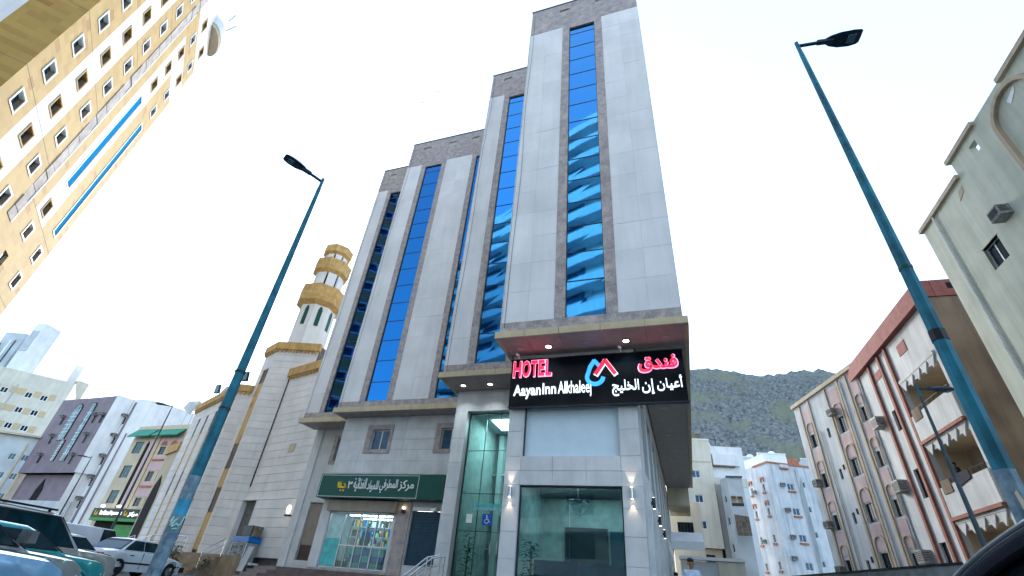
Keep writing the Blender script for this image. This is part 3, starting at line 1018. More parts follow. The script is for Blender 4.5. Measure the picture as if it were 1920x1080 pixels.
sconce(FL, FX(-1.52), 3.10, 'lit steel wall lamp on the pier right of the lobby window')

# ---- side street elevation
FS = Face((-1.15, 16.55), (-1.15, 44), toward=(10, 20))
holes = []
y = 1.4
while y < 26:
    holes.append((y, y + 2.2, 4.1, 7.2))
    holes.append((y, y + 2.2, PL + .4, 3.3))
    y += 3.4
mb = MB()
wall(mb, FS, 0.0, FS.L, PL - .5, 8.3, holes, .3)
mb.add([(-1.15, 44, -.9), (-5.9, 44, -.9), (-5.9, 44, 8.3), (-1.15, 44, 8.3)], [(0, 1, 2, 3)])
obj('side_wall', mb, 'lower', ho)
for h in holes:
    window(ho, FS, h[0], h[1], h[2], h[3], .22, 1, 0, 'frame', 'tealwin')
for i, y in enumerate((1.0, 4.4, 7.8, 11.2, 14.6)):
    obj('pilaster', MB().fbox(FS, y - .22, y + .22, PL - .4, 3.7, .002, .14), 'lower', ho)
for y in (1.15, 2.95, 5.9, 8.1, 10.6):
    pass
for y, z in ((1.0, 3.0), (4.4, 2.95), (7.8, 2.9)):
    s = 'dark wall lamp on the side street pilaster ' + {1.0: 'nearest the hotel corner', 4.4: 'second from the hotel corner', 7.8: 'farthest from the hotel corner'}[y]
    FSo = Face((-1.01, 16.55), (-1.01, 44), toward=(10, 20))
    sconce(FSo, y, z, s, 'wall lamps along the side street', False)

# ---- shop part (third tier) lower wall
F3 = Face((-19.3, 23.85), (-10.1, 23.85))
X3 = lambda x: x + 19.3
w1 = (X3(-17.14), X3(-15.93), 6.57, 7.75)
w2 = (X3(-12.56), X3(-11.35), 6.57, 7.75)
sh = (X3(-18.68), X3(-14.62), .58, 3.22)
dr = (X3(-13.56), X3(-11.9), .95, 3.60)
mb = MB()
wall(mb, F3, 0, 9.2, -.5, 8.56, [w1, w2, sh, dr], .25, o=-.03)
mb.add([(-19.3, 23.88, -.5), (-19.3, 26.32, -.5), (-19.3, 26.32, 8.56), (-19.3, 23.88, 8.56)], [(0, 1, 2, 3)])
obj('wall', mb, 'lower', ho)
slab_grid(F3, 0, 9.2, [5.25, 5.95, 6.57, 7.16, 7.75, 8.5], [0, .75, 1.5, 2.16, 3.37, 4.4, 5.5, 6.74, 7.95, 9.2], [w1, w2])
for w in (w1, w2):
    mb = MB()
    mb.fbox(F3, w[0] - .36, w[0] - .002, w[2] - .2, w[3] + .28, .004, .05).fbox(F3, w[1] + .002, w[1] + .2, w[2] - .2, w[3] + .28, .004, .05)
    mb.fbox(F3, w[0], w[1], w[3] + .002, w[3] + .28, .004, .05).fbox(F3, w[0], w[1], w[2] - .2, w[2] - .002, .004, .05)
    obj('window_surround', mb, 'granite', ho)
    window(ho, F3, w[0], w[1], w[2], w[3], .16, 1, 0, 'alu', 'bluewin', .06)
# shop front
sf = MB()
for x in (-18.68, -17.66, -16.68, -15.62, -14.68):
    sf.fbox(F3, X3(x), X3(x) + .06, .6, 3.2, -.16, -.08)
sf.fbox(F3, sh[0], sh[1], 3.14, 3.2, -.16, -.08).fbox(F3, sh[0], sh[1], .6, .66, -.16, -.08)
sf.fbox(F3, X3(-17.6), sh[1], 1.62, 1.68, -.155, -.085)
for x in (-17.2, -16.15, -15.1):
    sf.fbox(F3, X3(x), X3(x) + .035, .66, 3.14, -.15, -.09)
sfo = obj('shop_front', sf, 'alu', ho)
for i, (a, b) in enumerate(zip((-18.62, -17.6, -16.62, -15.56), (-17.66, -16.68, -15.62, -14.68))):
    for c, d in ((.66, 1.62), (1.68, 3.14)):
        obj('pane', MB().fbox(F3, X3(a), X3(b), c, d, -.13, -.12), 'shopglass', sfo)
obj('shop_plinth', MB().fbox(F3, X3(-19.2), X3(-14.45), -.45, .56, .002, .06), 'granite', ho)
obj('shutter_box', MB().fbox(F3, sh[0] - .0, sh[1] + .15, 3.24, 3.78, .002, .35), 'shutter', ho)
obj('shop_pillar', MB().fbox(F3, X3(-14.42), X3(-13.62), -.4, 3.8, .002, .05), 'granite', ho)
obj('shop_room', MB().add([(-18.8, 24.15, .58), (-14.5, 24.15, .58), (-14.5, 28, .58), (-18.8, 28, .58), (-18.8, 24.15, 3.3), (-14.5, 24.15, 3.3), (-14.5, 28, 3.3), (-18.8, 28, 3.3)],
    [(0, 1, 2, 3), (4, 5, 6, 7), (1, 2, 6, 5), (2, 3, 7, 6), (3, 0, 4, 7)]), 'room', ho)
ls = bpy.data.lights.new('shop_lamp', 'AREA')
ls.energy = 7
ls.size = 3.2
ls.color = (.55, .88, 1)
lo = bpy.data.objects.new('shop_lamp', ls)
COL.objects.link(lo)
lo.location = (-16.6, 25.3, 3.25)
obj('ceiling_lamp', MB().box(-18.3, -15, 25.2, 25.35, 3.24, 3.28).box(-18.3, -15, 26.6, 26.75, 3.24, 3.28), 'lampglow', ho)
PC = [MT[k] for k in ('yellowlogo', 'bluesign', 'stripe_red', 'whitepaint', 'leaf', 'tealband', 'bluefridge', 'darkcloth', 'terracotta', 'leaf')]
shelf = thing('shop_shelving', 'white shelves packed with colourful goods inside the grocery shop', 'shelves', (-16.6, 26.4, .58))
for k_ in range(5):
    z = .75 + k_ * .5
    obj('shelf_board', MB().box(-18.7, -14.6, 26.0, 26.35, z, z + .03), 'shelf', shelf)
for ci, mm in enumerate(PC):
    mb = MB()
    for i in range(46):
        k_ = rnd.randrange(5)
        x = rnd.uniform(-18.6, -14.8)
        h_, w__ = rnd.uniform(.15, .4), rnd.uniform(.07, .2)
        y_ = rnd.uniform(26.0, 26.06)
        mb.box(x, x + w__, y_, y_ + .2, .785 + k_ * .5, .785 + k_ * .5 + h_)
    o_ = obj('goods', mb, mm, shelf, kind='stuff')
obj('shop_floor', MB().box(-18.78, -14.52, 24.52, 27.9, .6, .96), 'roomdark', ho)
cr = thing('drinks_crates', 'stack of blue shrink wrapped water packs inside the grocery window', 'crates', (-16.3, 24.6, .58))
for i in range(3):
    for j in range(3):
        obj('water_pack', MB().box(-17.0 + i * .66, -16.38 + i * .66, 24.2, 24.5, .62 + j * .33, .92 + j * .33), 'bluefridge' if (i + j) % 2 else 'tealband', cr)
pst = thing('window_poster', 'pale turquoise sticker sheet on the left shop window pane', 'poster', F3.P(X3(-18.1), 1.2, -.1))
obj('sheet', MB().fbox(F3, X3(-18.6), X3(-17.68), .68, 1.95, -.117, -.11), 'tealband', pst)
bd = obj('roller_door', MB().fbox(F3, dr[0], dr[1], dr[2], dr[3] - .18, -.22, -.17), 'bluedoor', ho)
mb = MB()
for i in range(16):
    z = dr[2] + .03 + i * .152
    mb.fbox(F3, dr[0] + .03, dr[1] - .03, z, z + .115, -.169, -.152)
obj('slats', mb, 'bluedoor', bd)
obj('shutter_box', MB().fbox(F3, dr[0] + .01, dr[1] - .01, dr[3] - .17, dr[3] - .01, -.2, -.02), 'alu', ho)
cb = thing('security_camera', 'small white camera under the green shop sign above the blue shutter', 'camera', F3.P(X3(-12.15), 3.45, .2))
obj('body', MB().fbox(F3, X3(-12.25), X3(-12.0), 3.38, 3.5, .1, .45), 'whitepaint', cb)
obj('mount', MB().fbox(F3, X3(-12.16), X3(-12.1), 3.5, 3.62, .0, .15), 'alu', cb)
lt = thing('wall_lamp', 'small lit lamp on the pillar between shop window and blue shutter', 'wall lamp', F3.P(X3(-14.02), 3.5, .06))
obj('housing', MB().fbox(F3, X3(-14.1), X3(-13.94), 3.28, 3.44, .06, .2), 'frame', lt)
obj('bulb', MB().lathe([(.04, -.05), (.06, 0), (.03, .06)], F3.P(X3(-14.02), 3.52, .14), 10), 'warmglow', lt)
# green shop sign
gs_ = thing('shop_sign', 'long dark green supermarket sign board with pale Arabic lettering', 'sign', (-15.4, 23.1, 3.8))
FG = Face((-19.3, 23.1), (-11.5, 23.1))
G3 = lambda x: x + 19.3
obj('board', MB().fbox(FG, 0, 7.75, 3.84, 5.06, -.72, 0), 'greensign', gs_)
mb = MB().fbox(FG, .08, 6.24, 4.98, 5.0, .002, .02).fbox(FG, .08, 6.24, 3.88, 3.9, .002, .02).fbox(FG, .06, .08, 3.88, 5.0, .002, .02).fbox(FG, 6.24, 6.26, 3.88, 5.0, .002, .02)
obj('border', mb, 'whitepaint', gs_)
rev = lambda s: ''.join(reversed(s))
W_markaz = rev('\uFEE3\uFEAE\uFEDB\uFEB0')
W_matrafi = rev('\uFE8D\uFEDF\uFEE4\uFEC4\uFEAE\uFED3\uFEF2')
W_mawad = rev('\uFEDF\uFEE0\uFEE4\uFEEE\uFE8D\uFEA9')
W_ghiz = rev('\uFE8D\uFEDF\uFED0\uFEAC\uFE8D\uFE8B\uFEF4\uFE94')
put_text('word', W_markaz, FG, G3(-14.18), G3(-13.28), 4.22, 4.78, .004, .03, 'whitepaint', gs_, off=.012)
put_text('word', W_matrafi, FG, G3(-15.35), G3(-14.26), 4.12, 4.80, .004, .03, 'whitepaint', gs_, off=.012)
put_text('word', W_mawad, FG, G3(-16.12), G3(-15.43), 4.14, 4.72, .004, .03, 'whitepaint', gs_, off=.012)
put_text('word', W_ghiz, FG, G3(-17.0), G3(-16.2), 4.16, 4.86, .004, .03, 'whitepaint', gs_, off=.012)
put_text('numeral', '\u0663', FG, G3(-17.38), G3(-17.1), 4.3, 4.7, .004, .03, 'whitepaint', gs_, off=.012)
mb = MB()
ribbon(mb, FG, [(G3(-18.02), 4.62), (G3(-17.98), 4.38), (G3(-17.5), 4.36), (G3(-17.62), 4.55)], .09, .004, .03)
ribbon(mb, FG, [(G3(-18.0), 4.42), (G3(-17.86), 4.66), (G3(-17.82), 4.4)], .08, .005, .031)
mb.fprism(FG, [(G3(-17.78) + .05 * cos(t), 4.2 + .05 * sin(t)) for t in [i * pi / 4 for i in range(8)]], .004, .03)
mb.fprism(FG, [(G3(-17.6) + .05 * cos(t), 4.2 + .05 * sin(t)) for t in [i * pi / 4 for i in range(8)]], .004, .03)
obj('emblem', mb, 'yellowlogo', gs_)
# fourth tier lower wall and its beige shutter
F4 = Face((-23.3, 26.3), (-19.25, 26.3))
X4 = lambda x: x + 23.3
w3 = (X4(-21.45), X4(-20.3), 6.55, 8.0)
s4 = (X4(-22.25), X4(-20.6), .9, 4.05)
mb = MB()
wall(mb, F4, 0, 4.05, -.5, 8.68, [w3, s4], .25)
mb.add([(-23.3, 26.3, -.5), (-23.3, BACK_Y, -.5), (-23.3, BACK_Y, 8.68), (-23.3, 26.3, 8.68)], [(0, 1, 2, 3)])
obj('wall', mb, 'lower', ho)
obj('window_surround', MB().fbox(F4, w3[0] - .3, w3[0] - .002, w3[2] - .2, w3[3] + .2, .004, .05).fbox(F4, w3[0], w3[1], w3[3] + .002, w3[3] + .2, .004, .05).fbox(F4, w3[0], w3[1], w3[2] - .2, w3[2] - .002, .004, .05), 'granite', ho)
window(ho, F4, w3[0], w3[1], w3[2], w3[3], .16, 1, 0, 'frame', 'darkglass')
sd = obj('shutter_back', MB().fbox(F4, s4[0], s4[1], 1.7, 4.03, -.22, -.17), 'shutter', ho)
mb = MB()
for i in range(22):
    z = 1.72 + i * .104
    mb.fbox(F4, s4[0] + .02, s4[1] - .02, z, z + .08, -.169, -.14)
obj('slats', mb, 'shutter', sd)
obj('doorway_shade', MB().fbox(F4, s4[0], s4[1], .9, 1.69, -.23, -.2), 'browndoor', ho)
obj('marble_pier', MB().fbox(F4, -.0, .55, -.4, 8.6, .004, .12), 'lower', ho)
# platform and steps in front of the shops
PT = thing('entrance_platform', 'raised stone platform with maroon brown steps before the shop', 'steps', (-15, 22, -.9))
obj('platform', MB().prism([(-23.4, 24.6), (-19.2, 21.6), (-10.1, 21.6), (-10.1, 23.8), (-23.4, 26.25)], -1.0, .42), 'darkstep', PT)
for i in range(7):
    a = .42 - (i + 1) * .17
    q = .34 * (i + 1)
    obj('step', MB().prism([(-23.4 - q * .3, 24.6 - q), (-19.2 - q * .55, 21.6 - q), (-10.1, 21.6 - q), (-10.1, 21.62 - q + .34), (-19.2 - q * .55 + .19, 21.62 - q + .34), (-23.4 - q * .3 + .1, 24.62 - q + .34)], -1.05, a), 'darkstep', PT)
obj('ramp_edge', MB().hexa([(-23.6, 24.3, .42), (-23.45, 24.3, .42), (-23.45, 24.9, .42), (-23.6, 24.9, .42), (-23.6, 24.3, .52), (-23.45, 24.3, .52), (-23.45, 24.9, .52), (-23.6, 24.9, .52)]), 'lower', PT)
obj('landing', MB().box(-10.08, -5.9, 18.2, 20.2, -1.0, PL - .005), 'lower', PT)
obj('landing', MB().box(-5.9, -1.17, 15.8, 16.5, -1.0, PL - .01), 'lower', PT)

# ---- hotel sign
sg = thing('hotel_sign', 'glossy black hotel sign with lit red and white letters and logo', 'sign', (-2.7, 16.3, 6.0))
FSG = Face((-5.92, 16.28), (.58, 16.28))
GX = lambda x: x + 5.92
obj('board', MB().fbox(FSG, 0, 6.5, 6.04, 7.98, -.2, 0), 'signblack', sg)
fr = MB().fbox(FSG, -.02, 6.52, 7.981, 8.01, -.2, .02).fbox(FSG, -.02, 6.52, 6.01, 6.039, -.2, .02)
obj('edge_frame', fr, 'frame', sg)
xs = -5.80
for i, (c, w) in enumerate(zip('HOTEL', (.31, .31, .25, .23, .22))):
    put_text('letter', c, FSG, GX(xs) - .025, GX(xs) + w + .025, 7.20, 7.92, .004, .05, 'pinkedge', sg, off=.03)
    put_text('letter', c, FSG, GX(xs), GX(xs) + w, 7.235, 7.885, .052, .085, 'redlit', sg, off=.022)
    xs += w + .055
put_text('word', 'Aayan', FSG, GX(-5.74), GX(-4.66), 6.33, 6.90, .004, .06, 'whitelit', sg, off=.006)
put_text('word', 'Inn', FSG, GX(-4.58), GX(-4.06), 6.49, 6.92, .004, .06, 'whitelit', sg, off=.006)
put_text('word', 'Alkhaleej', FSG, GX(-3.98), GX(-2.73), 6.33, 6.96, .004, .06, 'whitelit', sg, off=-.004)
mb = MB()
arc = [(-2.42, 7.52), (-2.60, 7.73), (-2.76, 7.48)]
for i in range(13):
    t = radians(172 + i * 15)
    arc.append((-2.58 + .30 * cos(t), 7.07 + .28 * sin(t)))
ribbon(mb, FSG, [(GX(a), b) for a, b in arc], .145, .004, .06)
obj('logo', mb, 'bluelit', sg)
mb = MB()
ribbon(mb, FSG, [(GX(-2.54), 7.15), (GX(-2.19), 7.70), (GX(-1.82), 7.13)], .18, .004, .055)
obj('logo_edge', mb, 'whitelit', sg)
mb = MB()
ribbon(mb, FSG, [(GX(-2.55), 7.18), (GX(-2.19), 7.70), (GX(-1.84), 7.16)], .145, .057, .085)
obj('logo', mb, 'redlit', sg)
W_funduq = rev('\uFED3\uFEE8\uFEAA\uFED5')
put_text('word', W_funduq, FSG, GX(-1.0) - .02, GX(.39) + .02, 7.12, 7.80, .004, .05, 'pinkedge', sg, off=.045)
put_text('word', W_funduq, FSG, GX(-.98), GX(.37), 7.15, 7.77, .052, .08, 'redlit', sg, off=.03)
W_ayan = rev('\u0623\uFECB\uFEF4\uFE8E\uFEE5')
W_in = rev('\u0625\uFEE5')
W_khalij = rev('\uFE8D\uFEDF\uFEA8\uFEE0\uFEF4\uFE9E')
put_text('word', W_ayan, FSG, GX(-.40), GX(.46), 6.42, 6.98, .004, .06, 'whitelit', sg, off=.006)
put_text('word', W_in, FSG, GX(-.92), GX(-.50), 6.32, 6.88, .004, .06, 'whitelit', sg, off=.006)
put_text('word', W_khalij, FSG, GX(-1.97), GX(-1.02), 6.30, 6.90, .004, .06, 'whitelit', sg, off=.006)
for x in (-5.6, -1.6):
    c_ = thing('security_camera', 'small dome camera over the %s of the black hotel sign' % ('word HOTEL' if x < -3 else 'red Arabic word'), 'camera', (x, 16.2, 8.1))
    obj('mount', MB().tube((x, 16.25, 8.02), (x, 16.1, 8.12), .02), 'whitepaint', c_)
    obj('body', MB().tube((x, 16.12, 8.12), (x - .02, 15.92, 8.08), .05, .045, 10), 'whitepaint', c_)
# thin cable hanging down the tower corners
cbm = MB()
for x, y in ((-5.85, 14.97), (-10.05, 18.62), (-19.2, 22.87), (-23.35, 24.77)):
    cbm = MB()
    p = (x, y, 33)
    for i in range(1, 13):
        q_ = (x + rnd.uniform(-.02, .02) + .05 * sin(i), y, 33 - i * 2.02)
        cbm.tube(p, q_, .009, n=5)
        p = q_
    obj('cable', cbm, 'frame', ho)

# ================================================================== yellow stone tower at the left
K = .85
dA = Vector((-.7986, .6018)); nB = Vector((.6018, .7986))
def TP(u, n):   # point from distance along the facade and offset from it (negative: into the building)
    p = dA * (u * K) + nB * ((-20 + n) * K)
    return (p.x, p.y)
tw = thing('stone_tower', 'towering honey coloured stone block with white vertical bands of small windows', 'tower', TP(50, -8) + (-1,))
UB = [37.5, 41.9, 45.85, 49.9, 51.4, 53.35, 57.2, 62.75]
MTW = ['yellowtile', 'white', 'yellowtile', 'rough', 'yellowtile', 'white', 'yellowtile']
FT = Face(TP(0, 0), TP(100, 0))
def U(u): return u * K
rows = [28.05 + 3.82 * i for i in range(-7, 11)]
holesT = []
def hw_(u, z, w=1.28, h=1.36):
    return (U(u - w / 2), U(u + w / 2), z * K - h * K / 2, z * K + h * K / 2)
cols = {39.85: ('whitepaint', rows), 43.87: ('beige', rows), 47.85: ('whitepaint', rows[1:])}
wins = []
for u, (fm, rr) in cols.items():
    for z in rr:
        wins.append((hw_(u, z), fm))
for z in (49.3, 52.9, 56.4, 59.8, 63.4):
    wins.append((hw_(55.4, z), 'beige' if z not in (59.8,) else 'whitepaint'))
    wins.append((hw_(60.25, z), 'whitepaint' if z in (49.3, 52.9, 59.8) else 'beige'))
for u, z in ((55.1, 28.3), (55.2, 25.4), (60.2, 25.5), (60.2, 22.3), (55.2, 18.6), (60.2, 18.5)):
    wins.append((hw_(u, z), 'beige' if z == 28.3 else 'whitepaint'))
strips = [(U(54.6), U(55.95), 31.6 * K, 46.2 * K, 'beige'), (U(59.75), U(60.95), 28.4 * K, 46.3 * K, 'whitepaint'), (U(54.3), U(55.6), 20.2 * K, 22.6 * K, 'whitepaint')]
ztop, zbot = 69.5 * K, -1.0
for i, (a, b, mm) in enumerate(zip(UB, UB[1:], MTW)):
    hs = [w[0] for w in wins if U(a) < (w[0][0] + w[0][1]) / 2 < U(b)] + [s[:4] for s in strips if U(a) < (s[0] + s[1]) / 2 < U(b)]
    if i == 5:      # white band starts above z 27
        m1, m2 = MB(), MB()
        wall(m1, FT, U(a), U(b), zbot, 27.1 * K, [h for h in hs if h[3] < 27.1 * K], .5)
        wall(m2, FT, U(a), U(b), 27.1 * K, 57.5 * K, [h for h in hs if 27.1 * K < h[2] < 57.4 * K], .5)
        obj('stone_wall', m1, 'yellowtile', tw)
        obj('white_wall', m2, 'white', tw)
    elif i == 6:
        m1, m2 = MB(), MB()
        wall(m1, FT, U(a), U(b), zbot, 53.9 * K, [h for h in hs if h[3] < 53.9 * K], .5)
        wall(m2, FT, U(a), U(b), 53.9 * K, 57.5 * K, [h for h in hs if 54 * K < h[2] < 57.4 * K], .5)
        obj('stone_wall', m1, 'yellowtile', tw)
        obj('white_wall', m2, 'white', tw)
    elif i == 3:
        mb = MB()
        wall(mb, FT, U(a), U(b), 24 * K, 64 * K, [], .3, o=-.02)
        z = 24 * K
        j = 0
        while z < 62 * K:
            h = rnd.uniform(.7, 1.5)
            mb.fbox(FT, U(a) + .02, U(b) - .06, z, z + h - .03, -.02, rnd.uniform(.0, .08))
            z += h
        obj('rough_stone_strip', mb, 'rough', tw)
        obj('strip_ledge', MB().fbox(FT, U(b) - .04, U(b) + .06, 24 * K, 60 * K, .003, .07), 'whitepaint', tw)
        mb = MB()
        wall(mb, FT, U(a), U(b), zbot, 24 * K, [])
        obj('stone_wall', mb, 'yellowtile', tw)
        mb = MB()
        wall(mb, FT, U(a), U(b), 64 * K, ztop, [])
        obj('stone_wall', mb, 'yellowtile', tw)
    else:
        mb = MB()
        wall(mb, FT, U(a), U(b), zbot, ztop if i < 3 else (57.5 * K if i == 4 else ztop), hs, .5)
        obj('white_wall' if mm == 'white' else 'stone_wall', mb, mm, tw)
# upper right part: yellow band then white crown
for z0, z1, mm in ((57.5 * K, 61.4 * K, 'yellowtile'), (61.4 * K, ztop, 'white')):
    mb = MB()
    wall(mb, FT, U(51.42), U(62.75), z0, z1, [w[0] for w in wins if w[0][0] > U(51.4) and z0 < w[0][2] < z1], .5)
    obj('white_wall' if mm == 'white' else 'stone_wall', mb, mm, tw)
for (a, b, c, d), fm in wins:
    window(tw, FT, a, b, c, d, .30, 1, 0, 'frame', 'tealwin', .06)
    q = .13
    mb = MB().fbox(FT, a - q, a, c - q, d + q, .003, .05).fbox(FT, b, b + q, c - q, d + q, .003, .05).fbox(FT, a, b, d, d + q, .003, .05).fbox(FT, a, b, c - q, c, .003, .05)
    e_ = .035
    obj('shade_painted_jamb', MB().fbox(FT, b - e_, b, c + e_, d - e_, -.29, .0), 'brownwall_and_shade', tw)  # far jamb coloured brown, its shade painted into the material
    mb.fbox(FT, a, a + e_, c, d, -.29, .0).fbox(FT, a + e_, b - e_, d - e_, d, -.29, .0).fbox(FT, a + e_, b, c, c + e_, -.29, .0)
    obj('window_surround', mb, fm if fm == 'whitepaint' else 'yellowtile', tw)
for a, b, c, d, fm in strips:
    n_ = int((d - c) / 1.6)
    if n_ < 3:
        window(tw, FT, a, b, c, d, .2, 1, 0, 'alu', 'bluewin', .05)
        continue
    s_ = obj('tall_window', MB().fbox(FT, a, a + .05, c, d, -.2, -.06).fbox(FT, b - .05, b, c, d, -.2, -.06), 'frame', tw)
    for i in range(n_):
        z0, z1 = c + (d - c) * i / n_, c + (d - c) * (i + 1) / n_
        obj('pane', MB().fbox(FT, a + .05, b - .05, z0 + .006, z1 - .006, -.06, -.03), 'flatblue', s_)
    q = .12
    obj('window_surround', MB().fbox(FT, a - q, a, c - q, d + q, .003, .05).fbox(FT, b, b + q, c - q, d + q, .003, .05).fbox(FT, a, b, d, d + q, .003, .05).fbox(FT, a, b, c - q, c, .003, .05), 'whitepaint', tw)
# floor joints: thin dark lines pressed in the stone
for z, u0, u1 in ((29.75, 37.5, 49.8), (37.6, 37.5, 49.8), (27.05, 51.5, 62.7), (20.2, 37.5, 62.7), (45.3, 37.5, 49.8), (53.0, 37.5, 49.8)):
    obj('floor_joint', MB().fbox(FT, U(u0), U(u1), z * K - .02, z * K + .015, .001, .006), 'joint', tw)
# end wall facing the square
FE2 = Face(TP(37.5, 0), TP(37.5, -14), toward=(0, 0))
FE2.n = -dA.copy(); FE2.rz = atan2(FE2.n.x, -FE2.n.y)
mb = MB()
wall(mb, FE2, 0, 2.85 * K, zbot, ztop, [])
obj('stone_wall', mb, 'yellowtile2', tw)
mb = MB()
wall(mb, FE2, 2.85 * K, 14 * K, zbot, ztop, [])
obj('white_wall', mb, 'white', tw)
for z in (29.7, 37.5, 45.3, 22):
    obj('floor_joint', MB().fbox(FE2, .0, 2.85 * K, z * K - .02, z * K + .015, .001, .006), 'joint', tw)
mb = MB()
p = [TP(62.75, 0), TP(62.75, -14), TP(37.5, -14)]
mb.add([(*p[0], zbot), (*p[1], zbot), (*p[1], ztop), (*p[0], ztop)], [(0, 1, 2, 3)])
mb.add([(*p[1], zbot), (*p[2], zbot), (*p[2], ztop), (*p[1], ztop)], [(0, 1, 2, 3)])
mb.add([(*TP(37.5, 0), ztop), (*p[0], ztop), (*p[1], ztop), (*p[2], ztop)], [(0, 1, 2, 3)])
obj('white_wall', mb, 'white', tw)
# round balcony slab near the top corner
c = TP(60.0, 0)
mb = MB()
pts = []
for i in range(25):
    t = pi * i / 24
    q = Vector(c) + dA * (2.9 * K * cos(t)) + nB * (1.2 * K * sin(t))
    pts.append((q.x, q.y))
obj('round_canopy', MB().prism(pts, 66.2 * K, 66.8 * K), 'sand', tw)
obj('canopy_parapet', MB().prism([((x - c[0]) * 1.05 + c[0], (y - c[1]) * 1.05 + c[1]) for x, y in pts], 66.82 * K, 68.4 * K), 'white', tw)
obj('roof_antenna', MB().tube((*TP(60, .8), 70 * K), (*TP(59, 1.8), 71 * K), .05).tube((*TP(58, 1), 70 * K), (*TP(58, 1.2), 72 * K), .04), 'frame', tw)
for z in (15.0, 16.9, 18.3, 19.6, 17.6):
    ac_unit(tw, Face(TP(62.76, 0), TP(62.76, -10), toward=TP(90, 0)), 1.0 if z != 16.9 else 2.6, z * K, .8, .5, .7)
for i, (x, y) in enumerate(((367, 180), (388, 166), (378, 560))):
    pass
for k_, (az, el, dd) in enumerate(((radians(-40.9), 1.31, 60), (radians(-39.0), 1.39, 62))):
    b = thing('flying_bird', 'tiny dark bird in the pale sky, the %s of the pair' % ('lower' if k_ == 0 else 'higher'), 'bird', (dd * sin(az), dd * cos(az), dd * el))
    x, y, z = dd * sin(az), dd * cos(az), dd * el
    mb = MB()
    for s in (-1, 1):
        mb.add([(x, y, z), (x + s * .32, y + .1, z + .14), (x + s * .55, y - .04, z + .05), (x + s * .3, y - .1, z + .08)], [(0, 1, 2, 3)])
    mb.tube((x, y - .2, z), (x, y + .2, z), .05, .02, 6)
    obj('body', mb, 'darkcloth', b)

# ================================================================== mosque
mo = thing('mosque', 'pale stone mosque with honey coloured copings and recessed gold slit strips', 'mosque', (-36, 34, 0))
A0, A1, A2 = (-35.8, 30.6), (-33.7, 29.7), (-30.0, 30.8)
D0, D1 = (-31.65, 30.22), (-24.3, 28.06)
B0, B1, B2, B3 = (-46.9, 34.6), (-39.6, 31.3), (-36.8, 30.15), (-35.75, 30.6)
def courses(F, u0, u1, z0, z1, holes=(), m='mosque', seg=2.4):
    """stone courses as long blocks with open joints"""
    n = round((z1 - z0) / .6)
    h = (z1 - z0) / n
    for i in range(n):
        a, b = z0 + i * h, z0 + (i + 1) * h
        spans = [(u0, u1)]
        for q in holes:
            if q[2] < (a + b) / 2 < q[3]:
                ns = []
                for s, e in spans:
                    if q[1] <= s or q[0] >= e:
                        ns.append((s, e)); continue
                    if q[0] > s: ns.append((s, q[0]))
                    if q[1] < e: ns.append((q[1], e))
                spans = ns
        for s, e in spans:
            if e - s > .05:
                pr = rnd.uniform(-.004, .004)
                obj('stone_course', MB().fbox(F, s, e - .002, a + .011, b - .009, -.06, pr), m, mo)
def coping(F, u0, u1, z, h=.62, o1=.22, teeth=True):
    obj('gold_coping', MB().fbox(F, u0, u1, z - h, z, -.2, o1), 'gold_plain', mo)
    if teeth:
        mb = MB()
        u = u0 + .05
        while u < u1 - .16:
            mb.fprism(F, [(u, z - h - .005), (u + .22, z - h - .005), (u + .22, z - h - .18), (u + .16, z - h - .30), (u + .10, z - h - .18), (u + .0, z - h - .1)], .02, .16)
            u += .36
        obj('coping_teeth', mb, 'gold_plain', mo)
# core block
obj('core_wall', MB().prism([(-35.7, 30.75), (-33.68, 29.80), (-30.1, 30.9), (-29.0, 36), (-35.5, 38)], -.5, 17.9), 'joint', mo)
Fc, Fr = Face(A0, A1), Face(A1, A2)
strip = (0.75, 1.95, 1.2, 15.7)
courses(Fc, 0, Fc.L, .95, 17.4, [strip])
alc = (.55, 2.45, .95, 4.6)
courses(Fr, 0, Fr.L, .95, 17.4, [])
coping(Fc, -.15, Fc.L + .1, 18.0, .7)
coping(Fr, -.1, Fr.L + .1, 18.0, .7)
mb = MB().fbox(Fc, strip[0], strip[1], 6.6, 8.9, -.05, -.02)
for z0, z1 in ((14.2, 15.5), (6.9, 8.9), (3.7, 5.5)):
    obj('shade_painted_slit', MB().fbox(Fc, strip[0] + .3, strip[1] - .2, z0, z1, -.045, -.03), 'brownwall_and_shade', mo)  # near-flush slit in brown, the shade of its recess painted as colour
for z0, z1 in ((1.2, 3.7), (5.5, 6.9), (8.9, 14.2), (15.5, 15.7)):
    obj('gold_strip', MB().fbox(Fc, strip[0] + .01, strip[1] - .01, z0 + .005, z1 - .005, -.055, -.018), 'gold', mo)
# lower projecting wall with the alcove door, downpipe, vents
Fd = Face(D0, D1)
obj('core_wall', MB().prism([(-31.62, 30.33), (-24.3, 28.17), (-24.3, 34), (-30.0, 34)], -.5, 15.3), 'joint', mo)
ad = (.45, 2.3, .95, 4.6)
v1, v2 = (4.1, 4.1, 8, 8), (4.1, 4.1, 8, 8)
Fw = Face((-33.0, 30.02), (-27.5, 28.78))
courses(Fd, 0, Fd.L, 4.6, 14.8, [])
ext = Face((-32.6, 30.15), (-24.2, 27.97))
alcv = (1.15, 3.0, .95, 4.55)
courses(ext, 0, ext.L, .95, 4.55, [alcv])
obj('alcove_wall', MB().fbox(ext, alcv[0], alcv[1], .95, 4.55, -.9, -.85), 'mosque', mo)
obj('alcove_lintel', MB().fbox(ext, 0, ext.L, 4.56, 4.62, -.9, .01), 'mosque', mo)
obj('alcove_side', MB().fbox(ext, alcv[1] + .002, ext.L, .95, 4.54, -.9, -.07).fbox(ext, 0, alcv[0] - .002, .95, 4.54, -.9, -.07), 'mosque', mo)
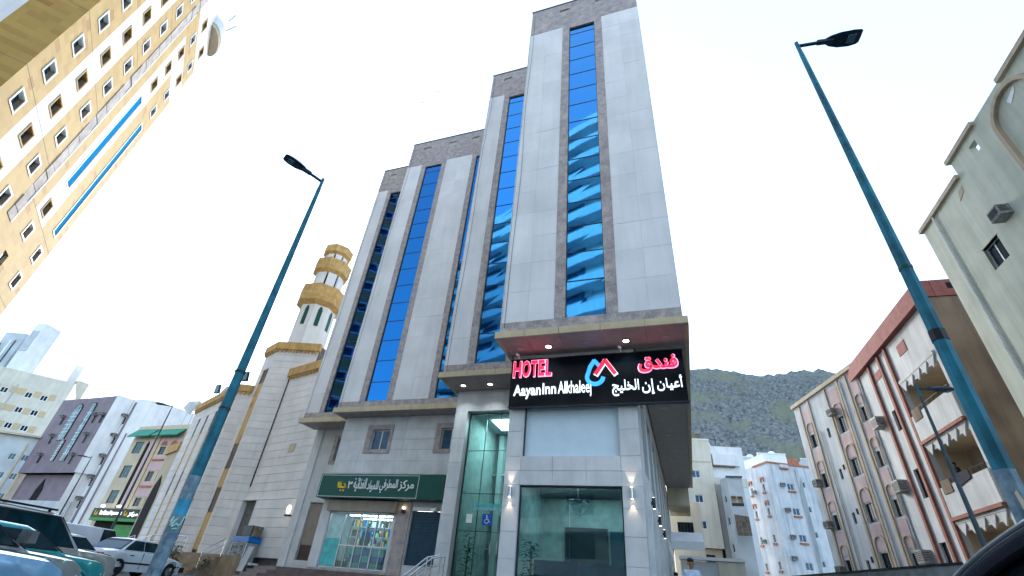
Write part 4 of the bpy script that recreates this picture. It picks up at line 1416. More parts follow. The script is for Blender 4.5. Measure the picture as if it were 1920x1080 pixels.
obj('alcove_door', MB().fbox(ext, alcv[0] + .5, alcv[1] - .25, .96, 3.2, -.84, -.78), 'browndoor', mo)
obj('door_frame', MB().fbox(ext, alcv[0] + .36, alcv[0] + .5, .96, 3.34, -.85, -.70).fbox(ext, alcv[0] + .5, alcv[1] - .25, 3.2, 3.34, -.85, -.70), 'darkhole', mo)
coping(Fd, -.1, Fd.L + .1, 15.4, .75)
pipe(mo, Fd, .1, 5.6, 14.4, .045, 'frame', .06)
for u, z in ((3.7, 7.9), (3.0, 3.95)):
    obj('wall_vent', MB().fbox(Fd, u, u + .75, z, z + .62, .004, .05), 'sand', mo)
# left wing: bay with chamfered corner
obj('core_wall', MB().prism([(-46.85, 34.72), (-39.58, 31.42), (-36.8, 30.27), (-35.8, 30.7), (-34, 38), (-46, 40)], -.5, 14.1), 'joint', mo)
Fb0, Fb1, Fb2 = Face(B0, B1), Face(B1, B2), Face(B2, B3)
sa = (2.1, 2.75, 6.6, 12.9)
al2 = (1.2, 3.0, .95, 4.7)
courses(Fb1, 0, Fb1.L, .95, 13.6, [sa, al2])
courses(Fb2, 0, Fb2.L, .95, 13.6, [])
sb0 = [(6.9, 7.5, 1.2, 12.6), (4.6, 5.2, 1.2, 12.6), (2.3, 2.9, 1.2, 12.6)]
courses(Fb0, 0, Fb0.L, .95, 13.6, sb0)
obj('gold_strip', MB().fbox(Fb1, sa[0] + .01, sa[1] - .01, 9.7, 12.85, -.055, -.018).fbox(Fb1, sa[0] + .01, sa[1] - .01, 6.62, 7.6, -.055, -.02), 'gold', mo)
obj('shade_painted_slit', MB().fbox(Fb1, sa[0] + .15, sa[1] - .15, 7.6, 9.7, -.045, -.03), 'brownwall_and_shade', mo)  # recess shade painted brown here too
for s in sb0:
    for z0, z1, mm, nm in ((1.2, 5.4, 'gold', 'gold_strip'), (5.42, 7.2, 'brownwall_and_shade', 'shade_painted_slit'), (7.22, 10.6, 'gold', 'gold_strip'), (10.62, 12.0, 'brownwall_and_shade', 'shade_painted_slit')):
        obj(nm, MB().fbox(Fb0, s[0] + .01, s[1] - .01, z0, z1, -.055, -.02), mm, mo)
obj('alcove_wall', MB().fbox(Fb1, al2[0], al2[1], .95, 4.7, -.058, -.03), 'mosque', mo)
obj('alcove_shade', MB().fbox(Fb1, al2[0], al2[1], 4.56, 4.7, -.03, .25), 'mosque', mo)
obj('alcove_door', MB().fbox(Fb1, al2[1] - .75, al2[1] - .03, .96, 3.2, -.03, .0), 'darkhole', mo)
for F, a, b in ((Fb0, -.1, Fb0.L + .05), (Fb1, 0, Fb1.L + .05), (Fb2, 0, Fb2.L + .02)):
    coping(F, a, b, 14.2, .62)
# lower gold entrance canopy far left and pointed arch
obj('arch_block', MB().prism([(-50.5, 36.2), (-46.95, 34.65), (-46.4, 36), (-50, 37.6)], -.5, 9.6), 'sand', mo)
obj('gold_canopy', MB().prism([(-50.9, 36.2), (-46.98, 34.4), (-46.9, 34.62), (-50.5, 36.3)], 9.62, 10.5), 'gold_plain', mo)
Fq = Face((-50.5, 36.2), (-46.95, 34.65))
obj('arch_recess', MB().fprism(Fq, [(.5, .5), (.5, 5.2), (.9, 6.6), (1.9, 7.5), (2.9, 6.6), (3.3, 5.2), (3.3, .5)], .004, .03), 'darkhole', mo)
for x, y, z, r_ in ((-41.5, 32.4, 14.2, .9),):
    obj('roof_tank', MB().lathe([(.8, 0), (1.2, .7), (1.0, 1.3), (.3, 1.6)], (x, y + 1.2, z - .2), 14), 'bluewall', mo)

# minaret
mc = (-35.9, 34.85)
mi = thing('minaret', 'octagonal white minaret with three honey stone balconies and a crescent finial', 'minaret', (*mc, 16))
oct_ = lambda prof, m, nm, par=mi: obj(nm, MB().lathe(prof, (mc[0], mc[1], 0), 8, pi / 8 + .12), m, par)
oct_([(1.95, 16.0), (1.9, 24.6)], 'minaret', 'shaft')
oct_([(1.7, 24.4), (2.45, 25.0), (2.5, 26.9), (1.4, 26.9)], 'gold_plain', 'lower_balcony')
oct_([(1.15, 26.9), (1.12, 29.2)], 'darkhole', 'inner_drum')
oct_([(1.3, 28.9), (2.0, 29.35), (2.05, 30.8), (1.1, 30.8)], 'gold_plain', 'middle_balcony')
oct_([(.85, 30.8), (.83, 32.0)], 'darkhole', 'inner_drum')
oct_([(1.05, 31.75), (1.62, 32.1), (1.68, 33.0), (.6, 33.15), (.1, 33.2)], 'gold_plain', 'upper_balcony')
for i in range(8):
    for R_, wd, z0, z1 in ((1.52, .95, 26.92, 29.0), (1.18, .7, 30.82, 31.85)):
        t = i * pi / 4 + .12
        cx, cy = mc[0] + R_ * cos(t) * .95, mc[1] + R_ * sin(t) * .95
        tx, ty = -sin(t) * wd / 2, cos(t) * wd / 2
        nx, ny = cos(t) * .08, sin(t) * .08
        obj('column', MB().prism([(cx + tx + nx, cy + ty + ny), (cx - tx + nx, cy - ty + ny), (cx - tx - nx, cy - ty - ny), (cx + tx - nx, cy + ty - ny)], z0, z1), 'minaret', mi)
    t = i * pi / 4 + .12
    Rf = 1.905 * cos(pi / 8)
    FA = Face((mc[0] + Rf * cos(t) + sin(t), mc[1] + Rf * sin(t) - cos(t)), (mc[0] + Rf * cos(t) - sin(t), mc[1] + Rf * sin(t) + cos(t)), toward=(mc[0] + 9 * cos(t), mc[1] + 9 * sin(t)))
    obj('arched_window', MB().fprism(FA, [(.78, 22.1), (1.22, 22.1), (1.22, 24.0), (1.12, 24.3), (1.0, 24.45), (.88, 24.3), (.78, 24.0)], -.05, .045), 'greensign', mi)
mb = MB().tube((*mc, 33.2), (*mc, 34.6), .04).lathe([(.02, -.1), (.12, 0), (.02, .12)], (*mc, 33.6), 8).lathe([(.02, -.1), (.09, 0), (.02, .1)], (*mc, 34.0), 8)
pt = [(.2 * cos(t), 34.8 + .2 * sin(t)) for t in [radians(120 + 30 * i) for i in range(11)]]
FM = Face((mc[0], mc[1]), (mc[0] + 1, mc[1] + .8))
ribbon(mb, FM, pt, .06, -.03, .03)
obj('crescent_finial', mb, 'frame', mi)

# mosque steps, platform, railings
ms = thing('mosque_steps', 'sandy stone terrace and steps at the foot of the mosque', 'steps', (-36, 29, -.6))
obj('terrace', MB().prism([(-47, 34.4), (-39.7, 31.1), (-36.8, 29.9), (-33.6, 29.5), (-27.6, 28.5), (-27.9, 27.6), (-33.8, 28.4), (-37.0, 28.6), (-47.6, 33.3)], -1.0, .93), 'step', ms)
for i in range(6):
    a = .93 - (i + 1) * .17
    q = .34 * (i + 1)
    obj('step', MB().prism([(-33.4 - q * .1, 28.38 - q), (-29.6, 27.85 - q), (-29.6, 27.86 - q + .34), (-33.4 - q * .1 + .02, 28.39 - q + .34)], -1.0, a), 'step', ms)
    obj('step', MB().prism([(-42.0 - q * .5, 30.9 - q), (-38.2 - q * .4, 29.2 - q), (-38.2 - q * .4 + .1, 29.21 - q + .34), (-42.0 - q * .5 + .1, 30.91 - q + .34)], -1.0, a), 'step', ms)
def railing(label, pts, hgt=.95, group=None):
    r = thing('hand_railing', label, 'railing', pts[0], group)
    mb = MB()
    for a, b in zip(pts, pts[1:]):
        for h_ in (hgt, hgt * .62, hgt * .3):
            mb.tube((a[0], a[1], a[2] + h_), (b[0], b[1], b[2] + h_), .028 if h_ == hgt else .016, n=6)
    obj('rails', mb, 'steel', r)
    for a in pts:
        obj('post', MB().tube((a[0], a[1], a[2] - .1), (a[0], a[1], a[2] + hgt + .03), .028, n=6), 'steel', r)
    return r
railing('metal railing along the front of the mosque terrace between the stairs', [(-37.9, 28.9, .93), (-35.8, 28.6, .93), (-33.7, 28.4, .93), (-33.8, 27.0, .1)])
railing('metal railing sloping down the left mosque stairs', [(-42.2, 30.8, .93), (-42.9, 29.2, .1)])
railing('metal railing sloping down beside the mosque stairs right of the terrace', [(-38.1, 29.1, .93), (-38.9, 27.6, .1)])
railing('metal railing beside the potted shrub at the right mosque stairs', [(-29.5, 27.8, .93), (-29.5, 26.3, .1)])
leafy_plant('street_shrub', 'untidy green shrub at the foot of the mosque stairs', -31.0, 25.6, gz(-31, 25.6), 1.4, 70, False, .5)
leafy_plant('street_shrub', 'dusty green shrub below the blue ice cream cabinet', -28.0, 25.4, gz(-28, 25.4), 1.0, 50, False, .45)

# floodlights on the mosque roof
for (x, y, z, az, lb) in ((-38.15, 31.35, 14.2, .3, 'rightmost floodlight on the mosque roof, facing the street'), (-43.6, 33.3, 14.0, -.5, 'dark floodlight on the left end of the mosque roof')):
    f = thing('roof_floodlight', lb, 'floodlight', (x, y, z))
    obj('post', MB().tube((x, y, z), (x, y, z + .9), .03), 'polegrey', f)
    obj('head', MB().hexa([(x - .3, y - .1, z + .9), (x + .3, y - .1, z + .9), (x + .3, y + .15, z + .95), (x - .3, y + .15, z + .95), (x - .25, y - .2, z + 1.8), (x + .25, y - .2, z + 1.8), (x + .25, y + .0, z + 1.85), (x - .25, y + .0, z + 1.85)]), 'lampbody', f)
    obj('lens', MB().hexa([(x - .25, y - .13, z + .98), (x + .25, y - .13, z + .98), (x + .25, y - .11, z + .98), (x - .25, y - .11, z + .98), (x - .2, y - .22, z + 1.72), (x + .2, y - .22, z + 1.72), (x + .2, y - .20, z + 1.72), (x - .2, y - .20, z + 1.72)]), 'lens', f)

# kiosk pieces against the mosque wall
ic = thing('freezer_cabinet', 'blue topped display freezer with patterned front by the mosque door', 'freezer', (-28.4, 27.9, .0))
FK = Face((-29.35, 28.25), (-26.6, 27.55))
obj('body', MB().fbox(FK, .0, 1.75, .45, 1.72, -.8, 0), 'metalsheet', ic)
obj('lid', MB().fbox(FK, -.05, 1.85, 1.74, 2.08, -.85, .06), 'bluefridge', ic)
mb = MB()
for i in range(90):
    u, z = rnd.uniform(.06, 1.6), rnd.uniform(.55, 1.6)
    mb.fprism(FK, [(u, z), (u + rnd.uniform(.03, .12), z + rnd.uniform(-.02, .03)), (u + rnd.uniform(.02, .09), z + rnd.uniform(.04, .1))], .003, .006 + i * .0001)
obj('printed_pattern', mb, 'darkcloth', ic)
obj('frame', MB().fbox(FK, 0, .04, .45, 1.73, .002, .02).fbox(FK, 1.71, 1.75, .45, 1.73, .002, .02).fbox(FK, .04, 1.71, 1.69, 1.73, .002, .02), 'whitepaint', ic)
for u in (.1, 1.6):
    obj('leg', MB().fbox(FK, u, u + .06, gz(-28, 28) - .1, .45, -.5, -.44), 'frame', ic)
obj('leg_crates', MB().fbox(FK, .25, .8, .05, .42, -.5, -.1).fbox(FK, .95, 1.5, .05, .42, -.5, -.1), 'tin2', ic)
ac2 = thing('old_air_cooler', 'grey air cooler box on a frame above the blue freezer', 'air cooler', (-28.2, 28.0, 2.1))
obj('box', MB().fbox(FK, .55, 1.6, 2.12, 2.75, -.75, -.1), 'frame', ac2)
obj('side_panel', MB().fbox(FK, 1.62, 1.95, 2.1, 2.72, -.7, -.15), 'tin2', ac2)
pn = thing('patterned_panel', 'leaning pale blue patterned board right of the blue freezer', 'board', (-26.9, 27.5, 0))
obj('board', MB().hexa([FK.P(1.95, .1, .2), FK.P(2.6, .1, .2), FK.P(2.6, .1, .24), FK.P(1.95, .1, .24), FK.P(1.95, 1.5, -.1), FK.P(2.6, 1.5, -.1), FK.P(2.6, 1.5, -.06), FK.P(1.95, 1.5, -.06)]), 'bluewall', pn)
lw2 = thing('wall_lantern', 'lit white lantern on a bracket between mosque and beige shutter', 'wall lamp', (-24.9, 27.4, 4.0))
obj('bracket', MB().box(-25.1, -24.6, 27.5, 27.7, 3.35, 3.45), 'frame', lw2)
obj('bulb', MB().lathe([(.05, 0), (.12, .15), (.12, .4), (.05, .5)], (-24.85, 27.5, 3.5), 10), 'warmglow', lw2)

# ================================================================== right hand buildings
def P2(F, u, o=0):
    return (F.A + F.d * u + F.n * o)[:]
def sc2(a, s): return (a[0] * s, a[1] * s)

# R3: tall narrow block with pink panels and arched window heads
s = .72
a, b = sc2((14.11, 63.05), s), sc2((17.71, 51.0), s)
F = Face(a, b)
Lr = F.L
bk = [a, b, P2(F, Lr, -9), P2(F, 0, -9)]
pk_ = thing('pink_striped_block', 'pale apartment block with pink vertical panels and arched window heads', 'apartment block', (*P2(F, Lr / 2, -4), -.9))
ztop = 22 * s
holes, wins_, acs = [], [], []
zr = [17.55, 13.35, 9.25, 5.2, 1.1]
for z in zr:
    z *= s
    wins_.append((2.0 * s, 2.9 * s, z - .95 * s, z + .45 * s, 'darkglass'))
    wins_.append((7.6 * s, 8.75 * s, z - .95 * s, z + .65 * s, 'darkglass'))
    wins_.append((11.45 * s, 12.1 * s, z - .95 * s, z + .4 * s, 'tealwin'))
    wins_.append((5.3 * s, 5.75 * s, z - .75 * s, z + .25 * s, 'tealwin'))
faces = shell(pk_, 'wall', 'greywhite', bk, -1.2, ztop, {0: [w[:4] for w in wins_]}, .18)
F0 = faces[0]
for w in wins_:
    window(pk_, F0, *w[:4], .13, 1, 0, 'frame', w[4], .04)
for k_, (u0, u1) in enumerate(((1.75, 3.15), (7.35, 9.0), (11.2, 12.35))):
    hs = [w[:4] for w in wins_ if u0 * s < (w[0] + w[1]) / 2 < u1 * s]
    mb = MB()
    for q in range(len(zr)):
        zt = ztop - .5 if q == 0 else zr[q - 1] * s - 1.0 * s
        zb = zr[q] * s + .5 * s
        mb2 = MB()
        mb2.fbox(F0, u0 * s, u1 * s, zb + .18, zt - .1, .004, .03)
        obj('pink_panel', mb2, 'pink', pk_)
        am = MB()
        cu, r_ = (u0 + u1) / 2 * s, (u1 - u0) / 2 * s
        zc = zr[q] * s + .75 * s + (.3 if k_ != 1 else .4)
        prev = None
        for j in range(9):
            t = pi * j / 8
            p_ = (cu + r_ * cos(t), zc + r_ * .95 * sin(t))
            if prev:
                am.fprism(F0, [prev, p_, (cu + (p_[0] - cu) * .82, zc + (p_[1] - zc) * .82), (cu + (prev[0] - cu) * .82, zc + (prev[1] - zc) * .82)], .032, .10)
            prev = p_
        am.fbox(F0, u0 * s, u0 * s + .09, zr[q] * s - .9 * s, zc, .032, .10).fbox(F0, u1 * s - .09, u1 * s, zr[q] * s - .9 * s, zc, .032, .10)
        obj('arch_moulding', am, 'peach', pk_)
for u in (1.35, 3.4, 6.9, 9.35, 10.8):
    obj('rib', MB().fbox(F0, u * s - .09, u * s + .09, -.9, ztop - .25, .003, .09), 'peach', pk_)
obj('coping', MB().fbox(F0, -.1, Lr + .02, ztop - .18, ztop + .12, -.2, .18), 'peach', pk_)
for z in zr[1:]:
    ac_unit(pk_, F0, 1.05, z * s - .25, .6, .45, .5)
ac_unit(pk_, F0, 7.55 * s, zr[0] * s + .95, .62, .45, .5)
for z in zr[1:]:
    obj('small_vent', MB().fbox(F0, 6.15 * s, 6.4 * s, z * s + .0, z * s + .35, .004, .03), 'darkhole', pk_)
pipe(pk_, F0, 9.75 * s, -.5, ztop - .5, .045, 'white')
pipe(pk_, F0, 4.3 * s, -.5, ztop - 3, .04, 'sand')

# R2: dusky red parapet building with balconies cut as triangles
a2, b2 = sc2((17.78, 51.9), s), sc2((18.68, 36.3), s)
F = Face(a2, b2)
L2 = F.L
e2 = P2(F, L2, -10)
rb = thing('red_parapet_block', 'grey white apartment block with dusky red parapet, red ribs and cut balconies', 'apartment block', (*P2(F, L2 / 2, -4), -.9))
zt2 = 22 * s
u_ = lambda v: (v + .15) * s
wn2 = [(u_(4.35), u_(5.25), 14.2 * s, 15.9 * s), (u_(4.2), u_(5.2), 8.95 * s, 11.1 * s), (u_(3.9), u_(4.9), 3.6 * s, 5.9 * s)]
bal = [(u_(7.5), u_(13.4), 14.3 * s, 16.6 * s), (u_(7.5), u_(13.4), 9.0 * s, 11.6 * s), (u_(7.5), u_(13.4), 3.6 * s, 6.2 * s)]
fc = shell(rb, 'wall', 'greywhite', [a2, b2, e2, P2(F, 0, -10)], -1.2, 20.6 * s, {0: wn2 + bal}, .22)
F0 = fc[0]
FR2, FRB = fc[0], bal[1]
for w in wn2:
    window(rb, F0, *w, .16, 1, 0, 'frame', 'darkglass', .05)
# balconies: recessed rooms, saw-tooth valance, parapet
for k_, (u0, u1, z0, z1) in enumerate(bal):
    mb = MB()
    mb.add([F0.P(u0, z0, -1.7), F0.P(u1, z0, -1.7), F0.P(u1, z1, -1.7), F0.P(u0, z1, -1.7), F0.P(u0, z0, -.22), F0.P(u1, z0, -.22), F0.P(u1, z1, -.22), F0.P(u0, z1, -.22)],
           [(0, 1, 2, 3), (0, 1, 5, 4), (1, 2, 6, 5), (2, 3, 7, 6), (3, 0, 4, 7)])
    bo = obj('balcony', mb, 'sand', rb)
    obj('parapet', MB().fbox(F0, u0 - .1, u1 + .12, z0 - 1.35, z0 + .06, .003, .12), 'greywhite', bo)
    obj('ledge', MB().fbox(F0, u0 - .1, u1 + .14, z0 - 1.52, z0 - 1.36, .003, .2), 'stripe_red', bo)
    n_ = 5
    w_ = (u1 - u0) / n_
    for j in range(n_):
        obj('valance_tooth', MB().fprism(F0, [(u0 + j * w_, z1 + .35), (u0 + (j + 1) * w_, z1 + .35), (u0 + (j + .5) * w_, z1 - .22)], .004, .07), 'greywhite', bo)
    obj('valance', MB().fbox(F0, u0, u1, z1 + .355, z1 + .55, .004, .09), 'greywhite', bo)
    mb = MB().tube(F0.P(u0, z0 + .35, .05), F0.P(u1, z0 + .35, .05), .02, n=6)
    for j in range(9):
        mb.tube(F0.P(u0 + (u1 - u0) * j / 8, z0 + .05, .05), F0.P(u0 + (u1 - u0) * j / 8, z0 + .35, .05), .012, n=5)
    obj('rail', mb, 'frame', bo)
    obj('balcony_window', MB().fbox(F0, u1 - 1.5, u1 - .6, z0 + .1, z0 + 1.5, -1.69, -1.62), 'darkglass', bo)
    if k_ == 1:
        obj('hanging_cloth', MB().hexa([F0.P(u0 + 1.6, z0 - .25, .13), F0.P(u0 + 3.0, z0 - .05, .13), F0.P(u0 + 3.0, z0 - .05, .17), F0.P(u0 + 1.6, z0 - .25, .17), F0.P(u0 + 1.6, z0 + .34, .13), F0.P(u0 + 3.0, z0 + .36, .13), F0.P(u0 + 3.0, z0 + .36, .17), F0.P(u0 + 1.6, z0 + .34, .17)]), 'darkcloth', bo)
    obj('hanging_cloth', MB().fbox(F0, u0 + .2, u0 + 1.1, z0 - .3, z0 + .33, .13, .16), 'brownwall_and_shade', bo)
for u in (3.37, 5.62, 7.2):
    obj('rib', MB().fbox(F0, u_(u) - .12, u_(u) + .12, -.9, 20.55 * s, .003, .14), 'stripe_red', rb)
obj('red_parapet', MB().fbox(F0, -.25, L2 + .12, 20.62 * s, zt2, -.3, .32), 'pinkred', rb)
Fend = Face(b2, e2, toward=(0, 0))
obj('red_parapet', MB().fbox(Fend, .33, 9, 20.62 * s, zt2, -.3, .12), 'pinkred', rb)
obj('parapet_slot', MB().fbox(Fend, 1.0, 3.6, 21.2 * s, 21.7 * s, .121, .13), 'darkhole', rb)
obj('end_wall', MB().fbox(Fend, .01, 9.9, -1.1, 20.6 * s, .004, .05), 'brownwall_and_shade', rb)
obj('parapet_vent', MB().fbox(F0, 9.2 * s, 10.6 * s, 18.9 * s, 19.8 * s, .004, .03), 'pinkred', rb)
obj('parapet_vent', MB().fbox(F0, 3.8 * s, 5.2 * s, 18.9 * s, 19.6 * s, .004, .03), 'pinkred', rb)
for u, z in ((2.1, 15.7), (1.9, 10.35), (1.7, 5.2)):
    ac_unit(rb, F0, u_(u), z * s, .85, .6, .5)
ac_unit(rb, Fend, 2.6, 13.5 * s, .7, .5, .5)

# R1: cream building closest on the right
t_ = .75
a1, b1 = sc2((16.84, 29.87), t_), sc2((17.30, 17.0), t_)
F = Face(a1, b1)
cb1 = thing('cream_house', 'pale cream house with stepped coping, arched recess and one window', 'house', (*P2(F, 5, -4), -.9))
L1 = F.L
n1 = P2(F, 0, -9)
n2_ = P2(F, L1, -9)
zlow, zhi = 22.0 * t_, 23.2 * t_
w1_ = (3.48 * t_, 4.82 * t_, 16.25 * t_, 17.6 * t_)
hole = (6.45 * t_, 7.05 * t_, 21.75 * t_, 22.45 * t_)
mbw = MB()
wall(mbw, F, 0, 4.85 * t_, -1.2, zlow, [w1_], .16)
wall(mbw, F, 4.85 * t_, L1, -1.2, zhi, [w1_, hole], .25)
n_a = P2(F, 4.85 * t_, -9)
n_b = P2(F, 4.85 * t_, 0)
mbw.add([(*a1, -1.2), (*n1, -1.2), (*n1, zlow), (*a1, zlow)], [(0, 1, 2, 3)])
mbw.add([(*n_b, zlow), (*n_a, zlow), (*n_a, zhi), (*n_b, zhi)], [(0, 1, 2, 3)])
mbw.add([(*b1, -1.2), (*n2_, -1.2), (*n2_, zhi), (*b1, zhi)], [(0, 1, 2, 3)])
mbw.add([(*n1, -1.2), (*n2_, -1.2), (*n2_, zlow), (*n1, zlow)], [(0, 1, 2, 3)])
mbw.add([(*a1, zlow - 1.2), (*n1, zlow - 1.2), (*n_a, zlow - 1.2), (*n_b, zlow - 1.2)], [(0, 1, 2, 3)])
obj('wall', mbw, 'creamR', cb1)
window(cb1, F, *w1_, .14, 1, 0, 'alu', 'darkglass', .06)
obj('window_reveal', MB().fbox(F, w1_[0] - .04, w1_[1] + .04, w1_[3] + .002, w1_[3] + .04, .002, .03), 'sand', cb1)
obj('coping', MB().fbox(F, -.12, 4.85 * t_, zlow - .15, zlow + .05, -.3, .14), 'peach', cb1)
obj('coping', MB().fbox(F, 4.7 * t_, 7.6 * t_, zhi - .15, zhi + .05, -.3, .14), 'peach', cb1)
obj('coping', MB().fbox(F, 10.1 * t_, L1, zhi - .15, zhi + .05, -.3, .14), 'peach', cb1)
# arched recess: moulded band around a tall arch
am = MB()
cu, r_, zc = 9.2 * t_ + .6, 1.35 * t_ + .15, 21.1 * t_
prev = None
for j in range(15):
    th = pi * j / 14
    p_ = (cu + r_ * cos(th), zc + r_ * sin(th))
    if prev:
        am.fprism(F, [prev, p_, (cu + (p_[0] - cu) * .86, zc + (p_[1] - zc) * .86), (cu + (prev[0] - cu) * .86, zc + (prev[1] - zc) * .86)], .002, .16)
    prev = p_
am.fbox(F, cu - r_, cu - r_ * .86, 5, zc, .002, .16).fbox(F, cu + r_ * .86, cu + r_, 5, zc, .002, .16)
obj('arch_moulding', am, 'peach', cb1)
obj('arch_gap', MB().fprism(F, [(cu - .2, zc + r_ * .55), (cu + .35, zc + r_ * .7), (cu + .3, zc + r_ * .55), (cu - .1, zc + r_ * .35)], .003, .02), 'whitepaint', cb1)
obj('half_moon_vent', MB().fprism(F, [(4.0 * t_, 20.8 * t_), (4.55 * t_, 21.0 * t_), (4.6 * t_, 21.35 * t_), (4.25 * t_, 21.3 * t_)], .003, .02), 'peach', cb1)
ac_unit(cb1, F, 6.1 * t_, 18.0 * t_, .58, .40, .42)
pipe(cb1, F, 1.5 * t_, -.5, 21.8 * t_, .05, 'white')
obj('chamfer_edge', MB().tube((*P2(F, 1.2, .01), 16), (*P2(F, 1.2, .01), -.5), .03, n=6), 'creamR', cb1)

# R4: white block with terracotta window hoods
F4f = Face((11.37, 72.59), (17.4, 75.67))
p0, p1, p2_ = (8.0, 79.2), (11.37, 72.59), (17.4, 75.67)
wb = thing('white_corner_block', 'stained white corner block with terracotta sills and window hoods', 'apartment block', (12, 77, -.9))
wl = []
for z in (15.05, 12.05, 8.98, 5.93):
    wl.append((2.25, 3.22, z - .42, z + .42))
for z in (15.5, 12.5, 9.55, 6.35):
    wl.append((4.55, 5.0, z - .35, z + .35))
Fs = Face(p0, p1)
ls_ = Fs.L
sl = []
for z in (14.99, 12.06, 8.88, 5.88, 3.0):
    sl.append((ls_ - 2.87 + 1.14 - .2, ls_ - 2.87 + 1.14 + .3, z - .45, z + .45))
    sl.append((ls_ - 2.87 - 1.8, ls_ - 2.87 - 1.3, z - .5, z + .4))
    sl.append((ls_ - 2.87 - 3.3, ls_ - 2.87 - 2.9, z - .5, z + .3))
fc = shell(wb, 'wall', 'whitebld', [p0, p1, p2_, (13, 84)], -1.2, 18.0, {0: sl, 1: wl}, .15)
for w in wl:
    window(wb, fc[1], *w, .1, 1 if w[1] - w[0] > .6 else 0, 0, 'whitepaint', 'bluewin' if w[1] - w[0] > .6 else 'tealwin', .05)
    if w[1] - w[0] > .6 and w[2] > 6:
        obj('window_sill', MB().fbox(fc[1], w[0] - .05, w[1] + .1, w[2] - .28, w[2] - .06, .003, .16), 'terracotta', wb)
for w in sl:
    window(wb, fc[0], *w, .1, 0, 0, 'whitepaint', 'darkglass', .04)
    if w[0] > ls_ - 4.8:
        obj('window_sill', MB().fbox(fc[0], w[0] - .08, w[1] + .08, w[2] - .3, w[2] - .06, .003, .14), 'terracotta', wb)
    if w[2] > 11:
        am = MB().fbox(fc[0], w[0] - .12, w[0] - .0, w[3] + .25, w[3] + .85, .003, .12).fbox(fc[0], w[1], w[1] + .12, w[3] + .25, w[3] + .85, .003, .12).fbox(fc[0], w[0], w[1], w[3] + .6, w[3] + .85, .003, .12)
        obj('window_hood', am, 'terracotta', wb)
for u, z in ((1.5, 15.2), (1.45, 12.15), (1.3, 9.05), (.85, 6.7)):
    ac_unit(wb, fc[1], u, z, .6, .42, .4)
for u, z in ((ls_ - 3.6, 14.7), (ls_ - 3.6, 8.7)):
    ac_unit(wb, fc[0], u, z, .5, .4, .4)
obj('coping', MB().fbox(fc[1], -.1, 6.8, 17.82, 18.05, -.2, .1), 'terracotta', wb)
obj('coping', MB().fbox(fc[0], ls_ - 3.2, ls_ + .02, 17.82, 18.05, -.2, .1), 'terracotta', wb)
obj('coping_bracket', MB().fbox(fc[1], 1.7, 2.9, 17.4, 17.8, .003, .3), 'whitebld', wb)
obj('bracket_base', MB().fbox(fc[1], 1.75, 2.85, 17.2, 17.38, .003, .26), 'terracotta', wb)
obj('roof_hut', MB().prism([(9.2, 79), (11.4, 74.8), (14.6, 76.4), (12.4, 80.6)], 18.06, 19.6), 'white', wb)
obj('stair_house', MB().prism([(14.0, 76.2), (16.2, 77.3), (15.2, 79.3), (13.0, 78.2)], 18.06, 19.5), 'terracotta', wb)
pipe(wb, fc[1], 3.9, 0, 17.5, .05, 'greywhite')
# stained side with exposed pipes
dp = MB()
for i in range(6):
    dp.tube(fc[1].P(4.0 + .1 * i, 2 + i, .05), fc[1].P(4.05 + .1 * i, 15 + .3 * i, .05), .03, n=6)
obj('drain_pipes', dp, 'bluewall', wb)

# R5: cream block with blue windows straight down the side street
cbk = thing('cream_street_block', 'plain cream block with a column of three blue windows down the side street', 'apartment block', (2, 65, -.9))
q0, q1 = (-1.6, 61.14), (3.76, 62.19)
Fz = Face(q0, q1)
off = 3.42
w5 = [(off - .35, off + .57, z - .42, z + .42) for z in (13.9, 11.2, 8.47)]
fc = shell(cbk, 'wall', 'cream', [q0, q1, (5.0, 70), (-2, 70)], 6.2, 18.0, {0: w5}, .15)
for w in w5:
    window(cbk, fc[0], *w, .1, 1, 0, 'whitepaint', 'bluewin', .06)
obj('ground_storey', MB().prism([(-1.4, 61.6), (3.5, 62.6), (4.6, 70), (-1.8, 70)], -1.2, 6.19), 'sand', cbk)
obj('doorway', MB().fbox(Face((-1.4, 61.6), (3.5, 62.6)), 3.0, 4.2, 3.9, 5.6, .002, .03), 'darkglass', cbk)
obj('string_course', MB().fbox(fc[0], -.02, Fz.L + .05, 15.3, 15.42, .002, .04), 'sand', cbk)
obj('coping', MB().fbox(fc[0], -.05, Fz.L + .1, 17.95, 18.1, -.2, .06), 'white', cbk)
r5 = thing('cream_rear_block', 'white and cream block with a rooftop tank beyond the blue windows', 'apartment block', (5.5, 66, -.9))
q2, q3 = (3.86, 63.37), (7.6, 64.3)
fc = shell(r5, 'wall', 'white', [q2, q3, (8, 74), (4, 74)], -1.2, 17.6, {0: []})
obj('balcony_slab', MB().fbox(fc[0], .1, 2.6, 15.1, 15.25, .003, .5), 'brownwall_and_shade', r5)
obj('balcony_front', MB().fbox(fc[0], .1, 3.2, 15.26, 16.6, .003, .4), 'white', r5)
obj('lower_cladding', MB().fbox(fc[0], 0, 3.8, 13.0, 13.9, .003, .06), 'cream', r5)
ta = thing('rooftop_tank', 'square brown rooftop tank on the cream side street block', 'tank', (2.4, 63, 18.1))
obj('body', MB().box(1.9, 3.1, 62.9, 64, 18.1, 19.0), 'tin2', ta)
an = thing('roof_antenna', 'spidery television antenna on the pale roofs down the side street', 'antenna', (4.8, 65, 17.6))
obj('mast', MB().tube((4.8, 65, 17.6), (4.8, 65, 19.3), .04, n=5), 'frame', an)
mb = MB().tube((4.0, 65, 18.9), (5.8, 65, 18.7), .03, n=5)
for i in range(6):
    mb.tube((4.1 + i * .3, 64.6, 18.85), (4.1 + i * .3, 65.4, 18.85), .02, n=4)
obj('elements', mb, 'frame', an)
